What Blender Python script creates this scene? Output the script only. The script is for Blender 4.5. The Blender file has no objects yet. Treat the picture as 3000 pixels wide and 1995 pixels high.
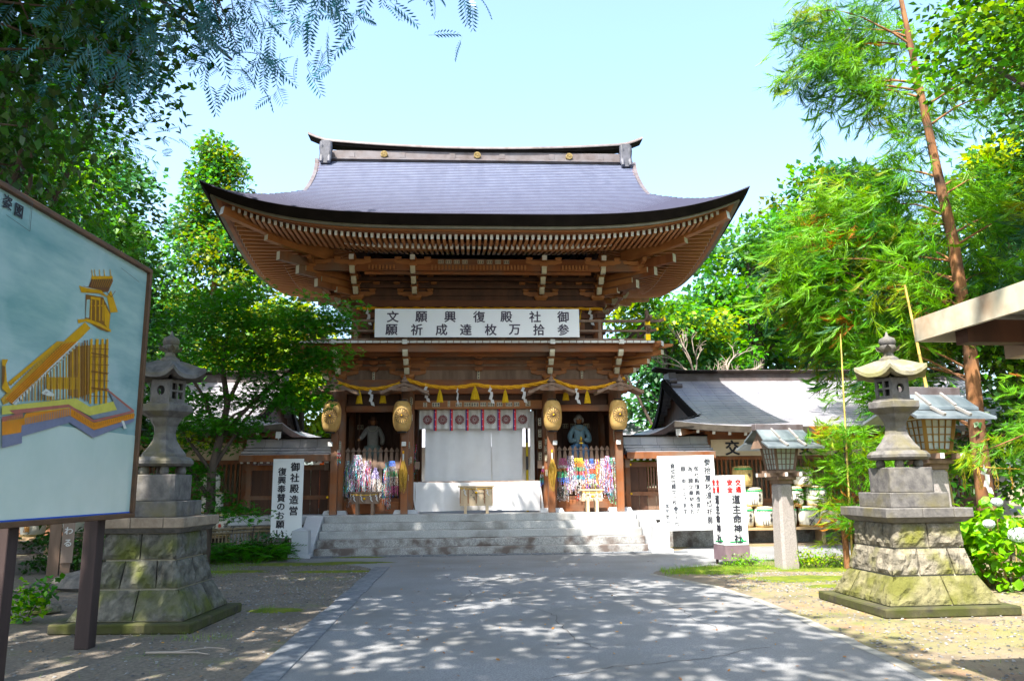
import bpy, math, random
import numpy as np
from mathutils import Vector, Matrix, Euler
R=math.radians
random.seed(7); rng=np.random.default_rng(11)
S=bpy.context.scene; COL=S.collection
# ---------------------------------------------------------------- camera
CAMH=1.57; PITCH=R(10.4); ROLL=R(0.61)
cd=bpy.data.cameras.new('camera'); cam=bpy.data.objects.new('camera',cd); COL.objects.link(cam)
cd.sensor_width=36; cd.lens=27.576; cd.clip_start=0.05; cd.clip_end=2000
_f=Vector((0,math.cos(PITCH),math.sin(PITCH)));_r=Vector((1,0,0));_u=Vector((0,-math.sin(PITCH),math.cos(PITCH)))
_r2=_r*math.cos(ROLL)-_u*math.sin(ROLL);_u2=_u*math.cos(ROLL)+_r*math.sin(ROLL)
cam.matrix_world=Matrix.Translation((0,0,CAMH))@Matrix((_r2,_u2,-_f)).transposed().to_4x4()
S.camera=cam
# ---------------------------------------------------------------- sky, sun, exposure
SUN_EL=57; SUN_AZ=28     # azimuth: degrees to the left of straight behind the camera
W=bpy.data.worlds.new('World'); S.world=W; W.use_nodes=True
wn=W.node_tree.nodes; wl=W.node_tree.links; wn.clear()
sky=wn.new('ShaderNodeTexSky'); sky.sky_type='NISHITA'; sky.sun_disc=False
sd=Vector((-math.sin(R(SUN_AZ))*math.cos(R(SUN_EL)),-math.cos(R(SUN_AZ))*math.cos(R(SUN_EL)),math.sin(R(SUN_EL))))
sky.sun_elevation=R(SUN_EL); sky.sun_rotation=math.atan2(sd.x,sd.y); sky.air_density=1.0; sky.dust_density=3.6; sky.ozone_density=0.8
bg=wn.new('ShaderNodeBackground'); bg.inputs['Strength'].default_value=0.145
wo=wn.new('ShaderNodeOutputWorld'); tn=wn.new('ShaderNodeMix'); tn.data_type='RGBA'; tn.blend_type='MULTIPLY'; tn.inputs[0].default_value=1; wl.new(sky.outputs[0],tn.inputs[6]); tn.inputs[7].default_value=(.95,1.05,1.07,1); wl.new(tn.outputs[2],bg.inputs[0]); wl.new(bg.outputs[0],wo.inputs[0])
sl=bpy.data.lights.new('sun','SUN'); sl.energy=4.5; sl.angle=R(0.55); sl.color=(1,.94,.84)
so=bpy.data.objects.new('sun',sl); COL.objects.link(so); so.rotation_euler=sd.to_track_quat('Z','Y').to_euler()
S.view_settings.view_transform='Standard'; S.view_settings.look='None'; S.view_settings.gamma=1
S.view_settings.use_curve_mapping=False; S.view_settings.exposure=1.98
S.render.engine='CYCLES'
S.cycles.max_bounces=8; S.cycles.transparent_max_bounces=8; S.cycles.diffuse_bounces=4
# ---------------------------------------------------------------- materials
MATS={}
def adj(c,s=1.22,k=.76):
    # measured-by-eye colours to real-world albedo: a little richer and darker
    if c is None: return None
    l=.3*c[0]+.59*c[1]+.11*c[2]; return tuple(max(.002,min(.9,(l+(x-l)*s)*k)) for x in c)
def mat(name,c1,c2=None,scale=4,rough=.7,bump=0.,metal=0.,stretch=(1,1,1),detail=6,c3=None,s3=1.,t3=(.5,.62),trans=0.,isl=0.,spec=.4,bscale=None,bdist=.02,coat=0,brick=None,lo=.35,hi=.65):
    if name in MATS: return MATS[name]
    c1,c2,c3=adj(c1),adj(c2),adj(c3)
    m=bpy.data.materials.new(name); MATS[name]=m; m.use_nodes=True; nt=m.node_tree; N=nt.nodes; L=nt.links
    b=N['Principled BSDF']; out=N['Material Output']
    b.inputs['Roughness'].default_value=rough; b.inputs['Metallic'].default_value=metal
    b.inputs['Specular IOR Level'].default_value=spec
    tc=N.new('ShaderNodeTexCoord'); mp=N.new('ShaderNodeMapping'); L.new(tc.outputs['Object'],mp.inputs[0]); mp.inputs['Scale'].default_value=stretch
    V=mp.outputs[0]
    def rgba(c): return (c[0],c[1],c[2],1)
    col=None
    if c2 is None: c2=c1
    n=N.new('ShaderNodeTexNoise'); n.inputs['Scale'].default_value=scale; n.inputs['Detail'].default_value=detail; n.inputs['Roughness'].default_value=.62; L.new(V,n.inputs['Vector'])
    cr=N.new('ShaderNodeValToRGB'); cr.color_ramp.elements[0].position=lo; cr.color_ramp.elements[1].position=hi
    cr.color_ramp.elements[0].color=rgba(c1); cr.color_ramp.elements[1].color=rgba(c2); L.new(n.outputs['Fac'],cr.inputs[0]); col=cr.outputs[0]
    if c3 is not None:
        n3=N.new('ShaderNodeTexNoise'); n3.inputs['Scale'].default_value=s3; n3.inputs['Detail'].default_value=5; L.new(tc.outputs['Object'],n3.inputs['Vector'])
        r3=N.new('ShaderNodeValToRGB'); r3.color_ramp.elements[0].position=t3[0]; r3.color_ramp.elements[1].position=t3[1]; L.new(n3.outputs['Fac'],r3.inputs[0])
        mx=N.new('ShaderNodeMix'); mx.data_type='RGBA'; L.new(r3.outputs[0],mx.inputs[0]); L.new(col,mx.inputs[6]); mx.inputs[7].default_value=rgba(c3); col=mx.outputs[2]
    if isl>0:
        g=N.new('ShaderNodeNewGeometry'); hs=N.new('ShaderNodeHueSaturation'); L.new(col,hs.inputs['Color'])
        mr=N.new('ShaderNodeMapRange'); L.new(g.outputs['Random Per Island'],mr.inputs[0]); mr.inputs[3].default_value=1-isl; mr.inputs[4].default_value=1+isl
        L.new(mr.outputs[0],hs.inputs['Value'])
        mr2=N.new('ShaderNodeMapRange'); L.new(g.outputs['Random Per Island'],mr2.inputs[0]); mr2.inputs[3].default_value=.5-.03*isl; mr2.inputs[4].default_value=.5+.03*isl
        ml=N.new('ShaderNodeMath'); ml.operation='PINGPONG'; L.new(mr2.outputs[0],ml.inputs[0]); ml.inputs[1].default_value=1.0
        L.new(mr2.outputs[0],hs.inputs['Hue']); col=hs.outputs[0]
    if brick:
        bt=N.new('ShaderNodeTexBrick'); L.new(tc.outputs['Object'],bt.inputs['Vector']) if len(brick)<6 else None
        if len(brick)>=6:
            m2=N.new('ShaderNodeMapping'); L.new(tc.outputs['Object'],m2.inputs[0]); m2.inputs['Rotation'].default_value=brick[5]; L.new(m2.outputs[0],bt.inputs['Vector'])
        bt.inputs['Scale'].default_value=1; bt.inputs['Brick Width'].default_value=brick[0]; bt.inputs['Row Height'].default_value=brick[1]; bt.inputs['Mortar Size'].default_value=brick[2]
        bt.inputs['Color1'].default_value=(1,1,1,1); bt.inputs['Color2'].default_value=(brick[3],)*3+(1,); bt.inputs['Mortar'].default_value=(brick[4],)*3+(1,)
        mx=N.new('ShaderNodeMix'); mx.data_type='RGBA'; mx.blend_type='MULTIPLY'; mx.inputs[0].default_value=1; L.new(col,mx.inputs[6]); L.new(bt.outputs['Color'],mx.inputs[7]); col=mx.outputs[2]
    L.new(col,b.inputs['Base Color'])
    if bump>0:
        nb=N.new('ShaderNodeTexNoise'); nb.inputs['Scale'].default_value=bscale or scale*2; nb.inputs['Detail'].default_value=8; L.new(V,nb.inputs['Vector'])
        bp=N.new('ShaderNodeBump'); bp.inputs['Strength'].default_value=bump; bp.inputs['Distance'].default_value=bdist; L.new(nb.outputs['Fac'],bp.inputs['Height']); L.new(bp.outputs[0],b.inputs['Normal'])
    if trans>0:
        t=N.new('ShaderNodeBsdfTranslucent'); hs=N.new('ShaderNodeHueSaturation'); hs.inputs['Hue'].default_value=.485; hs.inputs['Saturation'].default_value=1.1; hs.inputs['Value'].default_value=1.5; L.new(col,hs.inputs['Color']); L.new(hs.outputs[0],t.inputs[0])
        ms=N.new('ShaderNodeMixShader'); ms.inputs[0].default_value=trans; L.new(b.outputs[0],ms.inputs[1]); L.new(t.outputs[0],ms.inputs[2]); L.new(ms.outputs[0],out.inputs[0])
    return m
def attr_mat(name,rough=.6,trans=0.):
    m=bpy.data.materials.new(name); MATS[name]=m; m.use_nodes=True; nt=m.node_tree; b=nt.nodes['Principled BSDF']
    a=nt.nodes.new('ShaderNodeAttribute'); a.attribute_name='paint'; nt.links.new(a.outputs['Color'],b.inputs['Base Color']); b.inputs['Roughness'].default_value=rough
    if trans:
        t=nt.nodes.new('ShaderNodeBsdfTranslucent'); nt.links.new(a.outputs['Color'],t.inputs[0]); ms=nt.nodes.new('ShaderNodeMixShader'); ms.inputs[0].default_value=trans
        nt.links.new(b.outputs[0],ms.inputs[1]); nt.links.new(t.outputs[0],ms.inputs[2]); nt.links.new(ms.outputs[0],nt.nodes['Material Output'].inputs[0])
    return m
wood=mat('wood_brown',(.145,.048,.019),(.30,.115,.05),scale=3,stretch=(1,1,.12),rough=.7,bump=.25,c3=(.19,.125,.09),s3=1.6,t3=(.42,.66))
woodh=mat('wood_horizontal',(.155,.052,.021),(.32,.125,.055),scale=3,stretch=(.12,1,1.2),rough=.7,bump=.25,c3=(.19,.12,.085),s3=1.3,t3=(.44,.68))
woodlt=mat('wood_orange',(.26,.105,.045),(.42,.19,.085),scale=3,stretch=(.15,1,1),rough=.6,bump=.15)
woodgrey=mat('wood_weathered',(.15,.10,.075),(.30,.21,.16),scale=4,stretch=(1,1,.15),rough=.8,bump=.3)
woodbeige=mat('wood_pale_weathered',(.40,.29,.18),(.56,.42,.28),scale=3,stretch=(.2,1,1),rough=.75,bump=.2)
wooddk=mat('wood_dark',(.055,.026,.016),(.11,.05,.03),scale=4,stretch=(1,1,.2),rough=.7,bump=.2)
postdk=mat('post_dark_brown',(.03,.019,.018),(.06,.038,.035),scale=5,stretch=(1,1,.1),rough=.75,bump=.25)
whitep=mat('white_paint',(.70,.69,.66),(.80,.79,.76),scale=6,rough=.6)
cream=mat('cream_endgrain',(.58,.52,.40),(.68,.63,.50),scale=6,rough=.7)
signw=mat('sign_white',(.86,.87,.89),(.90,.91,.92),scale=1.2,rough=.45)
ink=mat('sign_ink',(.02,.02,.03),rough=.6)
inkp=mat('sign_ink_grey_violet',(.055,.045,.07),rough=.6)
red=mat('red_paint',(.65,.02,.03),rough=.5)
greenp=mat('green_paint',(.02,.30,.10),rough=.5)
copper=mat('roof_copper_grey',(.175,.21,.31),(.265,.31,.42),scale=2.2,rough=.36,metal=.5,stretch=(2.5,.5,.5),bump=.03,c3=(.34,.38,.50),s3=3.5,t3=(.45,.9),brick=(.36,4.,.006,.9,.8),spec=.5)
copper2=mat('roof_copper_brown',(.075,.058,.055),(.14,.115,.115),scale=5,rough=.55,metal=.15,bump=.06,c3=(.15,.14,.15),s3=3,t3=(.4,.8))
edged=mat('eave_edge_dark',(.009,.007,.006),(.018,.014,.012),scale=3,rough=.9,spec=.08)
edgep=mat('eave_strip_green_grey',(.16,.15,.11),(.23,.21,.16),scale=4,rough=.6,metal=.2)
gold=mat('gold_metal',(.85,.52,.08),(.9,.6,.14),scale=9,rough=.3,metal=.9)
rope=mat('rope_straw_orange',(.62,.30,.03),(.80,.44,.07),scale=30,rough=.8,bump=.3)
straw=mat('straw_yellow',(.66,.42,.10),(.85,.60,.22),scale=20,rough=.85,trans=.2)
paper=mat('white_paper',(.80,.80,.80),rough=.6,trans=.3)
cloth=mat('white_cloth',(.74,.73,.74),(.82,.81,.82),scale=2,rough=.9,bump=.2,bscale=3,bdist=.06)
cloth2=mat('offwhite_cloth',(.62,.60,.57),(.70,.68,.65),scale=2,rough=.9,bump=.2,bscale=4,bdist=.04)
maroon=mat('crest_maroon',(.16,.012,.02),rough=.8)
navy=mat('ribbon_navy',(.03,.02,.16),rough=.6)
black=mat('black_lacquer',(.012,.012,.012),rough=.35)
granite=mat('granite',(.30,.31,.32),(.52,.52,.51),scale=55,rough=.75,bump=.15,c3=(.20,.19,.18),s3=1.6,t3=(.5,.72),detail=4)
granited=mat('granite_stained',(.20,.20,.205),(.46,.455,.44),scale=45,rough=.8,bump=.2,c3=(.13,.105,.095),s3=3.,t3=(.45,.62),detail=4)
graniteb=mat('granite_smooth',(.46,.48,.52),(.56,.57,.59),scale=60,rough=.6,bump=.08,detail=3)
stonel=mat('lantern_stone',(.085,.08,.08),(.18,.17,.16),scale=9,rough=.85,bump=.35,c3=(.14,.125,.075),s3=2.6,t3=(.5,.7))
rock=mat('rough_hewn_stone',(.11,.10,.08),(.30,.27,.215),scale=7,rough=.95,bump=1.,bscale=9,bdist=.06,c3=(.15,.15,.045),s3=2.2,t3=(.5,.66))
mossrock=mat('mossy_stone',(.10,.095,.05),(.27,.245,.15),scale=4,rough=.95,bump=1.,bscale=9,bdist=.06,c3=(.11,.11,.035),s3=2.6,t3=(.42,.62))
mosslab=mat('mossy_slab',(.035,.032,.025),(.09,.085,.04),scale=6,rough=.95,bump=.5,c3=(.05,.055,.015),s3=4,t3=(.4,.6))
mortar=mat('mortar',(.42,.38,.30),(.52,.48,.40),scale=8,rough=.95)
asphalt=mat('asphalt',(.150,.154,.166),(.305,.308,.315),scale=75,rough=.85,bump=.35,bdist=.008,detail=5,c3=(.17,.17,.17),s3=.8,t3=(.4,.7))
concrete=mat('concrete_pale',(.42,.41,.38),(.56,.55,.51),scale=8,rough=.9,bump=.15)
gravel=mat('gravel_stones',(.10,.10,.10),(.26,.25,.24),scale=3,rough=.9,isl=.5)
moss=mat('moss_green',(.07,.10,.01),(.16,.18,.02),scale=5,rough=.95,bump=.5,bscale=40)
grassm=mat('grass_blades',(.10,.24,.01),(.24,.38,.03),scale=2,rough=.8,trans=.4,isl=.3)
bark=mat('bark_dark',(.045,.033,.028),(.11,.085,.07),scale=6,stretch=(1,1,.3),rough=.95,bump=.6)
barks=mat('bark_cedar_red',(.14,.06,.03),(.32,.17,.09),scale=7,stretch=(1,1,.12),rough=.95,bump=.8,c3=(.06,.035,.025),s3=2,t3=(.45,.65))
twigp=mat('twig_pale',(.30,.24,.20),(.42,.36,.31),scale=6,rough=.9)
leafA=mat('leaf_mid_green',(.05,.19,.008),(.14,.34,.012),scale=.8,rough=.5,trans=.42,isl=.45,c3=(.20,.30,.02),s3=.5,t3=(.5,.7))
leafB=mat('leaf_dark_green',(.018,.065,.012),(.05,.13,.02),scale=.7,rough=.42,trans=.28,isl=.4)
leafC=mat('leaf_blue_green',(.04,.13,.055),(.09,.22,.07),scale=.6,rough=.5,trans=.35,isl=.4)
leafD=mat('leaf_yellow_green',(.20,.32,.02),(.38,.46,.05),scale=.8,rough=.5,trans=.5,isl=.35)
leafE=mat('leaf_olive',(.13,.19,.02),(.27,.29,.05),scale=.9,rough=.55,trans=.35,isl=.35)
maplem=mat('leaf_maple',(.03,.14,.006),(.08,.27,.012),scale=1.2,rough=.45,trans=.45,isl=.4)
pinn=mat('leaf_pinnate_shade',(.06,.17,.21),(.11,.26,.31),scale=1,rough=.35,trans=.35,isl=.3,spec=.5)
sugim=mat('cedar_needles',(.08,.26,.012),(.22,.42,.02),scale=1.1,rough=.5,trans=.4,isl=.35,c3=(.34,.34,.02),s3=.8,t3=(.58,.74))
sugib=mat('cedar_needles_brown',(.32,.12,.02),(.45,.22,.04),scale=2,rough=.7,trans=.3,isl=.3)
sugid=mat('cedar_needles_dark',(.03,.10,.05),(.07,.17,.07),scale=1,rough=.5,trans=.3,isl=.3)
rockdk=mat('shade_darkened_stone',(.06,.058,.05),(.19,.18,.155),scale=7,rough=.95,bump=1.,bscale=9,bdist=.06,c3=(.09,.10,.03),s3=2.4,t3=(.46,.66))  # left lantern's mossy stone, with the tree shade put into its darker colour
hydl=mat('hydrangea_leaf',(.14,.36,.015),(.28,.50,.04),scale=2,rough=.4,trans=.4,isl=.3)
hydf=mat('hydrangea_petal',(.62,.68,.72),(.80,.82,.80),scale=20,rough=.7,trans=.2)
bambo=mat('bamboo_pole',(.42,.30,.10),(.60,.46,.20),scale=6,stretch=(1,1,.4),rough=.5)
bambd=mat('bamboo_old',(.16,.12,.075),(.34,.27,.18),scale=7,rough=.6)
cranem=attr_mat('folded_paper_colours',.6,.25)
# ---------------------------------------------------------------- mesh helpers
class MB:
    def __init__(s): s.v=[]; s.f=[]; s.mi=[]; s.sm=[]
    def add(s,vs,fs,m=0,smooth=False):
        o=len(s.v); s.v+= [tuple(v) for v in vs]; s.f+=[tuple(i+o for i in f) for f in fs]; s.mi+=[m]*len(fs); s.sm+=[smooth]*len(fs); return s
    def box(s,c,d,m=0,rz=0,rx=0,ry=0,taper=1.):
        x,y,z=d[0]/2,d[1]/2,d[2]/2; t=taper
        vs=[Vector((a*x*(t if k>0 else 1),b*y*(t if k>0 else 1),k*z)) for k in(-1,1) for a,b in((-1,-1),(1,-1),(1,1),(-1,1))]
        if rz or rx or ry:
            M=Euler((rx,ry,rz)).to_matrix(); vs=[M@v for v in vs]
        C=Vector(c); s.add([v+C for v in vs],[(0,3,2,1),(4,5,6,7),(0,1,5,4),(1,2,6,5),(2,3,7,6),(3,0,4,7)],m); return s
    def b(s,x0,x1,y0,y1,z0,z1,m=0): return s.box(((x0+x1)/2,(y0+y1)/2,(z0+z1)/2),(abs(x1-x0),abs(y1-y0),abs(z1-z0)),m)
    def beam(s,p,q,w,h,m=0,endm=None):
        p=Vector(p);q=Vector(q);d=(q-p).normalized(); up=Vector((0,0,1)); sd=d.cross(up)
        if sd.length<1e-4: sd=Vector((1,0,0))
        sd.normalize(); u=sd.cross(d)
        vs=[P+sd*a*w/2+u*b_*h/2 for P in(p,q) for a,b_ in((-1,-1),(1,-1),(1,1),(-1,1))]
        s.add(vs,[(0,4,5,1),(1,5,6,2),(2,6,7,3),(3,7,4,0)],m); s.add(vs,[(0,1,2,3)],m if endm is None else endm); s.add(vs,[(7,6,5,4)],m if endm is None else endm); return s
    def tube(s,pts,rad,n=8,m=0,smooth=True,cap=True):
        pts=[Vector(p) for p in pts]
        if not hasattr(rad,'__len__'): rad=[rad]*len(pts)
        prev=None; o=[]; vs=[]
        for i,p in enumerate(pts):
            d=(pts[min(i+1,len(pts)-1)]-pts[max(i-1,0)]).normalized()
            a=Vector((0,0,1)) if abs(d.z)<.9 else Vector((1,0,0))
            if prev is None: sd=d.cross(a).normalized()
            else:
                sd=prev-d*prev.dot(d)
                sd=sd.normalized() if sd.length>1e-5 else d.cross(a).normalized()
            prev=sd; u=d.cross(sd)
            for k in range(n):
                t=2*math.pi*k/n; vs.append(p+(sd*math.cos(t)+u*math.sin(t))*rad[i])
        fs=[]
        for i in range(len(pts)-1):
            for k in range(n): a=i*n+k;b_=i*n+(k+1)%n; fs.append((a,b_,b_+n,a+n))
        s.add(vs,fs,m,smooth)
        if cap: s.add(vs[:n],[tuple(range(n))[::-1]],m); s.add(vs[-n:],[tuple(range(n))],m)
        return s
    def lathe(s,prof,n=16,c=(0,0,0),m=0,smooth=True,sq=None,rot=0):
        vs=[];fs=[];C=Vector(c)
        for r,z in prof:
            for k in range(n):
                t=2*math.pi*k/n+rot; vs.append(C+Vector((r*math.cos(t),r*math.sin(t),z)))
        for i in range(len(prof)-1):
            for k in range(n): a=i*n+k;b_=i*n+(k+1)%n; fs.append((a,b_,b_+n,a+n))
        s.add(vs,fs,m,smooth); s.add(vs[:n],[tuple(range(n))[::-1]],m); s.add(vs[-n:],[tuple(range(n))],m); return s
    def grid(s,P,m=0,smooth=False,flip=False):
        nr=len(P);nc=len(P[0]); vs=[p for r in P for p in r]; fs=[]
        for i in range(nr-1):
            for j in range(nc-1):
                q=(i*nc+j,i*nc+j+1,(i+1)*nc+j+1,(i+1)*nc+j); fs.append(q[::-1] if flip else q)
        s.add(vs,fs,m,smooth); return s
    def prism(s,poly,axis,a,b_,m=0):
        # poly: 2D points; axis 'x','y','z' is the extrusion axis from a to b_
        def P(u,v,t): return {'x':(t,u,v),'y':(u,t,v),'z':(u,v,t)}[axis]
        n=len(poly); vs=[P(u,v,a) for u,v in poly]+[P(u,v,b_) for u,v in poly]
        fs=[tuple(range(n)),tuple(range(n,2*n))[::-1]]+[(i,i+n,(i+1)%n+n,(i+1)%n) for i in range(n)]
        s.add(vs,fs,m); return s
    def shift(s,M):
        s.v=[tuple(M@Vector(v)) for v in s.v]; return s
    def mesh(s,name,mats,bevel=0):
        me=bpy.data.meshes.new(name); me.from_pydata(s.v,[],s.f)
        me.polygons.foreach_set('material_index',s.mi); me.polygons.foreach_set('use_smooth',s.sm)
        for m in (mats if isinstance(mats,(list,tuple)) else [mats]): me.materials.append(m)
        me.update(); return me
def link(name,me,parent=None,loc=(0,0,0),rot=(0,0,0),scale=None):
    o=bpy.data.objects.new(name,me); COL.objects.link(o); o.location=loc; o.rotation_euler=rot
    if scale: o.scale=scale
    if parent: o.parent=parent
    return o
def obj(name,mb,mats,parent=None,loc=(0,0,0),rot=(0,0,0),bevel=0,recalc=False):
    me=mb.mesh(name,mats)
    if bevel or recalc:
        import bmesh
        bm=bmesh.new(); bm.from_mesh(me); bmesh.ops.recalc_face_normals(bm,faces=bm.faces)
        if bevel:
            es=[e for e in bm.edges if len(e.link_faces)==2 and e.calc_face_angle(0)>.6]
            bmesh.ops.bevel(bm,geom=es,offset=bevel,segments=1,affect='EDGES',clamp_overlap=True)
        bm.to_mesh(me); bm.free()
    return link(name,me,parent,loc,rot)
def tag(o,label=None,cat=None,group=None,kind=None):
    if label: o['label']=label
    if cat: o['category']=cat
    if group: o['group']=group
    if kind: o['kind']=kind
    return o
def thing(name,label,cat,loc=(0,0,0),rz=0,group=None):
    o=bpy.data.objects.new(name,None); COL.objects.link(o); o.location=loc; o.rotation_euler=(0,0,rz); o.empty_display_size=.2
    return tag(o,label,cat,group)
def copy_tree(o,parent=None,loc=None,rz=None,label=None):
    c=o.copy(); COL.objects.link(c); c.parent=parent
    for ch in list(o.children): copy_tree(ch,c)
    if loc is not None: c.location=loc
    if rz is not None: c.rotation_euler=(0,0,rz)
    if label: c['label']=label
    return c
# gate frame: u along the gate (to the right), v away from the camera, z up
GA=R(3.3); GO=Vector((-0.72,18.59,0))
def G(u,v,z=0): return Vector((GO.x+u*math.cos(GA)-v*math.sin(GA),GO.y+u*math.sin(GA)+v*math.cos(GA),z))
# text as thin mesh (CJK glyphs come from Blender's built-in font)
_tc={}
def text_mesh(ch,size,off=0.,ext=.002,matl=None,xs=1.):
    key=(ch,round(size,4),off,ext,matl.name,xs)
    if key in _tc: return _tc[key]
    c=bpy.data.curves.new('glyph','FONT'); c.body=ch; c.size=1; c.offset=0; c.extrude=ext/size; c.align_x='CENTER'; c.align_y='CENTER'; c.resolution_u=3
    o=bpy.data.objects.new('glyph',c); COL.objects.link(o)
    dg=bpy.context.evaluated_depsgraph_get(); me=bpy.data.meshes.new_from_object(o.evaluated_get(dg)); me.name='character'
    bpy.data.objects.remove(o); bpy.data.curves.remove(c)
    n=len(me.vertices); co=np.empty(n*3,np.float32); me.vertices.foreach_get('co',co); co=co.reshape(-1,3)
    if n:
        co[:,0]-=(co[:,0].min()+co[:,0].max())/2; co[:,1]-=(co[:,1].min()+co[:,1].max())/2
    co*=size; co[:,0]*=xs
    co=np.stack([co[:,0],-co[:,2],co[:,1]],1)   # stands upright, faces -y
    me.vertices.foreach_set('co',co.ravel().astype(np.float32))
    if off>0 and n:
        fs=[tuple(q.vertices) for q in me.polygons]; V=[];F=[]
        for j,(dx,dz) in enumerate(((0,0),(off,0),(-off,0),(0,off*.8),(0,-off*.8))):
            o_=len(V); V+=[(a+dx,b-.0003*j,c_+dz) for a,b,c_ in co.tolist()]; F+=[tuple(i+o_ for i in q) for q in fs]
        me=bpy.data.meshes.new('character'); me.from_pydata(V,[],F)
    me.materials.clear(); me.materials.append(matl); me.update()
    _tc[key]=me; return me
def vtext(s,x,z0,pitch,size,parent,y,matl,off=.01,scale_list=None,name='lettering',xs=1.,slant=0):
    for i,ch in enumerate(s):
        if ch==' ': continue
        link(name,text_mesh(ch,size,off*size,.003,matl,xs),parent,(x+slant*i,y,z0-i*pitch))
# numpy scatter of a small template
def scatter(name,tv,tf,pos,rot,sc,mats,parent=None,mi=None,smooth=False,paint=None):
    tv=np.asarray(tv,np.float32); tf=np.asarray(tf,np.int32); n=len(pos); k=len(tv); fk=len(tf); fs=tf.shape[1]
    v=np.einsum('nij,kj->nki',rot,tv)*np.asarray(sc,np.float32).reshape(n,1,-1)+np.asarray(pos)[:,None,:]
    f=(tf[None]+(np.arange(n)*k)[:,None,None]).reshape(-1,fs)
    me=bpy.data.meshes.new(name); me.vertices.add(n*k); me.vertices.foreach_set('co',v.astype(np.float32).ravel())
    me.loops.add(len(f)*fs); me.loops.foreach_set('vertex_index',f.ravel().astype(np.int32))
    me.polygons.add(len(f)); me.polygons.foreach_set('loop_start',np.arange(len(f),dtype=np.int32)*fs)
    try: me.polygons.foreach_set('loop_total',np.full(len(f),fs,np.int32))
    except Exception: pass
    if mi is not None: me.polygons.foreach_set('material_index',np.repeat(mi,fk).astype(np.int32))
    if smooth: me.polygons.foreach_set('use_smooth',np.ones(len(f),bool))
    for m in (mats if isinstance(mats,(list,tuple)) else [mats]): me.materials.append(m)
    me.update(); me.validate()
    if paint is not None:
        a=me.color_attributes.new('paint','FLOAT_COLOR','POINT'); c=np.ones((n*k,4),np.float32); c[:,:3]=np.repeat(np.asarray(paint),k,0); a.data.foreach_set('color',c.ravel())
    return link(name,me,parent) if parent!='mesh' else me
def rotm(yaw,pitch,roll):
    cy,sy=np.cos(yaw),np.sin(yaw);cp,sp=np.cos(pitch),np.sin(pitch);cr,sr=np.cos(roll),np.sin(roll);z=np.zeros_like(cy);o=z+1
    Rz=np.stack([np.stack([cy,-sy,z],-1),np.stack([sy,cy,z],-1),np.stack([z,z,o],-1)],-2)
    Rx=np.stack([np.stack([o,z,z],-1),np.stack([z,cp,-sp],-1),np.stack([z,sp,cp],-1)],-2)
    Ry=np.stack([np.stack([cr,z,sr],-1),np.stack([z,o,z],-1),np.stack([-sr,z,cr],-1)],-2)
    return Rz@Rx@Ry
# ================================================================ SETTING
def ground_mat():
    m=mat('packed_earth',(.105,.088,.073),(.22,.19,.155),scale=22,rough=.95,bump=.5,bdist=.015,detail=9,bscale=45)
    nt=m.node_tree;N=nt.nodes;L=nt.links;b=N['Principled BSDF']; src=b.inputs['Base Color'].links[0].from_socket
    tc=N.new('ShaderNodeTexCoord')
    sx=N.new('ShaderNodeSeparateXYZ'); L.new(tc.outputs['Object'],sx.inputs[0])
    # the bank right of the road is sandier, with olive moss; reddish grit near the lantern
    side=N.new('ShaderNodeMapRange'); L.new(sx.outputs['X'],side.inputs[0]); side.inputs[1].default_value=2.6; side.inputs[2].default_value=3.6
    sand=N.new('ShaderNodeMix'); sand.data_type='RGBA'; L.new(src,sand.inputs[6]); sand.inputs[7].default_value=(.20,.155,.095,1)
    ms=N.new('ShaderNodeMath'); ms.operation='MULTIPLY'; ms.inputs[1].default_value=.75; L.new(side.outputs[0],ms.inputs[0]); L.new(ms.outputs[0],sand.inputs[0])
    def patch(col,scale,a,b_,inp,gate=None,amt=1.):
        n=N.new('ShaderNodeTexNoise'); n.inputs['Scale'].default_value=scale; n.inputs['Detail'].default_value=8; n.inputs['Roughness'].default_value=.7; L.new(tc.outputs['Object'],n.inputs['Vector'])
        r=N.new('ShaderNodeMapRange'); r.inputs[1].default_value=a; r.inputs[2].default_value=b_; r.inputs[4].default_value=amt; L.new(n.outputs['Fac'],r.inputs[0]); f=r.outputs[0]
        if gate is not None:
            mm=N.new('ShaderNodeMath'); mm.operation='MULTIPLY'; L.new(f,mm.inputs[0]); L.new(gate,mm.inputs[1]); f=mm.outputs[0]
        x=N.new('ShaderNodeMix'); x.data_type='RGBA'; L.new(f,x.inputs[0]); L.new(inp,x.inputs[6]); x.inputs[7].default_value=(*col,1); return x.outputs[2]
    c=patch((.13,.135,.03),.55,.46,.60,sand.outputs[2],side.outputs[0],.75)
    c=patch((.18,.09,.06),.7,.52,.64,c,side.outputs[0],.6)
    c=patch((.075,.06,.05),1.3,.5,.62,c,None,.6)
    c=patch((.09,.12,.02),.8,.56,.66,c,None,.7)
    L.new(c,b.inputs['Base Color']); return m
gm=ground_mat()
mb=MB(); n=60
xs=[-400,-150,-60]+[ -30+ i*1.0 for i in range(61)]+[60,150,400]; ys=[-400,-120,-40]+[-12+i for i in range(61)]+[70,150,400]
def gz(x,y):
    if abs(x)>40 or y>60 or y<-20: return 0
    return .0
mb.grid([[(x,y,gz(x,y)) for x in xs] for y in ys],0)
tag(obj('ground',mb,gm),kind='structure')
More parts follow.
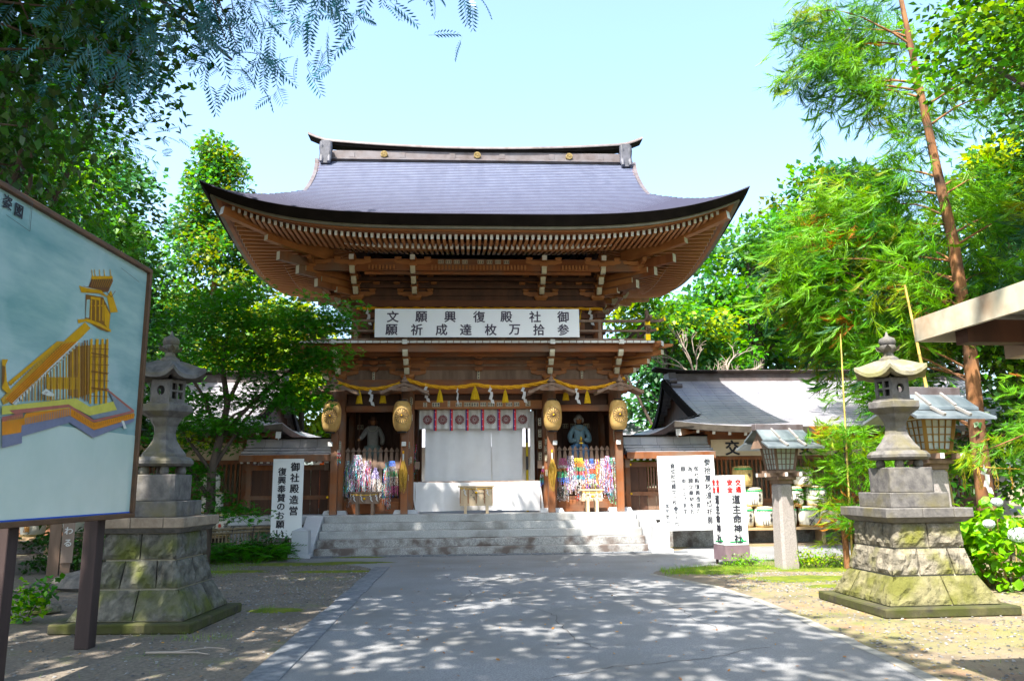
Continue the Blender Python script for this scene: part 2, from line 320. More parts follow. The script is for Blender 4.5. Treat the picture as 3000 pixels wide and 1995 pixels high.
# road: asphalt sheet
Ledge=[(-1.75,-12),(-1.85,0),(-2.02,6.85),(-2.24,9.5),(-2.47,14.3),(-2.75,15.9),(-3.6,16.7),(-4.8,17.3)]
Redge=[(3.3,-12),(3.34,0),(3.36,6.62),(3.38,9.86),(3.23,12.03),(2.85,13.2),(2.50,14.0),(2.42,14.35),(2.60,14.8),(3.0,15.15),(3.95,15.7),(5.2,16.4),(6.5,17.2),(9,18.2),(16,19.6)]
def smooth(P,k=3):
    for _ in range(k):
        Q=[P[0]]
        for a,b in zip(P,P[1:]): Q+=[(a[0]*.75+b[0]*.25,a[1]*.75+b[1]*.25),(a[0]*.25+b[0]*.75,a[1]*.25+b[1]*.75)]
        P=Q+[P[-1]]
    return P
rnd=random.Random(3)
def rag(P,a): return [(x+rnd.uniform(-a,a),y+rnd.uniform(-a,a)) for x,y in P]
Ls=rag(smooth(Ledge[:],3),.025); Rs=rag(smooth(Redge[:],3),.02)
back=[tuple(G(5.2,1.25)[:2]),tuple(G(4.45,-.04)[:2]),tuple(G(-4.5,-.04)[:2])]
poly=Ls[::-1]+Rs+[(16,20.4),(5.2,20.0)]+back
mb=MB(); mb.add([(x,y,.004) for x,y in poly],[tuple(range(len(poly)))])
import bmesh
me=mb.mesh('road',asphalt); bm=bmesh.new(); bm.from_mesh(me); bmesh.ops.triangulate(bm,faces=bm.faces,ngon_method='EAR_CLIP'); bm.normal_update()
for f in bm.faces:
    if f.normal.z<0: f.normal_flip()
bm.to_mesh(me); bm.free()
tag(link('road',me),kind='structure')
# pale concrete edging strip along the right edge of the road, flat kerb stones on the left
mb=MB(); 
seg=[p for p in Rs if 5<p[1]<14.3]
for a,b in zip(seg,seg[1:]):
    w=.10; mb.add([(a[0]-w,a[1],.008),(a[0]+.03,a[1],.008),(b[0]+.03,b[1],.008),(b[0]-w,b[1],.008)],[(0,1,2,3)])
tag(obj('road_edging',mb,mat('edging_concrete',(.20,.195,.18),(.32,.31,.28),scale=9,rough=.9,bump=.3)),kind='structure')
kerb=thing('kerb','flat grey kerb stones set along the left edge of the asphalt road','kerb'); 
km=mat('kerb_stone',(.10,.11,.125),(.21,.22,.24),scale=12,rough=.9,bump=.3)
y=3.0
while y<15.6:
    l=.9+rnd.uniform(-.06,.1); xc=-1.93-(y-5)*.055
    mb=MB(); mb.box((rnd.uniform(-.015,.015),0,.008+rnd.uniform(0,.004)),(.30,l-.012,.018),rz=.05+rnd.uniform(-.012,.012))
    obj('kerb_stone',mb,km,kerb,(xc-.095,y+l/2,.0),bevel=.006); y+=l
# irregular paving slabs and moss in front of the steps
pav=thing('paving_strip','row of flat paving slabs with weeds in the joints below the steps','paving',G(0,-.18,.006),GA)
u=-4.4
while u<4.6:
    w=.45+rnd.uniform(-.08,.12); mb=MB(); mb.box((0,0,.01),(w-.03,.28+rnd.uniform(-.02,.02),.018),rz=rnd.uniform(-.02,.02))
    obj('slab',mb,km,pav,(u+w/2,rnd.uniform(-.02,.02),0)); u+=w
# cracks in the asphalt
crk=mat('crack_dark',(.07,.065,.06),rough=1)
mb=MB()
def crack(x,y,dx,dy,n,w=.0045):
    a=Vector((x,y,.007)); d=Vector((dx,dy,0)).normalized()
    for i in range(n):
        d2=Vector((d.x+rnd.uniform(-.5,.5),d.y+rnd.uniform(-.5,.5),0)).normalized(); b_=a+d2*rnd.uniform(.06,.16); s=d2.cross(Vector((0,0,1)))*w*rnd.uniform(.5,1.3)
        mb.add([a-s,a+s,b_+s,b_-s],[(0,1,2,3)]); a=b_
for c in [(.8,8,-.25,1,45),(-.9,11,.2,1,30),(1.6,11.5,-.5,1,30),(0.4,14,1,.2,30),(-1.2,14,1,.15,25),(.2,6.8,.9,.5,25),(2.2,9,-.1,1,20),(-.8,9.2,-1,.1,12),(1,16.5,1,.1,25),(-1.5,16.6,1,-.05,30)]: crack(*c)
tag(obj('road_cracks',mb,crk),kind='stuff',label='fine dark cracks across the asphalt',cat='crack')
# moss patches, gravel, grass, fallen leaves
def inside(poly,x,y):
    c=False;j=len(poly)-1
    for i in range(len(poly)):
        if ((poly[i][1]>y)!=(poly[j][1]>y)) and x<(poly[j][0]-poly[i][0])*(y-poly[i][1])/(poly[j][1]-poly[i][1])+poly[i][0]: c=not c
        j=i
    return c
def blob(cx,cy,rx,ry,h=.02,n=22,a=.25):
    P=[]
    for k in range(n):
        t=2*math.pi*k/n; r=1+rnd.uniform(-a,a); P.append((cx+rx*r*math.cos(t),cy+ry*r*math.sin(t)))
    return P
mb=MB()
for cx,cy,rx,ry in [(-4.6,16.7,1.3,.28),(-3.4,16.9,.9,.2),(-5.3,15.4,.7,.22),(-3.4,15.2,.9,.16),(4.6,15.2,1.5,.35),(3.6,14.6,.9,.5),(6.3,14.7,1.5,.5),(4.9,13.4,1.2,.45),(-5.2,18.0,.5,.12),(-3.5,18.1,.6,.1),(5.2,12.4,.8,.25),(-3.1,10.6,.35,.18)]:
    P=blob(cx,cy,rx,ry); C=(cx,cy,.03); m_=[(cx+(x-cx)*.6,cy+(y-cy)*.6,.022) for x,y in P]; nn=len(P)
    P3=[(x,y,.001) for x,y in P]
    mb.add([C]+m_+P3,[(0,1+i,1+(i+1)%nn) for i in range(nn)]+[(1+i,1+nn+i,1+nn+(i+1)%nn,1+(i+1)%nn) for i in range(nn)],0,True)
tag(obj('moss',mb,moss),kind='stuff',label='bright green moss patches on the ground either side of the road',cat='moss')
def rpos(n,boxes,excl=True):
    out=[]
    for (x0,x1,y0,y1,w) in boxes:
        k=int(n*w); P=rng.uniform((x0,y0),(x1,y1),(k,2)); out+= [p for p in P if not (excl and inside(poly,p[0],p[1]))]
    return np.array(out)
P=rpos(14000,[(-6.5,-2.1,11,17.6,.42),(-5.5,-2,5,11,.10),(3.3,8,11.8,14.4,.20),(3.4,7.5,6,11.5,.16),(5.2,14,17.6,19.6,.12)])
n=len(P); pos=np.c_[P,np.full(n,.004)]
th=2*math.pi*np.arange(5)/5
tv=[(0,0,.9)]+[(math.cos(t),math.sin(t),.1) for t in th]; tf=[(0,1+i,1+(i+1)%5) for i in range(5)]
scale=rng.uniform(.006,.02,(n,1))*np.array([[1,1.2,.7]])
tag(scatter('gravel',tv,tf,pos,rotm(rng.uniform(0,6,n),rng.uniform(-.4,.4,n),rng.uniform(-.4,.4,n)),scale,gravel),kind='stuff',label='loose grey gravel beside the road',cat='gravel')
# grass tufts
bl=[(-.012,0,0),(.012,0,0),(.0,.3,1)]
def tufts(boxes,n,h0,h1):
    P=rpos(n,boxes); n=len(P); return np.c_[P,np.zeros(n)],rotm(rng.uniform(0,6.28,n),rng.uniform(-.5,.3,n),rng.uniform(-.4,.4,n)),rng.uniform(h0,h1,(n,1))*np.array([[1.6,1,1]])
a=[tufts([(2.6,4.2,14.0,15.4,.3),(4.2,8,14.5,16.6,.7)],9000,.05,.13),tufts([(-6.8,-5.2,14.5,17.5,.5),(-5.8,-3,17.6,18.2,.5)],2500,.05,.14),tufts([(3.5,7.5,6,14,.7),(-5.5,-2.2,7,15,.3)],900,.03,.08),tufts([(-3.3,-3.1,10.4,10.7,.5),(-3.6,-3.0,8.6,8.85,.5)],260,.04,.10)]
pos=np.concatenate([q[0] for q in a]); rt=np.concatenate([q[1] for q in a]); sc=np.concatenate([q[2] for q in a])
tag(scatter('grass',bl,[(0,1,2)],pos,rt,sc,grassm),kind='stuff',label='short green grass growing beside the road and under the signs',cat='grass')
# fallen leaves / twigs
P=rng.uniform((-5,6),(7,17),(900,2)); n=len(P)
tag(scatter('fallen_leaves',[(-1,0,0),(0,-.5,.1),(1,0,.15),(0,.5,.1)],[(0,1,2,3)],np.c_[P,np.full(n,.012)],rotm(rng.uniform(0,6,n),rng.uniform(-.3,.3,n),rng.uniform(-.3,.3,n)),rng.uniform(.012,.03,(n,1)),mat('dead_leaf',(.28,.12,.04),(.45,.25,.08),scale=3,isl=.4)),kind='stuff',label='small brown fallen leaves scattered on the ground',cat='leaves')
mb=MB(); mb.tube([(-3.55,7.95,.02),(-3.3,7.9,.03),(-3.05,7.93,.02),(-2.9,7.85,.02)],[.012,.012,.009,.004],6); mb.tube([(-3.3,7.9,.03),(-3.0,8.05,.04),(-2.85,8.12,.02)],[.009,.006,.003],5)
tag(obj('twig',mb,mat('dead_twig',(.35,.30,.26))),'forked pale dead twig lying on the earth by the notice board post','twig')
# ---------------------------------------------------------------- stone platform and steps
pl=thing('stone_platform',None,None,G(0,0,0),GA); tag(pl,kind='structure')
mb=MB(); mb.b(-6.1,6.1,1.32,9,0,.66)
obj('plinth',mb,granited,pl)
for i in range(8):
    w=12.3/8; mb=MB(); mb.b(-6.15+i*w+.004,-6.15+(i+1)*w-.004,1.25,2.4,.663,.868); obj('edge_stone',mb,graniteb if (i<2 or i>5) else granite,pl,bevel=.008)
mb=MB(); mb.b(-6.1,6.1,2.4,9,.663,.86); obj('platform_floor',mb,granite,pl)
st=thing('stone_steps','broad flight of five grey granite steps up to the shrine gate','steps',G(0,0,0),GA)
for i in range(5):
    mb=MB(); z1=.868-.1736*(4-i)
    if i<4: mb.b(-3.84,3.84,.3*i,.3*i+.34,z1-.1736+(.0 if i else 0),z1)
    else: mb.b(-3.84,3.84,1.2,1.246,z1-.1736,z1+.001)
    obj('step',mb,[granited,granited,granite,granite,granite][i],st,bevel=.01)
for s in (-1,1):
    u0,u1=3.86,4.26; mb=MB()
    poly_=[(.06,.0),(.06,.26),(1.24,.872),(1.34,.872),(1.34,0)]
    mb.prism(poly_,'x',s*u0,s*u1); obj('cheek_slab',mb,graniteb,st,bevel=.012,recalc=True)
    mb=MB(); c=s*4.10; mb.b(c-.25,c+.25,-.34,.05,0,.09); mb.b(c-.185,c+.185,-.30,.04,.09,.60)
    mb.add([(c-.185,-.30,.60),(c+.185,-.30,.60),(c+.185,.04,.60),(c-.185,.04,.60),(c,-.13,.675)],[(0,1,4),(1,2,4),(2,3,4),(3,0,4)])
    obj('newel_post',mb,graniteb,st,bevel=.006,recalc=True)
# ================================================================ SHRINE GATE (two-storey roofed gate)
gate=thing('shrine_gate','tall two-storey brown timber shrine gate with sweeping grey copper roof above the steps','gate',G(-.06,0,0),GA)
FL=.87
UV=[-3.62,-1.86,1.86,3.62]; VD=[2.02,3.8,5.6]   # pillar centres
def gobj(n,mb,m,**k): return obj(n,mb,m,gate,**k)
# base stones and pillars
for u in UV:
    for v in VD:
        mb=MB(); mb.box((0,0,.05),(.62,.62,.10),taper=.86); link('base_stone',mb.mesh('base_stone',graniteb),gate,(u,v,FL))
        mb=MB(); mb.lathe([(.185,0),(.185,3.4)],20,m=0); o=gobj('pillar',mb,wood,loc=(u,v,FL+.10))
# square engaged posts in front of the pillars that carry the lantern roofs
for i,u in enumerate(UV):
    mb=MB(); mb.box((0,0,1.42),(.17,.17,2.84)); gobj('lantern_post',mb,wood,loc=(u-.02,1.62,FL+.004))
    mb=MB(); mb.box((0,0,0),(.14,.5,.09)); gobj('bracket_arm',mb,wood,loc=(u-.02,1.6,FL+2.82))
    # little gabled roof over each lantern
    rf=MB()
    for s in(-1,1):
        pts=[(s*.0,.10),(s*.25,.02),(s*.52,-.10),(s*.60,-.115)]
        for k in range(3):
            (a0,z0),(a1,z1)=pts[k],pts[k+1]
            rf.add([(a0,-.40,z0),(a1,-.40,z1),(a1,.22,z1),(a0,.22,z0),(a0,-.40,z0-.075),(a1,-.40,z1-.075),(a1,.22,z1-.075),(a0,.22,z0-.075)],
                   [(0,1,2,3),(4,7,6,5),(0,4,5,1),(3,2,6,7),(1,5,6,2),(0,3,7,4)])
    r=gobj('lantern_roof',rf,woodgrey,loc=(u-.02,1.46,4.02),recalc=True)
    mb=MB(); mb.lathe([(.10,0),(.13,.02),(.06,.08),(.045,.12),(.02,.16)],10,(0,-.30,.10)); mb.lathe([(.0,0),(.022,.015),(.022,.035),(.0,.05)],8,(0,-.30,.26)); obj('roof_finial',mb,woodgrey,r)
    mb=MB(); mb.box((0,-.36,-.07),(.55,.04,.09),1); mb.box((0,-.375,-.06),(.16,.02,.13),0); mb.box((-.25,-.37,-.07),(.09,.05,.07),0); mb.box((.25,-.37,-.07),(.09,.05,.07),0)
    obj('carved_gable',mb,[woodgrey,wood],r)
    for s in (-1,1):
        for k in range(5):
            mb=MB(); mb.beam((s*.12,-.33+k*.12,-.02),(s*.60,-.33+k*.12,-.165),.035,.04,0,1); obj('small_rafter',mb,[wood,cream],r)
# beams of the lower storey
def hb(name,u0,u1,v,z0,z1,d=.2,m=None,rn=0): 
    mb=MB(); mb.b(u0,u1,v-d/2,v+d/2,z0,z1); return gobj(name,mb,m or woodh,bevel=.008)
for v in (2.02,5.6):
    hb('head_beam',-3.95,3.95,v,3.93,4.30,.22)
    for a,b in((-3.44,-2.04),(2.04,3.44)): hb('side_lintel',a,b,v-.03,3.46,3.62,.16)
    for a,b in((-3.44,-2.04),(2.04,3.44)): hb('sill_beam',a,b,v,FL+.005,FL+.30,.16)
hb('door_lintel',-1.68,1.68,2.10,3.54,3.76,.18,woodlt)
hb('upper_panel',-1.70,1.70,2.16,3.76,3.93,.05,wooddk)
for a,b in((-3.44,-2.04),(2.04,3.44)): hb('upper_panel',a,b,2.16,3.62,3.93,.05,wooddk)
for u in UV:
    for z0,z1 in((3.93,4.28),):
        mb=MB(); mb.b(u-.11,u+.11,2.02,5.6,z0-.02,z1-.03); gobj('cross_beam',mb,woodh)
    mb=MB(); mb.b(u-.06,u+.06,2.2,5.45,3.45,3.6); gobj('tie_beam',mb,woodh)
for s in(-1,1):  # small tie-beam noses
    for u in (s*3.62,s*1.86):
        mb=MB(); mb.box((u+.27*s if abs(u)>3 else u-.27*s,2.02,2.08),(.12,.10,.19)); gobj('beam_nose',mb,woodgrey)
# dark plank walls: niches left and right
for s in(-1,1):
    for k in range(7):
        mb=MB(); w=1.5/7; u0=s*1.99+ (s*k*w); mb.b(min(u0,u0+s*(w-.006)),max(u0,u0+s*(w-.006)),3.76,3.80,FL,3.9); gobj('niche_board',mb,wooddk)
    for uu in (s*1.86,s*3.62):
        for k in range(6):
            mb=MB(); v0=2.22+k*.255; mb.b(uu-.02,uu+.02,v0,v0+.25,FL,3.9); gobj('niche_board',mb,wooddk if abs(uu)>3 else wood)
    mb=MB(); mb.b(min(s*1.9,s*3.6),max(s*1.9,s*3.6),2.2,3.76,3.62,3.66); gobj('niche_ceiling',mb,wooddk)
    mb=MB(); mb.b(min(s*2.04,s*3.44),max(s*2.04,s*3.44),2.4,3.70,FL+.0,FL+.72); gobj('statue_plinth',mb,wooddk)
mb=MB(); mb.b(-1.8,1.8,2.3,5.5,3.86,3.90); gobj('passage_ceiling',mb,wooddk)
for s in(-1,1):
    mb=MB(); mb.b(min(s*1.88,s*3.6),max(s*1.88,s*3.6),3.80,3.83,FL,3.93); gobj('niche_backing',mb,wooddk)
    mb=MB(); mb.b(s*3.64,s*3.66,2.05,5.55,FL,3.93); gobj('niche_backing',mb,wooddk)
# picket barrier in each niche
for s in(-1,1):
    c=s*2.74
    f=MB(); f.b(c-.71,c+.71,1.98,2.04,FL+1.13,FL+1.30); gobj('picket_rail',f,woodgrey)
    f=MB(); f.b(c-.71,c+.71,1.98,2.04,FL+.30,FL+.40); gobj('picket_rail',f,wood)
    pm=MB(); pm.box((0,0,-.43),(.085,.045,.86)); pm.add([(-.062,-.028,.0),(.062,-.028,0),(.03,-.02,.26),(-.03,-.02,.26),(-.062,.028,.0),(.062,.028,0),(.03,.02,.26),(-.03,.02,.26)],[(0,1,2,3),(5,4,7,6),(1,5,6,2),(4,0,3,7),(3,2,6,7)])
    pm.add([(-.06,-.03,.27),(.06,-.03,.27),(.055,-.02,.30),(0,0,.385),(-.055,-.02,.30),(-.06,.03,.27),(.06,.03,.27),(.055,.02,.30),(-.055,.02,.30)],[(0,1,2,4),(2,3,4),(1,6,7,2),(6,5,8,7),(7,8,3),(5,0,4,8),(2,7,3),(8,4,3),(0,5,6,1)])
    pme=pm.mesh('picket',woodgrey)
    for k in range(10): link('picket',pme,gate,(c-.63+k*.14,2.01,FL+1.30))
# plaster-like dark wainscot behind the pickets
# ---------- bracket sets (lower, upper)
def bearing(mb,c,w,h,d=None,m=0,bm=1):
    d=d or w; x,y,z=c
    mb.box((x,y,z+h*.75),(w,d,h*.5),m)
    t=.62; vs=[(x-w/2*t,y-d/2*t,z),(x+w/2*t,y-d/2*t,z),(x+w/2*t,y+d/2*t,z),(x-w/2*t,y+d/2*t,z),(x-w/2,y-d/2,z+h*.5),(x+w/2,y-d/2,z+h*.5),(x+w/2,y+d/2,z+h*.5),(x-w/2,y+d/2,z+h*.5)]
    mb.add(vs,[(0,3,2,1),(0,1,5,4),(1,2,6,5),(2,3,7,6),(3,0,4,7)],m)
def armu(mb,c,L,w,h,m=0,axis='x',em=None):
    # bracket arm with upswept ends
    x,y,z=c; a=L/2; prof=[(-a,h),(-a,h*.55),(-a+.04,h*.3),(-a+.12,.03),(-a+.18,0),(a-.18,0),(a-.12,.03),(a-.04,h*.3),(a,h*.55),(a,h)]
    if axis=='x': mb.prism([(x+p,z+q) for p,q in prof],'y',y-w/2,y+w/2,m)
    else: mb.prism([(y+p,z+q) for p,q in prof],'x',x-w/2,x+w/2,m)
def bracket_mesh(tiers,h,step,full=True,corner=0):
    mb=MB(); bearing(mb,(0,0,0),.36,.20)
    z=.17
    for t in range(tiers):
        reach=step*(t+1)
        armu(mb,(0,0,z),.95 if t%2==0 else 1.15,.11,.15)
        # forward arm with pale end
        a0=.2; mb.box((0,-reach/2+.05,z+.075),(.11,reach+.1,.15)); 
        mb.prism([(-reach-.16,z+.19),(-reach-.16,z+.12),(-reach-.13,z+.06),(-reach-.08,z-.02),(-reach+.02,z-.02),(-reach+.02,z+.19)],'x',-.062,.062,1)
        for dx in((-.40,0,.40) if t%2==0 else (-.5,0,.5)): bearing(mb,(dx,0,z+.15),.17,.11)
        bearing(mb,(0,-reach,z+.17),.2,.11)
        if t==tiers-1:
            armu(mb,(0,-reach,z+.27),.95,.11,.14)
            for dx in(-.38,0,.38): bearing(mb,(dx,-reach,z+.41),.17,.10)
            mb.box((0,-reach-.1,z+.44),(.12,.3,.16)); mb.box((0,-reach-.262,z+.44),(.122,.024,.162),2)
            if corner:
                bearing(mb,(corner*reach,-reach,z+.17),.2,.11); armu(mb,(corner*reach,-reach,z+.27),.95,.11,.14); armu(mb,(corner*reach,-reach,z+.27),.95,.11,.14,axis='y')
        z+=h
    if corner:
        for t in range(tiers):
            reach=step*(t+1); zz=.17+h*t
            mb.beam((0,0,zz+.08),(corner*(reach+.16),-(reach+.16),zz+.08),.13,.17,0,1)
            mb.beam((0,0,zz+.08),(corner*(reach+.10),0,zz+.08),.11,.15,0,1)
    return mb
bk=bracket_mesh(3,.26,.30); bme=bk.mesh('bracket_set',[woodlt,cream,whitep])
bc={c:bracket_mesh(3,.26,.30,corner=c).mesh('bracket_set',[woodlt,cream,whitep]) for c in(-1,1)}
for i,u in enumerate(UV):
    link('bracket_set',bc[-1] if i==0 else bc[1] if i==3 else bme,gate,(u,1.98,4.30),scale=(1,1,.72))
    link('bracket_set',bme,gate,(u,5.64,4.30),(0,0,math.pi),scale=(1,1,.72))
for s in(-1,1):
    for v in VD[1:]: link('bracket_set',bme,gate,(s*3.66,v,4.30),(0,0,s*math.pi/2),scale=(1,1,.72))
# wall between bracket sets: horizontal beams and struts
for v,sgn in((2.02,-1),(5.6,1)):
    mb=MB(); mb.b(-3.6,3.6,v-.03,v+.03,4.30,5.0); gobj('frieze_board',mb,woodgrey)
    for k,z in enumerate((4.56,4.72,4.88)):
        mb=MB(); vv=v+sgn*.05*k; mb.b(-3.75-.05*k,3.75+.05*k,vv-.05,vv+.05,z,z+.10); gobj('wall_plate',mb,woodh,bevel=.006)
for s in(-1,1):
    mb=MB(); mb.b(s*3.62-.03,s*3.62+.03,2,5.6,3.93,5.0); gobj('frieze_board',mb,woodh)
st_=MB(); st_.box((0,0,.12),(.08,.06,.24),0); 
for k in range(3): bearing(st_,(0,-.03-.05*k,.24+.16*k-.01),.24,.10,.12)
sme=st_.mesh('strut',wood)
for u in(-2.74,0,2.74): link('strut',sme,gate,(u,1.95,4.29))
# ---------- balcony
BZ=5.0; BV0=.86; BU=4.55
mb=MB(); mb.b(-BU+.1,BU-.1,BV0+.12,BV0+.24,BZ-.12,BZ+.05); gobj('edge_beam',mb,woodh,bevel=.008)
mb=MB(); mb.b(-BU+.45,BU-.45,BV0+.5,BV0+.62,BZ-.16,BZ); gobj('edge_beam',mb,woodh,bevel=.008)
for s in(-1,1):
    mb=MB(); mb.b(s*(BU-.2)-.06,s*(BU-.2)+.06,BV0+.2,6.5,BZ-.12,BZ+.05); gobj('edge_beam',mb,woodh)
pm=MB(); pm.box((0,.60,0),(.177,1.2,.055),0); pm.box((0,-.0025,0),(.165,.012,.056),1); pme=pm.mesh('deck_plank',[woodh,whitep])
nP=int(2*BU/.183)
for k in range(nP): link('deck_plank',pme,gate,(-BU+.09+k*.183+(2*BU-nP*.183)/2,BV0,BZ+.115))
mb=MB(); mb.b(-BU,BU,BV0+.14,6.75,BZ+.052,BZ+.085); gobj('deck',mb,woodh)
for s in(-1,1):
    mb=MB(); mb.beam((s*(BU-.5),BV0+.5,BZ+.02),(s*(BU+.12),BV0-.02,BZ+.07),.14,.13,0,1); gobj('corner_beam',mb,[wood,whitep])
# railing
RZ=BZ+.145
for z,h,ext in((RZ+.035,.07,.0),(RZ+.27,.05,.10),(RZ+.53,.065,.30)):
    a=BU-.22
    mb=MB(); mb.beam((-a-ext,BV0+.12,z),(a+ext,BV0+.12,z),.07,h); gobj('rail',mb,woodgrey)
    for s in(-1,1): mb=MB(); mb.beam((s*a,BV0+.12-ext,z+.002),(s*a,6.6+ext,z+.002),.07,h-.004); gobj('rail',mb,woodgrey)
    if ext:
        for s in(-1,1):
            mb=MB(); mb.beam((s*(a+ext-.02),BV0+.12,z),(s*(a+ext+.16),BV0+.12,z+.05),.075,h+.01,0); mb.beam((s*(a+ext+.13),BV0+.12,z+.043),(s*(a+ext+.18),BV0+.12,z+.055),.08,h+.02,1); gobj('rail_end',mb,[woodgrey,gold])
            mb=MB(); mb.beam((s*a,BV0+.12-ext,z),(s*a,BV0+.12-ext-.14,z+.05),.072,h+.006,0); gobj('rail_end',mb,[woodgrey,gold])
for k in range(8):
    u=-BU+.22+k*(2*BU-.44)/7
    mb=MB(); mb.box((0,0,.12),(.09,.08,.24)); mb.box((0,0,.40),(.07,.06,.24)) ; gobj('rail_post',mb,woodgrey,loc=(u,BV0+.12,RZ+.0))
for s in(-1,1):
    for k in range(1,6):
        mb=MB(); mb.box((0,0,.12),(.08,.09,.24)); mb.box((0,0,.40),(.06,.07,.24)); gobj('rail_post',mb,woodgrey,loc=(s*(BU-.22),BV0+.12+k*1.1,RZ))
    mb=MB(); mb.box((0,0,.30),(.105,.105,.60),0); mb.box((0,0,.10),(.125,.125,.16),1); mb.box((0,0,.47),(.125,.125,.10),1); mb.lathe([(.05,.6),(.06,.64),(.03,.66),(.062,.70),(.05,.78),(.0,.86)],10,m=2); gobj('corner_post',mb,[woodgrey,gold,woodgrey],loc=(s*(BU-.22),BV0+.12,RZ))
# ---------- upper storey body
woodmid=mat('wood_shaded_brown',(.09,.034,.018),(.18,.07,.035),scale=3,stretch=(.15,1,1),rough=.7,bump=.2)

UB=3.30; V0=2.2; V1=5.4; UW=[-3.25,-1.7,1.7,3.25]
for u in UW:
    for v in(V0,3.8,V1):
        mb=MB(); mb.lathe([(.15,0),(.15,1.42)],16); gobj('upper_pillar',mb,wood,loc=(u,v,BZ+.08))
for v,sg in((V0,-1),(V1,1)):
    for i in range(3):
        a,b=UW[i]+.14,UW[i+1]-.14; nb=6 if i!=1 else 12; w=(b-a)/nb
        for k in range(nb): mb=MB(); mb.b(a+k*w+.003,a+(k+1)*w-.003,v-.02,v+.02,BZ+.08,6.42); gobj('wall_board',mb,wooddk if k%2 else wood)
    for z0,z1,d in((5.55,5.68,.12),(5.98,6.12,.14),(6.28,6.46,.2)):
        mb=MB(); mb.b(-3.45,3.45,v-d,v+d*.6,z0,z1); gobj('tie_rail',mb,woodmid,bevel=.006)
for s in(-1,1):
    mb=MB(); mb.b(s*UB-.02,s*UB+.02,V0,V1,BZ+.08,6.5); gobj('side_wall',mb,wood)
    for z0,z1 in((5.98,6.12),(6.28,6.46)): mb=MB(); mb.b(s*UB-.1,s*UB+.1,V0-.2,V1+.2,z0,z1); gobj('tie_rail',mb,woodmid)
# upper bracket sets: bigger, three tiers out
bk2=bracket_mesh(3,.24,.34); bme2=bk2.mesh('bracket_set',[woodlt,cream,whitep])
bc2={c:bracket_mesh(3,.24,.34,corner=c).mesh('bracket_set',[woodlt,cream,whitep]) for c in(-1,1)}
for i,u in enumerate(UW):
    link('bracket_set',bc2[-1] if i==0 else bc2[1] if i==3 else bme2,gate,(u,V0-.02,6.46),scale=(1,1,.80))
    link('bracket_set',bme2,gate,(u,V1,6.46),(0,0,math.pi),scale=(1,1,.80))
for s in(-1,1):
    for v in(3.8,V1-.1): link('bracket_set',bme2,gate,(s*UB,v,6.46),(0,0,s*math.pi/2),scale=(1,1,.80))
mb=MB(); mb.b(-3.3,3.3,V0-.02,V0+.04,6.46,7.3); gobj('frieze_board',mb,wooddk)
for s in(-1,1): mb=MB(); mb.b(s*UB-.03,s*UB+.03,V0,V1,6.46,7.5); gobj('frieze_board',mb,wooddk)
for k,(z,dv) in enumerate(((6.62,.0),(6.80,.12),(6.98,.24))):
    mb=MB(); mb.b(-3.5-dv,3.5+dv,V0-.06-dv,V0+.04-dv,z,z+.09); gobj('wall_plate',mb,wooddk)
# projecting purlin and dentil comb
PU=4.35
mb=MB(); mb.b(-PU,PU,V0-1.10,V0-.96,7.03,7.19); gobj('purlin',mb,woodh,bevel=.006)
for s in(-1,1): mb=MB(); mb.b(s*(PU-.06)-.07,s*(PU-.06)+.07,V0-1.0,6.5,7.03,7.19); gobj('purlin',mb,woodh)
dm=MB(); dm.box((0,0,0),(.05,.08,.11)); dme=dm.mesh('dentil',woodlt)
for k in range(66):
    u=-2.9+k*5.8/65
    if min(abs(u-a) for a in UW)>.42: link('dentil',dme,gate,(u,V0-1.12,7.11+.0))
mb=MB(); mb.b(-2.95,2.95,V0-.98,V0-.9,6.96,7.03); gobj('dentil_rail',mb,woodh)
# hidden cantilever ends seen at the corners (tail rafters)
for s in(-1,1):
    for k in range(3):
        a=Vector((s*(3.2),V0+.1,6.75+.22*k)); d=Vector((s,-1,0)); L=1.05+.42*k
        mb=MB(); mb.beam(a,a+d*L*.95+Vector((0,0,.02*k)),.15,.22,0,1); gobj('corner_cantilever',mb,[wood,cream])
        v=V0+.9+.0*k
    for vv in(3.8,):
        for k in range(3): mb=MB(); mb.beam((s*3.2,vv,6.8+.18*k),(s*(3.75+.33*k),vv,6.8+.18*k),.12,.16,0,1); gobj('side_cantilever',mb,[wood,cream])
# ---------- rafters (two rows, following the upswept eave)
W_=6.44; HD=4.8; VC=3.6; GH=4.42
def lift(c1): return .74*max(0.,1-c1/6.44)**4
def zf(d): return 11.10-.80*d+.0215*d*d
def lifts(c1,e=0.):
    w=min(1.,max(0.,(c1-e)/.8)); return lift(c1)*(1-w)+.74*max(0.,1-c1/4.8)**2*w
def eaveZ(c1): return zf(4.8)+lift(c1)
def eaveS(c1): return zf(4.8)+lifts(c1)
rafterm=mat('rafter_wood',(.33,.145,.07),(.50,.245,.12),scale=3,stretch=(1,.15,1),rough=.65,bump=.1)  # same timber made paler: light bounced off the ground is in the colour
def roofz(e,c1):
    d=4.8-e; return zf(d)+lift(c1)*max(0,min(1,(d/4.8)))**3
rw=.068; rh=.125
def raft_mesh(L,name='rafter'):
    m=MB(); m.box((0,L/2,0),(rw,L,rh),0); m.box((0,-.002,0),(rw*.98,.008,rh*.98),1); return m.mesh(name,[rafterm,whitep])
rF=raft_mesh(1.25); rB=raft_mesh(1.9)
stuffb=MB()
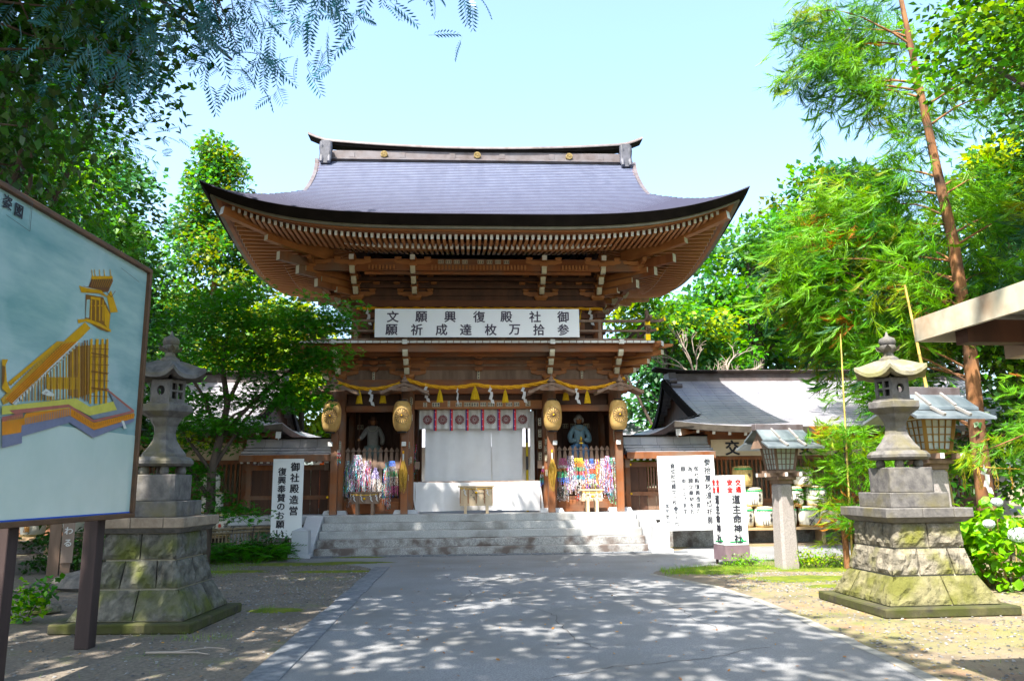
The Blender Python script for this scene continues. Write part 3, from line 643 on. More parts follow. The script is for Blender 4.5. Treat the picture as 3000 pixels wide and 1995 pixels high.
def place_rafters(side,rowpos,mesh,spacing,zoff,slope,asparts,L):
    # side: 'f' front, 'b' back, 'l','r'
    half=W_ if side in 'fb' else HD
    n=int((half-rowpos-.12)/spacing)
    for k in range(-n,n+1):
        t=k*spacing; c1=half-abs(t); cl=half*(1-abs(t)/(half-rowpos))
        # run back only as far as the hip
        z=(eaveZ if side in 'fb' else eaveS)(cl)+zoff
        run=min(L,max(.25,c1-rowpos+.05))
        e=rowpos
        if side=='f': p=(t,VC-HD+e,z); rz=0
        elif side=='b': p=(-t,VC+HD-e,z); rz=math.pi
        elif side=='l': p=(-W_+e,VC-t,z); rz=-math.pi/2
        else: p=(W_-e,VC+t,z); rz=math.pi/2
        ex=slope-(lift if side in 'fb' else lifts)(cl)*.28
        if asparts:
            o=link('rafter',mesh,gate,p,(ex,0,rz)); o.scale=(1,run/L,1)
        else:
            M=Matrix.Translation(p)@Euler((ex,0,rz)).to_matrix().to_4x4()
            m=MB(); m.box((0,run/2,0),(rw,run,rh),0); m.box((0,-.002,0),(rw*.98,.008,rh*.98),1); m.shift(M); stuffb.add(m.v,m.f); stuffb.mi[-12:]=m.mi
place_rafters('f',.50,rF,.141,-.395,.07,True,1.25)
place_rafters('f',1.22,rB,.136,-.415,.22,True,1.9)
for s in 'lr': place_rafters(s,.50,rF,.19,-.395,.07,True,1.25)
for s in 'lr': place_rafters(s,1.22,rB,.19,-.415,.22,False,1.9)
place_rafters('b',.50,rF,.15,-.395,.07,False,1.25); place_rafters('b',1.22,rB,.15,-.415,.22,False,1.9)
o=gobj('rafters',stuffb,[rafterm,whitep]); o['kind']='stuff'
# soffit boards above the rafters, eave fascias
def ring(e,zo,skip=.0,N=48):
    P=[]
    def seg(a,b,n):
        return [a+(b-a)*i/n for i in range(n)]
    fr=W_-e; sd=HD-e
    for t in seg(-fr,fr,N): P.append((t,VC-HD+e,eaveZ(W_-abs(t)-e*0)+zo))
    for t in seg(-sd,sd,N): P.append((W_-e,VC+t,eaveZ(HD-abs(t)-e*0)+zo))
    for t in seg(fr,-fr,N): P.append((t,VC+HD-e,eaveZ(W_-abs(t))+zo))
    for t in seg(sd,-sd,N): P.append((-W_+e,VC+t,eaveZ(HD-abs(t))+zo))
    return P
def band(r1,r2,mb,m=0):
    n=len(r1); mb.add(r1+r2,[(i,(i+1)%n,n+(i+1)%n,n+i) for i in range(n)],m)
def rg(e,zo):
    # height keeps following the corner curve, computed along the outer line so bands stay parallel
    P=[];N=48; fr=W_-e; sd=HD-e
    for i in range(N): t=-1+2*i/N; P.append((t*fr,VC-HD+e,eaveZ(W_*(1-abs(t)))+zo))
    for i in range(N): t=-1+2*i/N; P.append((W_-e,VC+t*sd,eaveS(HD*(1-abs(t)))+zo))
    for i in range(N): t=1-2*i/N; P.append((t*fr,VC+HD-e,eaveZ(W_*(1-abs(t)))+zo))
    for i in range(N): t=1-2*i/N; P.append((-W_+e,VC+t*sd,eaveS(HD*(1-abs(t)))+zo))
    return P
def solidband(e0,z0,e1,z1,name,m):
    mb=MB(); band(rg(e0,z1),rg(e0,z0),mb); band(rg(e0,z0),rg(e1,z0),mb); band(rg(e1,z0),rg(e1,z1),mb); gobj(name,mb,m,recalc=True)
mb=MB(); band(rg(.0,.0),rg(.15,-.225),mb); band(rg(.15,-.225),rg(.5,-.225),mb); gobj('eave_edge',mb,edged,recalc=True)
solidband(.20,-.285,.6,-.22,'eave_strip',edgep)
solidband(.30,-.315,.5,-.28,'eave_board',woodlt)
solidband(.40,-.343,.62,-.30,'eave_board',woodh)
solidband(1.12,-.362,1.24,-.30,'eave_board',woodh)
mb=MB(); 
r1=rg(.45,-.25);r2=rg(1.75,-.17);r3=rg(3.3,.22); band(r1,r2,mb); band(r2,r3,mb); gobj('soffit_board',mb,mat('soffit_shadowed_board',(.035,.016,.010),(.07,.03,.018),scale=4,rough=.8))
# hip rafters at the four corners
for s in(-1,1):
    for q in(-1,1):
        def cp(e,zo): return Vector((s*(W_-e),VC+q*(HD-e),eaveZ(max(0,e*.8))+zo))
        mb=MB(); mb.beam(cp(.42,-.42),cp(1.5,-.42),.17,.2,0,1); mb.beam(cp(1.5,-.421),cp(2.6,-.38),.169,.2,0); gobj('hip_rafter',mb,[woodlt,whitep])
        mb=MB(); mb.beam(cp(1.25,-.56),cp(3.1,-.52),.16,.18,0,1); gobj('hip_rafter',mb,[woodlt,cream])
# ---------- roof surface with stepped copper courses
def course_side(front,rows=34):
    mb=MB()
    es=[4.8*i/rows for i in range(rows+1)]      # distance from the ridge
    for i in range(rows):
        d0,d1=es[i],es[i+1]
        def row(d,bump):
            e=4.8-d; P=[]
            hw=W_-e if e<2.02 else GH+.30*max(0,(1-d/2.78))**2
            N=56
            for k in range(N+1):
                t=-1+2*k/N; u=hw*t; c1=W_-abs(u)
                z=zf(d)+lift(c1)*(d/4.8)**3+bump
                P.append((u,VC-d if front else VC+d,z))
            return P
        a=row(d0,.0);b_=row(d1,.028);c=row(d1,0)
        mb.grid([a,b_],0,False,flip=front); mb.grid([b_,c],1,False,flip=front)
    return mb
seam=mat('roof_seam_dark',(.06,.06,.10),rough=.7)
gobj('roof_courses',course_side(True),[copper,seam]); gobj('roof_courses',course_side(False),[copper,seam])
for s in(-1,1):
    mb=MB(); rows=19
    for i in range(rows):
        def row(e,bump):
            sd=HD-e; P=[]
            for k in range(33):
                t=-1+2*k/32; v=sd*t; c1=HD-abs(v); d=4.8-e
                P.append((s*(W_-e),VC+v,zf(d)+lifts(c1,e)*(d/4.8)**3+bump))
            return P
        e0=2.02*(1-i/rows)+0;e1=2.02*(1-(i+1)/rows)
        mb.grid([row(e0,0),row(e1,.028)],0,False,flip=(s>0)); mb.grid([row(e1,.028),row(e1,0)],1,False,flip=(s>0))
    gobj('hip_roof_courses',mb,[copper,seam])
    # gable wall, barge boards, verge
    mb=MB(); ug=s*(GH-.45); P=[(VC-2.7,zf(2.9)-.0),(VC,zf(0)-.1),(VC+2.7,zf(2.9))]
    for k in range(14):
        v0=VC-2.6+k*5.2/14; v1=v0+5.2/14-.01; zt=min(zf(abs(v0-VC)),zf(abs(v1-VC)))-.1; m2=MB(); m2.b(ug-.02,ug+.02,v0,v1,8.6,max(8.7,zt)); gobj('gable_board',m2,wood)
    for q in(-1,1):
        mb=MB(); N=12; A=[];
        pts=[(s*(GH+.02+.30*(1-d/2.78)**2),VC+q*d,zf(d)) for d in [2.9*i/N for i in range(N+1)]] if True else None
        for i in range(N):
            p,r_=Vector(pts[i]),Vector(pts[i+1]); mb.beam(p+Vector((-s*.04,0,-.17)),r_+Vector((-s*.04,0,-.17)),.07,.28)
        gobj('barge_board',mb,woodlt)
        mb=MB()
        for i in range(N):
            p,r_=Vector(pts[i]),Vector(pts[i+1]); mb.beam(p+Vector((s*.02,0,-.0)),r_+Vector((s*.02,0,-.0)),.10,.085)
        gobj('verge',mb,copper2)
# ---------- ridge
mb=MB(); mb.b(-4.45,4.45,VC-.17,VC+.17,11.0,11.33); gobj('ridge_wall',mb,copper2)
for k in range(6): mb=MB(); mb.box((-3.7+k*1.48,VC,11.2),(.16,.38,.16)); gobj('ridge_block',mb,copper2)
mb=MB(); mb.b(-4.6,4.6,VC-.24,VC+.24,11.04,11.09); gobj('ridge_sill',mb,copper2)
def rz_(u): return 11.42+.0105*abs(u)**2*.9+(.30*max(0,abs(u)-4.3)**1.6 if abs(u)>4.3 else 0)
mb=MB(); pts=[(-5.0+10*i/40) for i in range(41)]
capp=[(-.26,-.03),(-.27,.03),(-.15,.09),(0,.11),(.15,.09),(.27,.03),(.26,-.03)]
rows=[[(u,VC+a*(1 if abs(u)<4.5 else .9),rz_(u)+b_+ (0)) for a,b_ in capp] for u in pts]
mb.grid(rows,0,True); mb.add([r[0] for r in rows]+[r[-1] for r in rows],[(i,i+1,41+i+1,41+i) for i in range(40)],1)
mb.add(rows[0],[tuple(range(7))],2); mb.add(rows[-1],[tuple(range(7))],2)
gobj('ridge_cap',mb,[copper2,edged,woodlt])
mb=MB(); mb.grid([[(u,VC+a,z+rz_(u)-11.42) for a,z in((-.20,11.40),(-.20,11.32),(.20,11.32),(.20,11.40))] for u in [-4.5+9*i/20 for i in range(21)]],0); gobj('ridge_underside',mb,edged)
for s in(-1,1):
    mb=MB(); u=s*4.42
    for k,(w,z0,z1) in enumerate(((.36,11.30,11.46),(.33,11.16,11.30),(.31,11.02,11.16),(.28,10.84,11.02))):
        mb.tube([(u-.10,VC-.02,(z0+z1)/2),(u+.10,VC-.02,(z0+z1)/2)],[w*.5+.05,w*.5+.05],14,smooth=False)
    gobj('ridge_end_ornament',mb,mat('ridge_end_slate',(.05,.052,.062),(.10,.10,.12),scale=6,rough=.6))
    mb=MB(); mb.tube([(u-.11,VC-.42,11.47),(u-.11,VC-.44,11.30),(u-.11,VC-.40,11.12),(u-.11,VC-.46,10.95),(u-.11,VC-.52,10.82)],[.07,.085,.07,.08,.05],8); mb.tube([(u+.11,VC-.42,11.47),(u+.11,VC-.44,11.30),(u+.11,VC-.40,11.12),(u+.11,VC-.46,10.95),(u+.11,VC-.52,10.82)],[.07,.085,.07,.08,.05],8); mb.b(u-.12,u+.12,VC-.5,VC-.3,10.8,11.5); gobj('ridge_end_ornament',mb,mat('ridge_end_slate',(.05,.052,.062),(.10,.10,.12),scale=6,rough=.6))
for u in(-2.75,0,2.75):
    mb=MB(); mb.tube([(u,VC-.17,11.20),(u,VC-.26,11.20)],[.105,.10],20,smooth=False); mb.tube([(u,VC-.25,11.2),(u,VC-.28,11.2)],[.03,.02],8)
    for k in range(16):
        t=2*math.pi*k/16; mb.tube([(u+.03*math.cos(t),VC-.265,11.2+.03*math.sin(t)),(u+.085*math.cos(t),VC-.262,11.2+.085*math.sin(t))],[.006,.012],5)
    gobj('ridge_crest',mb,mat('gilt_worn',(.20,.145,.06),(.32,.24,.12),scale=20,rough=.6,metal=.3))
# small votive stickers pasted on beams and posts
paperold=mat('old_paper',(.50,.44,.33),(.62,.56,.44),scale=8)
def sticker(u,v,z,w,h,k=3):
    mb=MB(); mb.box((0,0,0),(w,.006,h),0)
    for i in range(k):
        if w>h: x=-w/2+w*(i+.5)/k; mb.box((x,-.004,rnd.uniform(-.1,.1)*h),(w/k*.62,.004,h*.16),1); mb.box((x,-.004,h*.22),(w/k*.5,.004,h*.14),1); mb.box((x,-.004,-h*.1),(w/k*.14,.004,h*.6),1); mb.box((x,-.004,-h*.30),(w/k*.6,.004,h*.14),1)
        else: z_=-h/2+h*(i+.5)/k; mb.box((0,-.004,z_),(w*.6,.004,h/k*.2),1); mb.box((0,-.004,z_),(w*.15,.004,h/k*.7),1); mb.box((0,-.004,z_+h/k*.28),(w*.5,.004,h/k*.14),1)
    gobj('pasted_slip',mb,[paperold,ink],loc=(u,v,z))
for u,w in((-1.12,.2),(-.52,.16),(-.30,.17),(-.1,.2),(.12,.16),(.33,.18),(.55,.15),(.80,.17),(1.0,.14),(-1.4,.10)): sticker(u+.0,2.0,3.65,w,.115)
sticker(-.78,2.0,3.67,.06,.16,4); sticker(1.3,2.0,3.67,.13,.14)
for u,w in((-.98,.15),(-.78,.15),(-.57,.15),(-.36,.14),(.05,.16),(.28,.14),(.50,.15),(.72,.14)): sticker(u,V0-1.12,7.26,w,.10)
mb=MB(); mb.b(-3.9,3.9,V0-1.09,V0-.99,7.19,7.34); gobj('purlin',mb,woodh)
for s,us in((-1,(-1.84,-1.7,-2.0)),(1,(1.62,1.72,2.02))):
    for j in range(9): sticker(s*1.86+rnd.uniform(-.14,-.04)*s,1.84 if False else 1.845,FL+.9+rnd.uniform(0,2.0),.05,.16,3)
sticker(-3.55,1.845,2.6,.055,.22,4); sticker(3.55,1.845,2.8,.055,.3,4); sticker(3.5,1.845,3.3,.06,.3,4)
for z in(3.2,2.9,2.6,2.3): sticker(1.62,2.19,z,.08,.2,3)
sticker(0,1.905,4.42,.07,.22,3); sticker(2.74,1.905,4.42,.06,.2,3); sticker(-2.74,1.905,4.4,.06,.2,3)
for u in(2.5,2.72,3.1,-3.3): sticker(u,3.74,3.2,.16,.13,3)
# ================================================================ SIDE BUILDINGS AND CORRIDOR WALLS
tilem=mat('roof_copper_shingle',(.32,.32,.37),(.50,.49,.52),scale=1.6,rough=.36,metal=.25,bump=.05,c3=(.50,.47,.49),s3=1.7,t3=(.42,.75),stretch=(1.5,.7,.7),brick=(.45,8.,.01,.8,.6))
def side_building(sg,L,name,label):
    b=thing(name,label,'building',G(0,0,0),GA)
    X=lambda u: sg*u
    E0=4.98; VE=1.40; VR=5.2; VB=9.0; RE=6.15; ZE=2.98; ZR=4.72
    U1=L
    def zr(d): return ZR-.62*d+.0425*d*d      # d: distance from the ridge 0..3.8
    def lf(c): return .16*max(0,1-c/2.6)**2
    rows=20
    for fr in(1,-1):
        mb=MB()
        for i in range(rows):
            def row(d,bp):
                e=3.8-d; u0=E0+e if e<1.0 else RE-.20-.0*(d)+ .12*(1-min(1,d/2.8)) 
                if e>=1.0: u0=RE-.22-.22*max(0,(1-d/2.8))**2
                return [(X(u0+(U1-u0)*(k/24)**1.8),VR-fr*d,zr(d)+lf(u0+(U1-u0)*(k/24)**1.8-E0)*(d/3.8)**2+bp) for k in range(25)]
            d0=3.8*i/rows;d1=3.8*(i+1)/rows
            fl=(fr*sg>0)
            mb.grid([row(d0,0),row(d1,.014)],0,False,flip=fl); mb.grid([row(d1,.014),row(d1,0)],0,False,flip=fl)
        obj('roof_courses',mb,tilem,b)
    # hip skirt at the gable end
    mb=MB()
    for i in range(6):
        def row(e,bp): return [(X(E0+e),VR+(3.8-e)*(-1+2*k/16),zr(3.8-e)+lf((3.8-e)*(1-abs(-1+2*k/16)))*((3.8-e)/3.8)**2+bp) for k in range(17)]
        e0=1.05*(1-i/6);e1=1.05*(1-(i+1)/6)
        mb.grid([row(e0,0),row(e1,.014)],0,False,flip=(sg<0)); mb.grid([row(e1,.014),row(e1,0)],0,False,flip=(sg<0))
    obj('hip_courses',mb,tilem,b)
    # eave edge along front and side
    mb=MB()
    fr=[(X(E0+(U1-E0)*(k/24)**1.8),VE,zr(3.8)+lf((U1-E0)*(k/24)**1.8)) for k in range(25)]
    mb.grid([[(p[0],p[1]+.0,p[2]) for p in fr],[(p[0],p[1]+.03,p[2]-.15) for p in fr],[(p[0],p[1]+.5,p[2]-.13) for p in fr]],0)
    sd_=[(X(E0),VE+(VB-VE)*k/16,zr(3.8)+lf(3.8*(1-abs(-1+2*k/16)))) for k in range(17)]
    mb.grid([[p for p in sd_],[(p[0]+sg*.03,p[1],p[2]-.15) for p in sd_],[(p[0]+sg*.5,p[1],p[2]-.13) for p in sd_]],0)
    obj('eave_edge',mb,mat('eave_metal_edge',(.10,.085,.075),(.16,.14,.12),scale=4,rough=.5,metal=.3),b,recalc=True)
    mb=MB(); mb.grid([[(X(u),v,2.86+(.42*(v-VE) if v<4 else 1.1)) for u in(RE+.3,U1)] for v in(VE+.2,2.7,4)],0); mb.grid([[(X(u),v,2.84+.10*(u-E0)) for u in(E0+.3,RE+.3)] for v in(VE+.3,VB-.3)],0)
    obj('soffit',mb,wood,b)
    # gable with dark boards and barge board
    for k in range(12):
        v0=VR-2.6+k*5.2/12; d=min(abs(v0-VR),abs(v0+.43-VR)); zt=zr(max(abs(v0-VR),abs(v0+.43-VR)))-.06
        if zt>3.2: mb=MB(); mb.b(X(RE-.02)-.02,X(RE-.02)+.02,v0,v0+.425,3.1,zt); obj('gable_board',mb,wooddk,b)
    for q in(-1,1):
        mb=MB(); pts=[(X(RE-.25-.22*(1-d/2.8)**2),VR+q*d,zr(d)-.12) for d in [2.8*i/8 for i in range(9)]]
        for i in range(8): mb.beam(pts[i],pts[i+1],.08,.24)
        obj('barge_board',mb,edged,b)
    # ridge
    mb=MB(); mb.b(X(RE-.25),X(U1),VR-.15,VR+.15,ZR-.12,ZR+.16); obj('ridge_wall',mb,copper2,b)
    mb=MB(); 
    pts=[RE-.75+(U1-RE+.75)*(k/20)**2 for k in range(21)]
    rz=lambda u: ZR+.20+.10*max(0,1-(u-(RE-.75))/1.4)**2
    for i in range(20): mb.beam((X(pts[i]),VR,rz(pts[i])),(X(pts[i+1]),VR,rz(pts[i+1])),.46,.08)
    obj('ridge_cap',mb,edged,b)
    mb=MB(); 
    for i in range(20): mb.beam((X(pts[i]),VR,rz(pts[i])+.055),(X(pts[i+1]),VR,rz(pts[i+1])+.055),.36,.03)
    obj('ridge_top',mb,copper2,b)
    mb=MB(); mb.b(X(RE-.25)-.11,X(RE-.25)+.11,VR-.32,VR+.32,ZR-.25,ZR+.17); mb.tube([(X(RE-.14),VR-.36,ZR-.1),(X(RE-.36),VR-.36,ZR-.1)],.09,10); mb.tube([(X(RE-.02),VR-.50,ZR-.28),(X(RE-.36),VR-.50,ZR-.28)],.09,10); obj('ridge_end_ornament',mb,copper2,b)
    # rafters with white ends
    rm=MB(); rm.box((0,.62,.0),(.075,1.24,.085),0); rm.box((0,-.003,0),(.074,.012,.084),1); rme=rm.mesh('rafter',[wood,whitep])
    n=int((U1-E0-.7)/.42)
    for k in range(n): link('rafter',rme,b,(X(E0+.66+k*.42),VE+.22,2.80+lf(.7+k*.42)),(.30,0,0))
    for k in range(14): link('rafter',rme,b,(X(E0+.25),VE+.7+k*.42,2.80),(.30,0,-sg*math.pi/2))
    mb=MB(); a=Vector((X(E0+.12),VE+.12,2.86)); mb.beam(a,a+Vector((sg*1.4,1.4,.25)),.15,.17,0,1); obj('hip_rafter',mb,[wood,whitep],b)
    mb=MB(); mb.b(X(6.1),X(U1),2.55,2.75,2.73,2.95); obj('wall_plate',mb,woodh,b)
    mb=MB(); mb.b(X(6.1),X(6.25),2.6,8,2.6,2.9); obj('wall_plate',mb,woodh,b)
    # wall: posts, panel, lattice, sill
    posts=[6.17,8.15,10.1,12.1,14.1,16.1]
    for u in posts:
        if u<U1: mb=MB(); mb.box((X(u),2.68,1.50),(.17,.17,2.5)); obj('post',mb,wood,b)
    for i in range(len(posts)-1):
        if posts[i+1]>U1+.1: break
        a,c=posts[i]+.09,posts[i+1]-.09
        mb=MB(); mb.b(X(a),X(c),2.66,2.74,2.17,2.27); obj('lattice_frame',mb,wood,b)
        mb=MB(); mb.b(X(a),X(c),2.66,2.74,1.03,1.13); obj('lattice_frame',mb,wood,b)
        nb=15
        for k in range(nb):
            mb=MB(); u=a+(c-a)*(k+.5)/nb; mb.b(X(u)-.022,X(u)+.022,2.67,2.71,1.13,2.17); obj('lattice_bar',mb,wood,b)
        mb=MB(); mb.b(X(a),X(c),2.69,2.74,.3,1.03); obj('wall_board',mb,woodh,b)
    mb=MB(); mb.b(X(6.1),X(U1),3.6,3.7,.3,2.9); obj('back_wall',mb,mat('interior_plaster',(.30,.26,.20),(.40,.35,.27),scale=3),b)
    mb=MB(); mb.b(X(6.12),X(6.20),2.7,8.5,.2,3.0); obj('end_wall',mb,wooddk,b)
    mb=MB(); mb.b(X(6.0),X(U1),2.45,8.5,0,.30); obj('base_stones',mb,granited,b)
    return b
rb=side_building(1,15.2,'prayer_office','long low timber building with grey roof and lettered panel to the right of the gate')
lb=side_building(-1,15.2,'left_hall','long low timber building with grey roof to the left of the gate, behind the maple')
# lettered cream panels on the right building
panm=mat('cream_board',(.66,.55,.40),(.74,.63,.48),scale=2,rough=.7)
mb=MB(); mb.b(6.27,10.5,2.60,2.645,2.28,2.72); obj('name_board',mb,panm,rb)
for ch,u in (('交',6.86),('通',7.87),('安',8.89),('全',9.9)): link('lettering',text_mesh(ch,.42,.014,.004,ink),rb,(u,2.594,2.50))
mb=MB(); mb.b(-10.5,-6.27,2.60,2.645,2.28,2.72); obj('name_board',mb,panm,lb)
def corridor(sg):
    c=thing('corridor_wall','dark timber corridor wall with low metal roof %s'%('left of the gate behind the white vertical sign' if sg<0 else 'right of the gate behind the large white notice'),'wall',G(0,0,0),GA)
    a,b_=3.78,6.1
    X=lambda u: sg*u
    mb=MB()
    prof=[(1.72,2.36),(1.9,2.42),(2.1,2.50),(2.3,2.58),(2.44,2.66)]
    for i in range(4):
        (v0,z0),(v1,z1)=prof[i],prof[i+1]; mb.b(X(a),X(b_),v0,v1+.02,z0+.0,z1-.03)
        mb.add([(X(a),v0,z0-.005),(X(b_),v0,z0-.005),(X(b_),v1,z1-.01),(X(a),v1,z1-.01)],[(0,1,2,3)])
    obj('roof',mb,tilem,c)
    mb=MB(); mb.add([(X(a),2.44,2.62),(X(b_),2.44,2.62),(X(b_),3.2,2.36),(X(a),3.2,2.36)],[(0,1,2,3)]); mb.b(X(a),X(b_),2.36,2.56,2.62,2.80); obj('roof',mb,tilem,c)
    mb=MB(); mb.b(X(a),X(b_),2.30,2.62,2.80,2.845); obj('ridge_cap',mb,edged,c)
    mb=MB(); mb.b(X(a),X(b_),1.70,1.78,2.20,2.37); obj('eave_board',mb,wood,c)
    rm=MB(); rm.box((0,.35,0),(.07,.7,.075),0); rm.box((0,-.003,0),(.069,.012,.074),1); me=rm.mesh('rafter',[wood,whitep])
    for k in range(14): link('rafter',me,c,(X(a+.14+k*.165),1.86,2.20),(.15,0,0))
    for u in (3.9,4.95,6.0): mb=MB(); mb.box((X(u),2.4,1.55),(.13,.13,1.36)); obj('post',mb,wood,c)
    mb=MB(); mb.b(X(a),X(b_),2.32,2.46,2.0,2.13); obj('head_rail',mb,wood,c)
    mb=MB(); mb.b(X(a),X(b_),2.34,2.42,1.25,1.35); obj('middle_rail',mb,wood,c)
    for i,(u0,u1) in enumerate(((3.97,4.88),(5.02,5.93))):
        n=4
        for k in range(n):
            w=(u1-u0)/n
            if sg>0 and i==1 or (sg>0 and i==0 and k>1): 
                mb=MB(); mb.b(X(u0+k*w+.005),X(u0+(k+1)*w-.005),2.38,2.41,.875,1.25); obj('panel_board',mb,wood,c)
                for j in range(3): mb=MB(); uu=u0+k*w+w*(j+.5)/3; mb.b(X(uu)-.02,X(uu)+.02,2.38,2.41,1.45,2.0); obj('window_bar',mb,wood,c)
                mb=MB(); mb.b(X(u0+k*w+.005),X(u0+(k+1)*w-.005),2.38,2.41,1.35,1.45); obj('panel_board',mb,wood,c)
            else:
                mb=MB(); mb.b(X(u0+k*w+.004),X(u0+(k+1)*w-.004),2.38,2.41,.875,2.0); obj('panel_board',mb,wooddk,c)
        for zz in (1.30,2.06): mb=MB(); mb.tube([(X(u0+.0),2.31,zz),(X(u0+.0),2.29,zz)],.03,8); obj('gilt_boss',mb,gold,c)
corridor(-1); corridor(1)
# distant inner hall seen through the passage
ih=thing('inner_hall','distant white walled hall with vermilion trim glimpsed through the gate passage','building',G(0,16,0),GA)
mb=MB(); mb.b(-7,7,0,3,0,3.4); obj('wall',mb,mat('hall_plaster',(.75,.75,.72),rough=.8),ih)
verm=mat('vermilion',(.60,.12,.03),(.7,.17,.05),scale=3)
mb=MB(); mb.b(-7,7,-.06,0,.5,1.55); obj('vermilion_board',mb,verm,ih)
mb=MB(); mb.b(-7,7,-.10,-.06,1.5,1.62); obj('rail',mb,red,ih)
for k in range(9): mb=MB(); mb.box((-6.6+k*1.65,-.1,1.7),(.16,.16,3.4)); obj('post',mb,verm,ih)
mb=MB(); mb.grid([[(u,v,z) for u in(-7.6,7.6)] for v,z in((-1.1,3.15),(.8,3.9),(1.5,4.3))]); mb.grid([[(u,v,z) for u in(-7.6,7.6)] for v,z in((1.5,4.3),(4,3.2))]); obj('roof',mb,tilem,ih)
# ================================================================ HANGINGS ON THE GATE
ORD=['first','second','third','fourth','fifth','sixth','seventh','eighth','ninth','tenth','eleventh','twelfth']
def twisted(pts,r,n=3,turns=9.):
    mb=MB(); pts=[Vector(p) for p in pts]
    L=[0]; 
    for a,b_ in zip(pts,pts[1:]): L.append(L[-1]+(b_-a).length)
    for s in range(n):
        Q=[]
        for i,p in enumerate(pts):
            d=(pts[min(i+1,len(pts)-1)]-pts[max(i-1,0)]).normalized(); a=Vector((0,1,0)); u=d.cross(a).normalized(); t=L[i]*turns+2*math.pi*s/n
            Q.append(p+(a*math.cos(t)+u*math.sin(t))*r*.55)
        mb.tube(Q,r*.62,6)
    return mb
def catenary(a,b_,sag,n=26):
    return [(a[0]+(b_[0]-a[0])*t,a[1]+(b_[1]-a[1])*t,a[2]+(b_[2]-a[2])*t-sag*4*t*(1-t)) for t in [i/n for i in range(n)]]
P=[]
ks=[(-3.85,4.30),(-1.88,4.27),(-.16,4.10),(1.86,4.27),(3.75,4.30)]
sags=[.24,.13,.13,.24]
ks2=[(-3.85,4.27),(-1.88,4.24),(-.16,4.12),(1.86,4.24),(3.75,4.27)]
for (a,b_),s in zip(zip(ks2,ks2[1:]),sags): P+=catenary((a[0],1.55,a[1]),(b_[0],1.55,b_[1]),s)
P.append((3.75,1.55,4.27))
def rope_z(u): 
    q=min(range(len(P)),key=lambda i:abs(P[i][0]-u)); return P[q][2]
sr=twisted(P,.048); o=obj('sacred_rope',sr,rope,None,G(0,0,0),(0,0,GA)); tag(o,'thick twisted orange straw rope looped across the front of the gate below the balcony','rope')
sr=twisted([(-3.3+6.6*i/160,1.98,6.22+.008*math.sin(i*.7)) for i in range(161)],.038); o=obj('sacred_rope',sr,rope,None,G(0,0,0),(0,0,GA)); tag(o,'straight twisted straw rope stretched across the upper storey above the banner','rope')
tm=MB(); tm.lathe([(.012,.0),(.014,-.09)],8); tm.lathe([(.022,-.085),(.034,-.11),(.03,-.13),(.05,-.22),(.075,-.36),(.078,-.385)],14,smooth=False)
for k in range(14):
    t=2*math.pi*k/14; tm.tube([(.03*math.cos(t),.03*math.sin(t),-.12),(.056*math.cos(t),.056*math.sin(t),-.24),(.08*math.cos(t),.08*math.sin(t),-.40)],[.006,.009,.010],4)
tme=tm.mesh('tassel',straw)
tm_=mat('tassel_gold',(.62,.40,.04),(.80,.55,.10),scale=30,rough=.85,trans=.15); tme.materials[0]=tm_
for i,u in enumerate((-3.11,-2.51,-1.06,-.16,.62,2.19,2.75)):
    z=rope_z(u)-.0
    o=link('tassel',tme,None,G(u,1.53,z),(0,0,GA)); o.scale=(1.35,1.35,1.0) if i==3 else (1,1,1)
    tag(o,'%s golden straw tassel from the left hanging from the looped rope'%ORD[i] if i!=3 else 'broadest golden tassel, at the middle of the looped rope over the entrance','tassel','golden tassels on the looped rope')
sm=MB()
def shide(mb,s=1,mirror=1):
    z=0;x=0; w=.085*s;h=.125*s
    for k in range(4):
        ww=w*(.75+.09*k); sh=(.02*(1 if k%2 else -1))*s+.012*k
        mb.add([(mirror*(x-ww/2+.02*s),.004*k,z),(mirror*(x+ww/2+.02*s),.004*k,z-.02*s),(mirror*(x+ww/2-.01*s+sh),.004*k+.006,z-h),(mirror*(x-ww/2-.01*s+sh),.004*k+.006,z-h+.03*s)],[(0,1,2,3)])
        x+=.016*s*(1 if k%2==0 else -.3); z-=h*.78
    mb.add([(mirror*-.006,0,.05*s),(mirror*.006,0,.05*s),(mirror*.01,0,-.01),(mirror*-.01,0,-.01)],[(0,1,2,3)])
shide(sm,1.); sme_=sm.mesh('zigzag_paper',paper)
for i,u in enumerate((-2.83,-1.42,-.61,.23,1.08,2.46)):
    o=link('zigzag_paper',sme_,None,G(u,1.51,rope_z(u)-.03),(0,0,GA+(.0 if i not in(2,) else 1.1))); tag(o,'%s white zigzag paper streamer from the left on the looped rope'%ORD[i],'paper streamer','white zigzag streamers on the looped rope')
for i,u in enumerate((-3.0,-2.35,-1.5,-.6,.55,1.6,2.25,2.95)):
    o=link('zigzag_paper',sme_,None,G(u,1.93,6.17),(0,0,GA)); tag(o,'%s paper streamer from the left on the straight upper rope'%ORD[i],'paper streamer','zigzag streamers on the upper rope')
for i,u in enumerate((-2.78,2.72)):
    o=link('tassel',tme,None,G(u,1.95,6.16),(0,.25*(1 if i else 0),GA)); o.scale=(.8,.8,1.5); tag(o,'thin straw tassel on the upper rope %s of the banner'%('left','right')[i],'tassel')
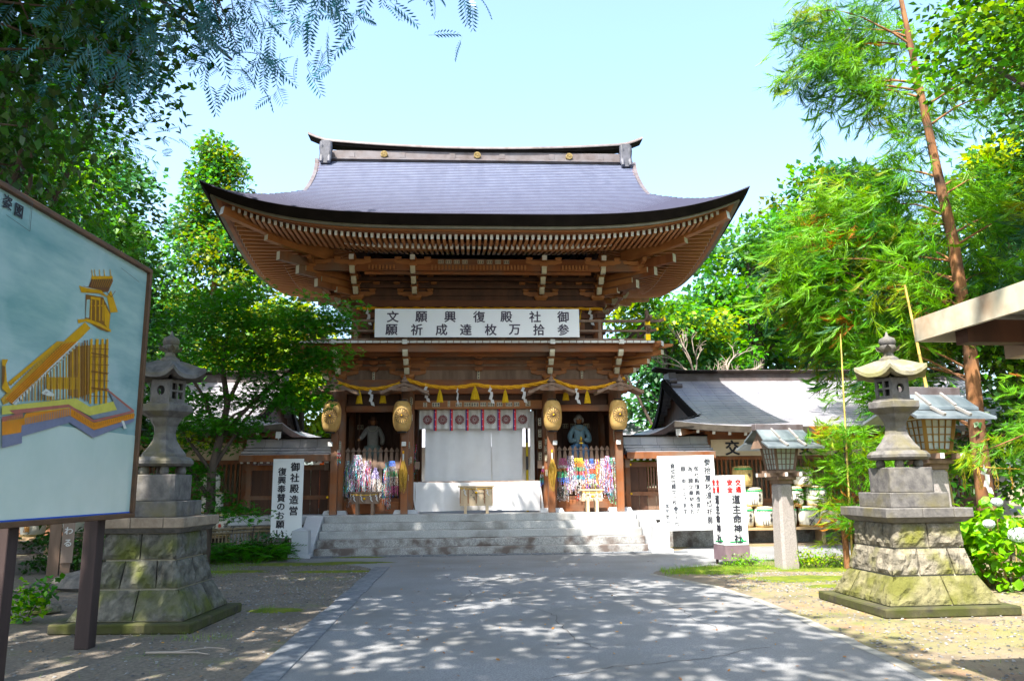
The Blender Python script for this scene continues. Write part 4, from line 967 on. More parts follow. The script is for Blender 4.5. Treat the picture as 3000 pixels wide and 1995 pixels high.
# banner
bn=thing('banner','wide white banner board with two rows of black characters on the balcony rail','banner',G(0,.72,0),GA)
mb=MB(); mb.b(-2.66,2.47,-.012,.012,5.205,5.925); obj('board',mb,signw,bn)
bu=lambda x:-2.66+(x-1101)/600*5.13
for ch,x in zip('文願興復殿社御',(1153,1236,1320,1405,1485,1570,1653)): link('lettering',text_mesh(ch,.305,.007,.003,inkp),bn,(bu(x),-.016,5.725))
for ch,x in zip('願祈成達枚万拾参',(1150,1223,1295,1366,1439,1509,1581,1653)): link('lettering',text_mesh(ch,.305,.007,.003,inkp),bn,(bu(x),-.016,5.395))
# noren with crests and ribbons
def wavy(u0,u1,z0,z1,fu,amp=.02,nu=60,nz=8,v=0,taper=0,ph=0,seed=1):
    r_=random.Random(seed); mb=MB(); rows=[]
    for j in range(nz+1):
        t=j/nz; z=z1+(z0-z1)*t; rows.append([(u0+(u1-u0)*i/nu+taper*t*(i/nu-.5),v+amp*(.15+t)*math.sin(fu*i/nu*6.28+ph+t*.6)+amp*.5*math.sin(fu*2.3*i/nu*6.28+1),z+.004*math.sin(i)*t) for i in range(nu+1)])
    mb.grid(rows,0,True); return mb
nr=thing('entrance_curtain','short white entrance curtain with maroon chrysanthemum crests and red ribbons','curtain',G(0,2.24,0),GA)
obj('cloth',wavy(-1.62,1.32,3.03,3.535,7,.025,nu=140),cloth2,nr)
mb=MB(); mb.tube([(-1.66,0,3.54),(1.36,0,3.54)],.015,8); obj('curtain_rod',mb,bambd,nr)
nu_=lambda x:-1.60+(x-1234)/321*2.9
cm=MB()
for k in range(16):
    t0=2*math.pi*(k+.12)/16;t1=2*math.pi*(k+.88)/16
    cm.add([(.03*math.cos((t0+t1)/2),0,.03*math.sin((t0+t1)/2)),(.115*math.cos(t0),0,.115*math.sin(t0)),(.128*math.cos((t0+t1)/2),0,.128*math.sin((t0+t1)/2)),(.115*math.cos(t1),0,.115*math.sin(t1))],[(0,1,2,3)])
cm.add([(.022*math.cos(2*math.pi*k/12),0,.022*math.sin(2*math.pi*k/12)) for k in range(12)],[tuple(range(12))])
cme=cm.mesh('crest',maroon)
for x in(1256,1300,1349,1393,1441,1485,1534): link('crest',cme,nr,(nu_(x),-.055,3.27))
for x in(1278,1325,1371,1416,1464,1510):
    u=nu_(x); mb=MB(); mb.box((-.022,-.06,3.265),(.036,.004,.57),1); mb.box((.018,-.06,3.265),(.046,.005,.57),0)
    for k in range(3): mb.box((.0,-.064,3.09+k*.19),(.03,.003,.02),2,ry=.6)
    obj('ribbon',mb,[red,navy,mat('ribbon_pink',(.75,.45,.55))],nr,(u,0,0))
ct=thing('long_curtain','tall plain white curtain closing the gate passage behind the lower cloth','curtain',G(0,2.36,0),GA)
for i,(a,b_) in enumerate(((-1.47,-.66),(-.665,.275),(.27,1.12))): obj('curtain_panel',wavy(a,b_,1.60,3.3,.9,.014,nu=40,nz=14,v=.01*(i%2),seed=i,ph=i*1.3,taper=-.06 if i==2 else 0),cloth,ct)
mb=MB(); mb.b(1.31,1.42,-.02,.02,1.6,3.5); obj('side_drape',mb,cloth2,ct)
pol=thing('striped_pole','yellow and black striped pole standing at the right edge of the passage','pole',G(1.235,2.5,FL),GA)
for k in range(7):
    mb=MB(); mb.tube([(0,0,k*.36),(0,0,(k+1)*.36)],.035,10); obj('band',mb,mat('pole_yellow',(.55,.42,.03)) if k%2==0 else mat('pole_dark',(.05,.045,.05)),pol)
lc=thing('barrier_cloth','pale cloth sheet stretched low across the gate entrance','cloth',G(0,2.02,0),GA)
mb=MB(); rows=[]
for j in range(9):
    t=j/8; L0=-1.77+.10*t**2; R0=1.50+.10*t+.03; rows.append([(L0+(R0-L0)*i/50,.03*math.sin(i*.31)*(t)+.015*math.sin(i*.9+t)-.05*math.exp(-((i-10)/3.)**2)*t,1.66-.76*t+.03*t*math.sin(i/50*3.14)+(-.02*math.sin(i/50*3.14) if t==0 else 0)) for i in range(51)])
mb.grid(rows,0,True); obj('sheet',mb,cloth,lc)
mb=MB(); mb.tube([(-1.78,.03,1.655),(1.54,.03,1.655)],.018,8); mb.tube([(-1.70,.03,.87),(-1.70,.03,1.66)],.018,8); mb.tube([(1.54,.03,.87),(1.54,.03,1.66)],.018,8); obj('frame',mb,woodgrey,lc)
# offering stands
def stand(u,v,w,d,zt,zb,label,m,papers,slats=False,cat='offering stand'):
    t=thing('offering_stand',label,cat,G(u,v,FL+.004),GA); h=zt-FL
    mb=MB(); mb.b(-w/2-.03,w/2+.03,-d/2-.03,d/2+.03,h-.035,h); obj('top',mb,m,t,bevel=.004)
    mb=MB(); mb.b(-w/2+.02,w/2-.02,-d/2+.01,d/2-.01,zb-FL,h-.036); obj('box',mb,m,t)
    for a in(-1,1):
        for b_ in(-1,1): mb=MB(); mb.b(a*(w/2-.16)-.035,a*(w/2-.16)+.035,b_*(d/2-.02)-.03,b_*(d/2-.02)+.03,0,h-.04); obj('leg',mb,m,t)
    for i,x in enumerate(papers):
        s=MB(); shide(s,.42); s.shift(Matrix.Translation((x,-d/2-.055,h-.07))); obj('paper_strip',s,paper,t)
    tw=twisted([(-w/2+.02+(w-.04)*i/20,-d/2-.05,h-.06-.02*math.sin(i/20*3.14)) for i in range(21)],.012,2,30.); obj('straw_cord',tw,straw,t)
    mb=MB(); mb.lathe([(.0,.0),(.035,.01),(.03,.05),(.0,.06)],10,(0,-d/2-.06,h-.20)); obj('brass_bell',mb,gold,t)
    return t
stand(-2.89,1.50,.70,.30,1.43,1.14,'small weathered grey offering stand with zigzag papers before the left niche',woodgrey,(-.27,-.09,.14,.28))
stand(2.78,1.50,.55,.30,1.43,1.14,'small pale offering stand with a brass bell before the right niche',mat('wood_new_pale',(.56,.43,.30),(.68,.55,.40),scale=4,stretch=(1,1,.2)),(-.22,-.08,.10,.22))
cb=stand(-.135,1.45,.86,.36,1.55,1.06,'wide pale wooden offering box on legs in the centre of the entrance',MATS['wood_new_pale'],(-.30,.0,.26),cat='offering box')
for k in range(5): mb=MB(); mb.box((-.40+k*.2,-.19,.42),(.018,.02,.34)); obj('slat',mb,woodlt,cb)
for x,w in((-.08,.14),(.2,.12)):
    for j in range(6): mb=MB(); mb.box((x+rnd.uniform(-.05,.05),-.186,.36+j*.045),(w*rnd.uniform(.2,.6),.006,.012),ry=rnd.uniform(-1.2,1.2)); obj('brushwork',mb,ink,cb)
# large paper lanterns
shade=MB(); pr=[]
for i in range(33):
    t=i/32; a=abs(2*t-1); r=.118+.118*(1-a**2.6)**.6; pr.append((r+(.0035 if i%2 else 0),-.38+.76*t))
lanm=mat('lantern_paper',(.58,.39,.16),(.72,.53,.27),scale=5,rough=.75,trans=.3,c3=(.38,.20,.05),s3=3.5,t3=(.52,.75))
shade.lathe(pr,28); sme2=shade.mesh('shade',lanm)
rg_=MB(); rg_.lathe([(.115,0),(.12,.0),(.12,.045),(.115,.045)],20); rme=rg_.mesh('ring',black)
cr_=MB()
def on(x,z): # point on the lantern surface
    t=(z+.38)/.76; a=abs(2*t-1); r=.122+.122*(1-a**2.6)**.6; return (x,-math.sqrt(max(1e-4,r*r-x*x))-.004,z)
for k in range(16):
    t=2*math.pi*(k+.5)/16; pts=[on(rr*math.cos(t),rr*1.12*math.sin(t)) for rr in(.025,.06,.10,.135,.155)]; cr_.tube(pts,.0055,4,cap=False)
    pts=[on((.155+.016*math.sin(math.pi*j/6))*math.cos(2*math.pi*(k-.5+j/6)/16),(.155+.016*math.sin(math.pi*j/6))*1.12*math.sin(2*math.pi*(k-.5+j/6)/16)) for j in range(7)]; cr_.tube(pts,.0055,4,cap=False)
crme=cr_.mesh('crest_lines',mat('crest_ink',(.06,.04,.03)))
lamlab=['gold paper lantern with chrysanthemum crest at the far left post, partly behind maple leaves','gold paper lantern with chrysanthemum crest at the post left of the entrance','gold paper lantern with chrysanthemum crest at the post right of the entrance','gold paper lantern with chrysanthemum crest at the far right post']
for i,u in enumerate((-3.77,-2.00,1.82,3.52)):
    t=thing('paper_lantern',lamlab[i],'lantern',G(u,1.40,3.30),GA,'large paper lanterns on the gate posts')
    t.rotation_euler=(0,(.05,0,0,-.0)[i],GA)
    link('shade',sme2,t); link('ring',rme,t,(0,0,.37)); link('ring',rme,t,(0,0,-.415)); link('crest_lines',crme,t)
    mb=MB(); mb.lathe([(.022,0),(.022,.01),(.0,.014)],12); o=obj('crest_boss',mb,gold,t,(0,-.25,0),(math.pi/2,0,0))
    mb=MB(); mb.tube([(0,0,.41),(0,.0,.55)],.006,5); obj('hook',mb,black,t)
# small white lamp boxes
for i,u in enumerate((-3.80,-1.96,1.88,3.52)):
    mb=MB(); mb.box((0,0,0),(.11,.10,.11)); o=obj('lamp_box',mb,whitep,None,G(u,1.50,2.61),(0,0,GA),bevel=.008); tag(o,'small white lamp box on the %s front post of the gate'%['far left','middle left','middle right','far right'][i],'lamp','small white lamp boxes on the gate posts')
# straw brooms
for i,u in enumerate((-1.97,1.80)):
    t=thing('straw_bundle','bundle of dry yellow rice straw hanging on the post %s of the entrance'%('left','right')[i],'straw bundle',G(u,1.49,2.42),GA)
    mb=MB(); r_=random.Random(i)
    for k in range(70):
        a=r_.uniform(0,6.28); r=r_.uniform(.2,1)**.5; x=.10*r*math.cos(a); y=.07*r*math.sin(a); L=r_.uniform(.65,1.05)
        mb.tube([(x*.12,y*.12,-.02),(x*.2,y*.2,-.20),(x*1.1+r_.uniform(-.02,.02),y,-.2-L*.4),(x*.6+r_.uniform(-.03,.03),y*.6,-.15-L*.85)],[.004,.005,.005,.002],4,cap=False)
    obj('straws',mb,straw,t)
    mb=MB(); mb.tube([(0,0,-.06),(0,0,-.25)],.022,8); obj('white_wrap',mb,paper,t); mb=MB(); mb.tube([(0,0,.02),(0,0,-.06)],.024,8); obj('binding',mb,rope,t)
# garlands of folded paper cranes
def garland(u,v,zt,w,L,pal,bands,label,seed,top=.45):
    r_=np.random.default_rng(seed); pal=np.array(pal,float); ns=max(5,int(w/.022)); per=int(L/.026)
    pos=[];col=[]
    for s in range(ns):
        x0=(s/(ns-1)-.5); Ls=L*(r_.uniform(.82,1.0)); yy=r_.uniform(-.05,.05); so=r_.integers(len(pal))
        for k in range(int(Ls/.026)):
            t=k*.026; f=min(1,top+(1-top)*(t/ (L*.45))); 
            pos.append((x0*w*f+r_.uniform(-.008,.008),yy*f-(.05*(1-abs(x0)*1.6))+r_.uniform(-.01,.01),-t))
            if bands: c=pal[min(len(pal)-1,int(t/L*len(pal)))]
            else: c=pal[(so+(k//int(5+s%4))*(1+s%3))%len(pal)] if r_.random()<.85 else pal[r_.integers(len(pal))]
            col.append(np.clip(c*r_.uniform(.75,1.15),0,.85))
    n=len(pos); tv=[(0,0,.6),(-.9,.2,.1),(0,-.5,-.6),(.9,.2,.1),(0,.4,-.2)]; tf=[(0,1,2),(0,2,3),(0,3,4),(0,4,1)]
    o=scatter('paper_crane_garland',tv,tf,np.array(pos),rotm(r_.uniform(0,6,n),r_.uniform(-.5,.5,n),r_.uniform(-.5,.5,n)),r_.uniform(.013,.019,(n,1))*np.array([[.8,.8,1.5]]),cranem,paint=np.array(col))
    o.location=G(u,v,zt); o.rotation_euler=(0,0,GA); tag(o,label,'paper crane garland','garlands of folded paper cranes'); return o
wh=(.8,.8,.8);bl=(.05,.2,.75);cy=(.05,.6,.7);gr=(.05,.45,.2);rd=(.75,.05,.05);pk=(.8,.15,.45);yl=(.8,.65,.05);or_=(.8,.3,.03);pu=(.35,.12,.6);lv=(.5,.45,.8);bk=(.05,.05,.07);gy=(.35,.38,.42);dg=(.03,.2,.15)
garland(-3.60,1.56,2.47,.12,.45,[wh,pk,wh,rd,gr,cy,bl,bl],True,'short striped crane garland, white red green and blue, on the far left pillar',1,.6)
garland(-3.40,1.93,2.20,.20,1.02,[dg,cy,gy,wh,bl,gr],False,'teal and grey crane garland at the left end of the left niche',2)
garland(-3.16,1.86,2.34,.42,1.05,[lv,wh,cy,lv,pk,gy,wh],False,'wide pale lilac crane garland draped high on the left niche pickets',3)
garland(-2.90,1.92,2.20,.30,1.1,[wh,gy,pk,lv,rd,wh],False,'mixed grey and white crane garland beside the lilac one in the left niche',4)
garland(-2.70,1.86,2.02,.30,.82,[lv,lv,wh,wh,wh,wh],True,'small lilac to white crane garland low in the middle of the left niche',5,.15)
garland(-2.42,1.88,2.16,.18,1.20,[gr,lv,bl,wh,cy,cy,wh,rd],False,'long turquoise crane garland reaching nearly to the floor in the left niche',6)
garland(-2.28,1.86,2.18,.32,.98,[bl,gy,gr,wh,wh,pk,pk,bl],True,'crane garland fading from green to pink with a blue hem in the left niche',7,.4)
garland(-2.36,1.84,1.60,.10,.75,[rd,wh,rd,cy],False,'narrow red and white crane garland hanging lowest in the left niche',8,.8)
garland(-3.33,1.94,1.30,.16,.32,[bk,gy,bk],False,'dark grey crane garland low at the left end of the left niche',9,.8)
garland(1.66,1.98,2.02,.26,.55,[wh,pk,or_,wh,gr,cy,bl,pu],True,'rainbow banded crane garland left of the right inner pillar',10,.5)
garland(-1.74,2.3,2.62,.12,.9,[rd,gy,gr,dg,bl,pk],False,'narrow dark crane garland on the passage side of the left inner pillar',21,.7)
garland(2.12,1.90,2.22,.30,.72,[pk,pk,wh,or_,gr,gr,bl,bl,pu],True,'rainbow crane garland at the left end of the right niche',11,.5)
garland(2.32,1.84,2.28,.26,1.0,[lv,lv,pk,wh,wh,wh],False,'lilac and white crane garland beside the rainbow one in the right niche',12)
garland(2.52,1.86,2.22,.30,.75,[yl,or_,gr,rd,cy,wh,wh],True,'yellow topped multicoloured crane garland in the right niche',13,.7)
garland(2.72,1.86,2.18,.20,.85,[or_,pk,gy,bl,wh],False,'orange and pink crane garland left of the middle of the right niche',14)
garland(2.86,1.84,2.2,.18,.75,[bl,lv,rd,cy,wh,gr],True,'blue crane garland with a red band in the middle of the right niche',15,.4)
garland(3.00,1.86,2.18,.18,.80,[or_,yl,or_,wh,pu],False,'orange crane garland right of the middle of the right niche',16)
garland(3.14,1.84,2.20,.18,.85,[wh,gy,wh,lv],False,'silvery white crane garland in the right niche',17)
garland(3.26,1.82,2.26,.24,1.05,[lv,lv,lv,wh,pu,rd],False,'lilac crane garland with purple and red strands in the right niche',18,.4)
garland(3.40,1.86,2.22,.28,1.12,[lv,gy,cy,wh,wh,gr,bk],False,'grey blue crane garland at the right end of the right niche',19,.5)
garland(3.42,1.80,1.42,.22,.42,[dg,gr,bk,wh],False,'dark green crane garland lowest at the right end of the right niche',20,.8)
garland(2.10,1.92,1.50,.30,.42,[bk,gy,wh,dg],False,'black and white crane garland low at the left end of the right niche',22,.9)
garland(2.62,1.92,1.52,.36,.42,[gy,bk,wh,rd],False,'dark grey crane garland low in the middle of the right niche',23,.9)
# ================================================================ STATUES IN THE NICHES
skinb=mat('statue_wood_face',(.30,.14,.07),(.42,.21,.11),scale=6)
def skinmesh(name,chains,m,parent,sub=2):
    # chains: list of [(pos,radius),...]; the first chain starts at the root vertex
    vs=[];es=[];rs=[];idx={}
    for ch in chains:
        prev=None
        for p,r in ch:
            k=tuple(round(c,4) for c in p)
            if k not in idx: idx[k]=len(vs); vs.append(p); rs.append(r)
            if prev is not None: es.append((prev,idx[k]))
            prev=idx[k]
    me=bpy.data.meshes.new(name); me.from_pydata(vs,es,[]); o=link(name,me,parent); 
    md=o.modifiers.new('skin','SKIN'); sk=me.skin_vertices[0].data
    for i,r in enumerate(rs): sk[i].radius=(r if isinstance(r,tuple) else (r,r)); sk[i].use_root=(i==0)
    md.use_smooth_shade=True
    s=o.modifiers.new('sub','SUBSURF'); s.levels=s.render_levels=sub
    dg_=bpy.context.evaluated_depsgraph_get(); me2=bpy.data.meshes.new_from_object(o.evaluated_get(dg_)); me2.materials.clear(); me2.materials.append(m)
    o.modifiers.clear(); o.data=me2; me2.name=name; return o
def statue(u,v,zf,H,robe,trou,pose,label,hatm):
    t=thing('guardian_statue',label,'statue',G(u,v,zf),GA); s=H/1.75
    def q(x,y,z): return (x*s,y*s,z*s)
    # robe-like trousers
    for sx in(-1,1):
        mb=MB(); pr=[(.05,.0),(.085,.03),(.10,.12),(.135,.35),(.15,.6),(.14,.85),(.10,.98)]
        mb.lathe([(r*s,z*s) for r,z in pr],16,q(sx*.115,0,0)); mb.shift(Matrix.Identity(4)); obj('trouser_leg',mb,trou,t)
        mb=MB(); mb.lathe([(.0,.0),(.05*s,.0),(.055*s,.05*s),(.03*s,.09*s)],10); o=obj('shoe',mb,black,t,q(sx*.115,-.06,0)); o.scale=(1,1.9,1)
    body=[[(q(0,0,.92),(.17*s,.12*s)),(q(0,0,1.08),(.15*s,.11*s)),(q(0,0,1.28),(.16*s,.11*s)),(q(0,0,1.40),(.13*s,.085*s)),(q(0,0,1.50),.06*s)]]
    if pose=='sword':
        for sx in(-1,1): body.append([(q(0,0,1.40),.13*s),(q(sx*.15,0,1.40),.072*s),(q(sx*.25,-.02,1.20),.07*s),(q(sx*.24,-.12,1.05),.07*s),(q(sx*.10,-.24,1.10),.06*s)])
    else:
        body.append([(q(0,0,1.40),.13*s),(q(-.15,0,1.40),.072*s),(q(-.26,-.03,1.22),.068*s),(q(-.31,-.20,1.14),.055*s)])
        body.append([(q(0,0,1.40),.13*s),(q(.15,0,1.40),.072*s),(q(.26,-.02,1.18),.068*s),(q(.24,-.10,1.0),.058*s)])
    skinmesh('robe',body,robe,t)
    mb=MB(); mb.lathe([(.165*s,0),(.172*s,.03*s),(.165*s,.07*s)],18); o=obj('sash',mb,trou,t,q(0,0,.93)); o.scale=(1,.75,1)
    mb=MB(); mb.box((0,-.135*s,.80*s),(.07*s,.02*s,.32*s)); obj('sash_end',mb,trou,t)
    # head
    mb=MB(); mb.lathe([(.0,-.12),(.045,-.115),(.07,-.07),(.082,0),(.08,.05),(.055,.10),(.0,.118)],18); 
    hd=obj('head',mb,skinb,t,q(0,-.01,1.63)); hd.scale=(.92*s,1.05*s,1*s)
    f=MB(); f.prism([(-.085,.015),(-.112,-.025),(-.08,-.03)],'x',-.014,.014)
    for sx in(-1,1): f.box((sx*.03,-.082,.018),(.028,.008,.008)); f.box((sx*.03,-.083,.036),(.034,.008,.006)); f.box((sx*.078,.0,0),(.014,.03,.045))
    f.box((0,-.08,-.055),(.035,.008,.009)); obj('face',f,mat('statue_features',(.16,.07,.04)),hd)
    mb=MB(); mb.lathe([(.088,-.01),(.094,.04),(.085,.085),(.05,.125),(.0,.132)],18); obj('hair',mb,hatm,hd)
    for sx in(-1,1): mb=MB(); mb.tube([(sx*.085,0,.04),(sx*.115,0,.0),(sx*.11,0,-.06),(sx*.085,0,-.09)],[.02,.034,.032,.015],8); obj('hair_loop',mb,hatm,hd)
    # necklace of beads
    for k in range(13):
        a=math.pi*(k/12); mb=MB(); mb.lathe([(0,-.016),(.012,-.008),(.016,0),(.012,.008),(0,.016)],8); obj('bead',mb,mat('bead_stone',(.30,.32,.24),(.5,.5,.4),scale=9),t,q(.115*math.cos(a),-.10-.05*math.sin(a),1.47-.13*math.sin(a)))
    # hands with five fingers
    def hand(c,dirv,thumb):
        ch=[[(tuple(c),.032*s),(tuple(Vector(c)+Vector(dirv)*.045*s),.035*s)]]
        o=skinmesh('hand',ch,skinb,t,1); base=Vector(c)+Vector(dirv)*.05*s; sdv=Vector((0,0,1)).cross(Vector(dirv)); 
        if sdv.length<.1: sdv=Vector((1,0,0))
        sdv.normalize(); dn=Vector((0,0,-1)) if abs(Vector(dirv).z)<.5 else Vector((0,1,0))
        f=MB()
        for k,l in enumerate((.030,.036,.034,.026)):
            a=base+sdv*(k-1.5)*.017*s; f.tube([a,a+(Vector(dirv)*.6+dn*.5)*l*s,a+(Vector(dirv)*.3+dn*1.4)*l*s],[.010*s,.009*s,.007*s],7)
        a=Vector(c)+sdv*thumb*.03*s; f.tube([a,a+Vector(dirv)*.03*s+sdv*thumb*.012*s,a+Vector(dirv)*.055*s],[.012*s,.010*s,.008*s],7); obj('fingers',f,skinb,o)
    if pose=='sword':
        hand(q(.045,-.27,1.10),(-.85,-.4,0),1); hand(q(-.045,-.28,1.07),(.85,-.4,0),-1)
        mb=MB(); mb.tube([q(0,-.31,1.16),q(0,-.31,1.02)],.02*s,10); mb.box(q(0,-.31,1.0),(.10*s,.04*s,.02*s)); obj('sword_hilt',mb,gold,t)
        mb=MB(); mb.tube([q(0,-.31,.99),q(0,-.29,.62),q(.01,-.27,.2)],[.024*s,.028*s,.018*s],8); obj('scabbard',mb,mat('scabbard_brown',(.10,.07,.04)),t)
    else:
        hand(q(-.31,-.24,1.14),(0,-1,0),1); hand(q(.25,-.13,.96),(-.3,-.3,-.9),-1)
        mb=MB(); mb.tube([q(-.31,-.28,.0),q(-.31,-.28,1.9)],.014*s,8); obj('spear_shaft',mb,wooddk,t)
        mb=MB(); mb.tube([q(.22,-.15,.95),q(.45,-.1,.72),q(.56,-.06,.62)],[.018*s,.014*s,.008*s],8); obj('bow_tip',mb,wooddk,t)
robeA=mat('robe_pale_blue',(.15,.25,.30),(.26,.36,.40),scale=3,rough=.7); trouA=mat('trousers_blue',(.10,.22,.42),(.20,.33,.50),scale=4)
robeB=mat('robe_grey_white',(.20,.19,.175),(.30,.285,.26),scale=3,rough=.8); trouB=mat('trousers_grey_green',(.12,.15,.145),(.20,.24,.22),scale=4)
statue(-2.90,2.85,FL+.72,1.85,robeB,trouB,'spear','grey robed guardian statue holding a spear in the left niche',wooddk)
statue(2.70,2.85,FL+.72,1.85,robeA,trouA,'sword','blue robed guardian statue resting both hands on a sword in the right niche',mat('hair_grey',(.35,.33,.30)))
# ================================================================ SIGNS AND LAMPS
def rowtext(parent,s,x,ztop,pitch,size,y,m,off=.02,ys=None):
    for i,ch in enumerate(s):
        if ch!=' ': link('lettering',text_mesh(ch,size,off*size,.003,m),parent,(x,y,ztop-i*pitch))
ls=thing('white_sign','tall white sign board with two columns of black characters left of the steps','sign',(-5.35,18.9,0),.03)
mb=MB(); mb.b(-.36,.36,-.015,.015,.40,2.23); obj('board',mb,signw,ls)
rowtext(ls,'御社殿造営',.16,2.04,.255,.22,-.019,ink,.03); rowtext(ls,'復興奉賛のお願い',-.14,1.93,.203,.20,-.019,ink,.03)
for x in(-.34,.05,.13): mb=MB(); mb.tube([(x,.03,0),(x+(.02 if x>0 else 0),.03,1.2)],.015,6); obj('leg',mb,wooddk,ls)
rs=thing('white_notice','large square white notice board with six columns of black characters right of the steps','sign',(4.22,19.3,0),.03); rs.rotation_euler=(0,-.012,.03)
mb=MB(); mb.b(-.70,.68,-.02,.02,.45,2.22); obj('board',mb,signw,rs)
for x in(-.57,.62): mb=MB(); mb.b(x-.035,x+.035,.02,.07,0,2.0); obj('leg',mb,woodbeige,rs)
rowtext(rs,'参拾萬枚達成祈願',.51,2.06,.198,.185,-.024,ink,.012)
rowtext(rs,'御社殿復興造営の',.235,1.90,.143,.130,-.024,ink,.008); rowtext(rs,'為、願文奉納をお',.08,1.90,.143,.130,-.024,ink,.008); rowtext(rs,'願い申し上げます',-.09,1.90,.143,.130,-.024,ink,.008)
rowtext(rs,'心願成就他願文一枚',-.34,2.09,.122,.120,-.024,ink,.008); rowtext(rs,'参千円也',-.315,.97,.118,.120,-.024,ink,.008); rowtext(rs,'宮司敬白',-.52,1.03,.122,.10,-.024,ink,.0)
fs=thing('box_sign','four sided white pillar sign with red and black characters over a grey violet base','sign',(4.22,15.72,0),R(11))
mb=MB(); mb.b(-.25,.25,-.25,.25,.38,1.70); obj('panel_box',mb,signw,fs,bevel=.012)
mb=MB(); mb.b(-.252,.252,-.252,.252,.10,.378); obj('base_panel',mb,mat('grey_violet_panel',(.17,.12,.14),(.24,.18,.20),scale=3,rough=.5),fs)
for a in(-1,1):
    for b_ in(-1,1): mb=MB(); mb.b(a*.21-.02,a*.21+.02,b_*.21-.02,b_*.21+.02,0,.11); obj('leg',mb,postdk,fs)
def boxface(e):
    rowtext(e,'交通',.09,1.57,.135,.12,-.256,red,.03); rowtext(e,'安全',-.085,1.57,.135,.12,-.256,red,.03); rowtext(e,'道主命神社',.03,1.25,.185,.18,-.256,ink,.025)
    mb=MB(); mb.add([(-.15,-.257,.435),(.20,-.257,.455),(.20,-.257,.48),(.14,-.257,.475),(.10,-.257,.52),(.06,-.257,.51),(.10,-.257,.472),(-.15,-.257,.455)],[(0,1,2,3,6,7),(3,4,5,6)]); obj('arrow',mb,greenp,e)
f1=bpy.data.objects.new('front_face',None); COL.objects.link(f1); f1.parent=fs; 
f2=bpy.data.objects.new('left_face',None); COL.objects.link(f2); f2.parent=fs; f2.rotation_euler=(0,0,-math.pi/2)
boxface(f1); boxface(f2)
# wooden street lanterns on granite posts
glassm=mat('frosted_glass',(.42,.46,.42),(.52,.55,.50),scale=3,rough=.25)
lroof=mat('lamp_roof_copper',(.14,.17,.19),(.34,.38,.41),scale=3,rough=.35,metal=.5,stretch=(1,.3,1))
def street_lamp(loc,rz,s,label,wm):
    t=thing('street_lamp',label,'street lamp',loc,rz,'wooden lamps on granite posts'); t.scale=(s,s,s)
    mb=MB(); c=.045; 
    def ngon(w,z): a=w/2; return [(-a+c,-a,z),(a-c,-a,z),(a,-a+c,z),(a,a-c,z),(a-c,a,z),(-a+c,a,z),(-a,a-c,z),(-a,-a+c,z)]
    P0=ngon(.36,0);P1=ngon(.30,1.52);P2=ngon(.24,1.56)
    mb.add(P0+P1+P2,[(i,(i+1)%8,8+(i+1)%8,8+i) for i in range(8)]+[(8+i,8+(i+1)%8,16+(i+1)%8,16+i) for i in range(8)]+[tuple(range(16,24))]); obj('post',mb,mat('granite_pinkish',(.25,.225,.215),(.37,.34,.33),scale=40,rough=.8,bump=.1,detail=4,c3=(.30,.26,.24),s3=2,t3=(.5,.7)),t)
    mb=MB(); mb.box((0,0,1.60),(.30,.30,.09)); mb.box((0,0,1.66),(.40,.40,.06)); obj('capital',mb,woodgrey,t,bevel=.01)
    for a in(0,1):
        mb=MB(); 
        for q in(-.15,.15): mb.beam((-.42,q,1.72) if not a else (q,-.42,1.73),(.42,q,1.72) if not a else (q,.42,1.73),.06,.07,0,1)
        obj('cross_arm',mb,[woodgrey,whitep],t)
    mb=MB(); mb.box((0,0,1.78),(.50,.50,.05)); obj('tray',mb,wm,t)
    for a,b_ in((-1,-1),(1,-1),(1,1),(-1,1)): mb=MB(); mb.beam((a*.18,b_*.18,1.80),(a*.24,b_*.24,2.24),.04,.04); obj('corner_stile',mb,wm,t)
    for k in range(4):
        e=bpy.data.objects.new('lattice_panel',None); COL.objects.link(e); e.parent=t; e.rotation_euler=(0,0,k*math.pi/2)
        mb=MB(); mb.add([(-.165,-.178,1.82),(.165,-.178,1.82),(.22,-.228,2.22),(-.22,-.228,2.22)],[(0,1,2,3)]); obj('pane',mb,glassm,e)
        for i in range(5):
            f=-1+2*i/4; mb=MB(); mb.beam((f*.16,-.186,1.82),(f*.212,-.236,2.22),.014,.014); obj('bar',mb,wm,e)
        for i in range(5):
            z=1.82+.40*i/4; q=.178+.05*(i/4)+.008; w=.165+.055*i/4; mb=MB(); mb.beam((-w,-q,z),(w,-q,z),.014,.014); obj('bar',mb,wm,e)
    # roof: gabled copper with battens
    for sgn in(-1,1):
        prof=[(0,2.60),(.20,2.46),(.36,2.33),(.37,2.335),(.56,2.235)]
        for (a0,z0),(a1,z1) in(((.06,2.58),(.34,2.375)),((.30,2.345),(.58,2.235))):
            mb=MB(); 
            L=.50 if z0>2.4 else .55
            vs=[(-L,sgn*a0,z0),(L,sgn*a0,z0),(L+.04,sgn*a1,z1),(-L-.04,sgn*a1,z1)]; mb.add(vs+[(x,y,z-.035) for x,y,z in vs],[(0,1,2,3),(7,6,5,4),(0,4,5,1),(1,5,6,2),(2,6,7,3),(3,7,4,0)]); obj('roof_sheet',mb,lroof,t,recalc=True)
        for x in(-.18,.20): mb=MB(); mb.beam((x,sgn*.05,2.60),(x,sgn*.33,2.40),.035,.035); mb.beam((x,sgn*.31,2.385),(x,sgn*.59,2.255),.035,.035); obj('batten',mb,mat('batten_grey',(.20,.19,.18),(.32,.30,.28),scale=5),t)
    mb=MB(); mb.b(-.52,.52,-.07,.07,2.555,2.68); obj('ridge',mb,copper2,t,bevel=.01)
    for x in(-.42,.42): mb=MB(); mb.prism([(-.30,2.22),(.30,2.22),(0,2.55)],'x',x-.012,x+.012); obj('gable_board',mb,wm,t)
    return t
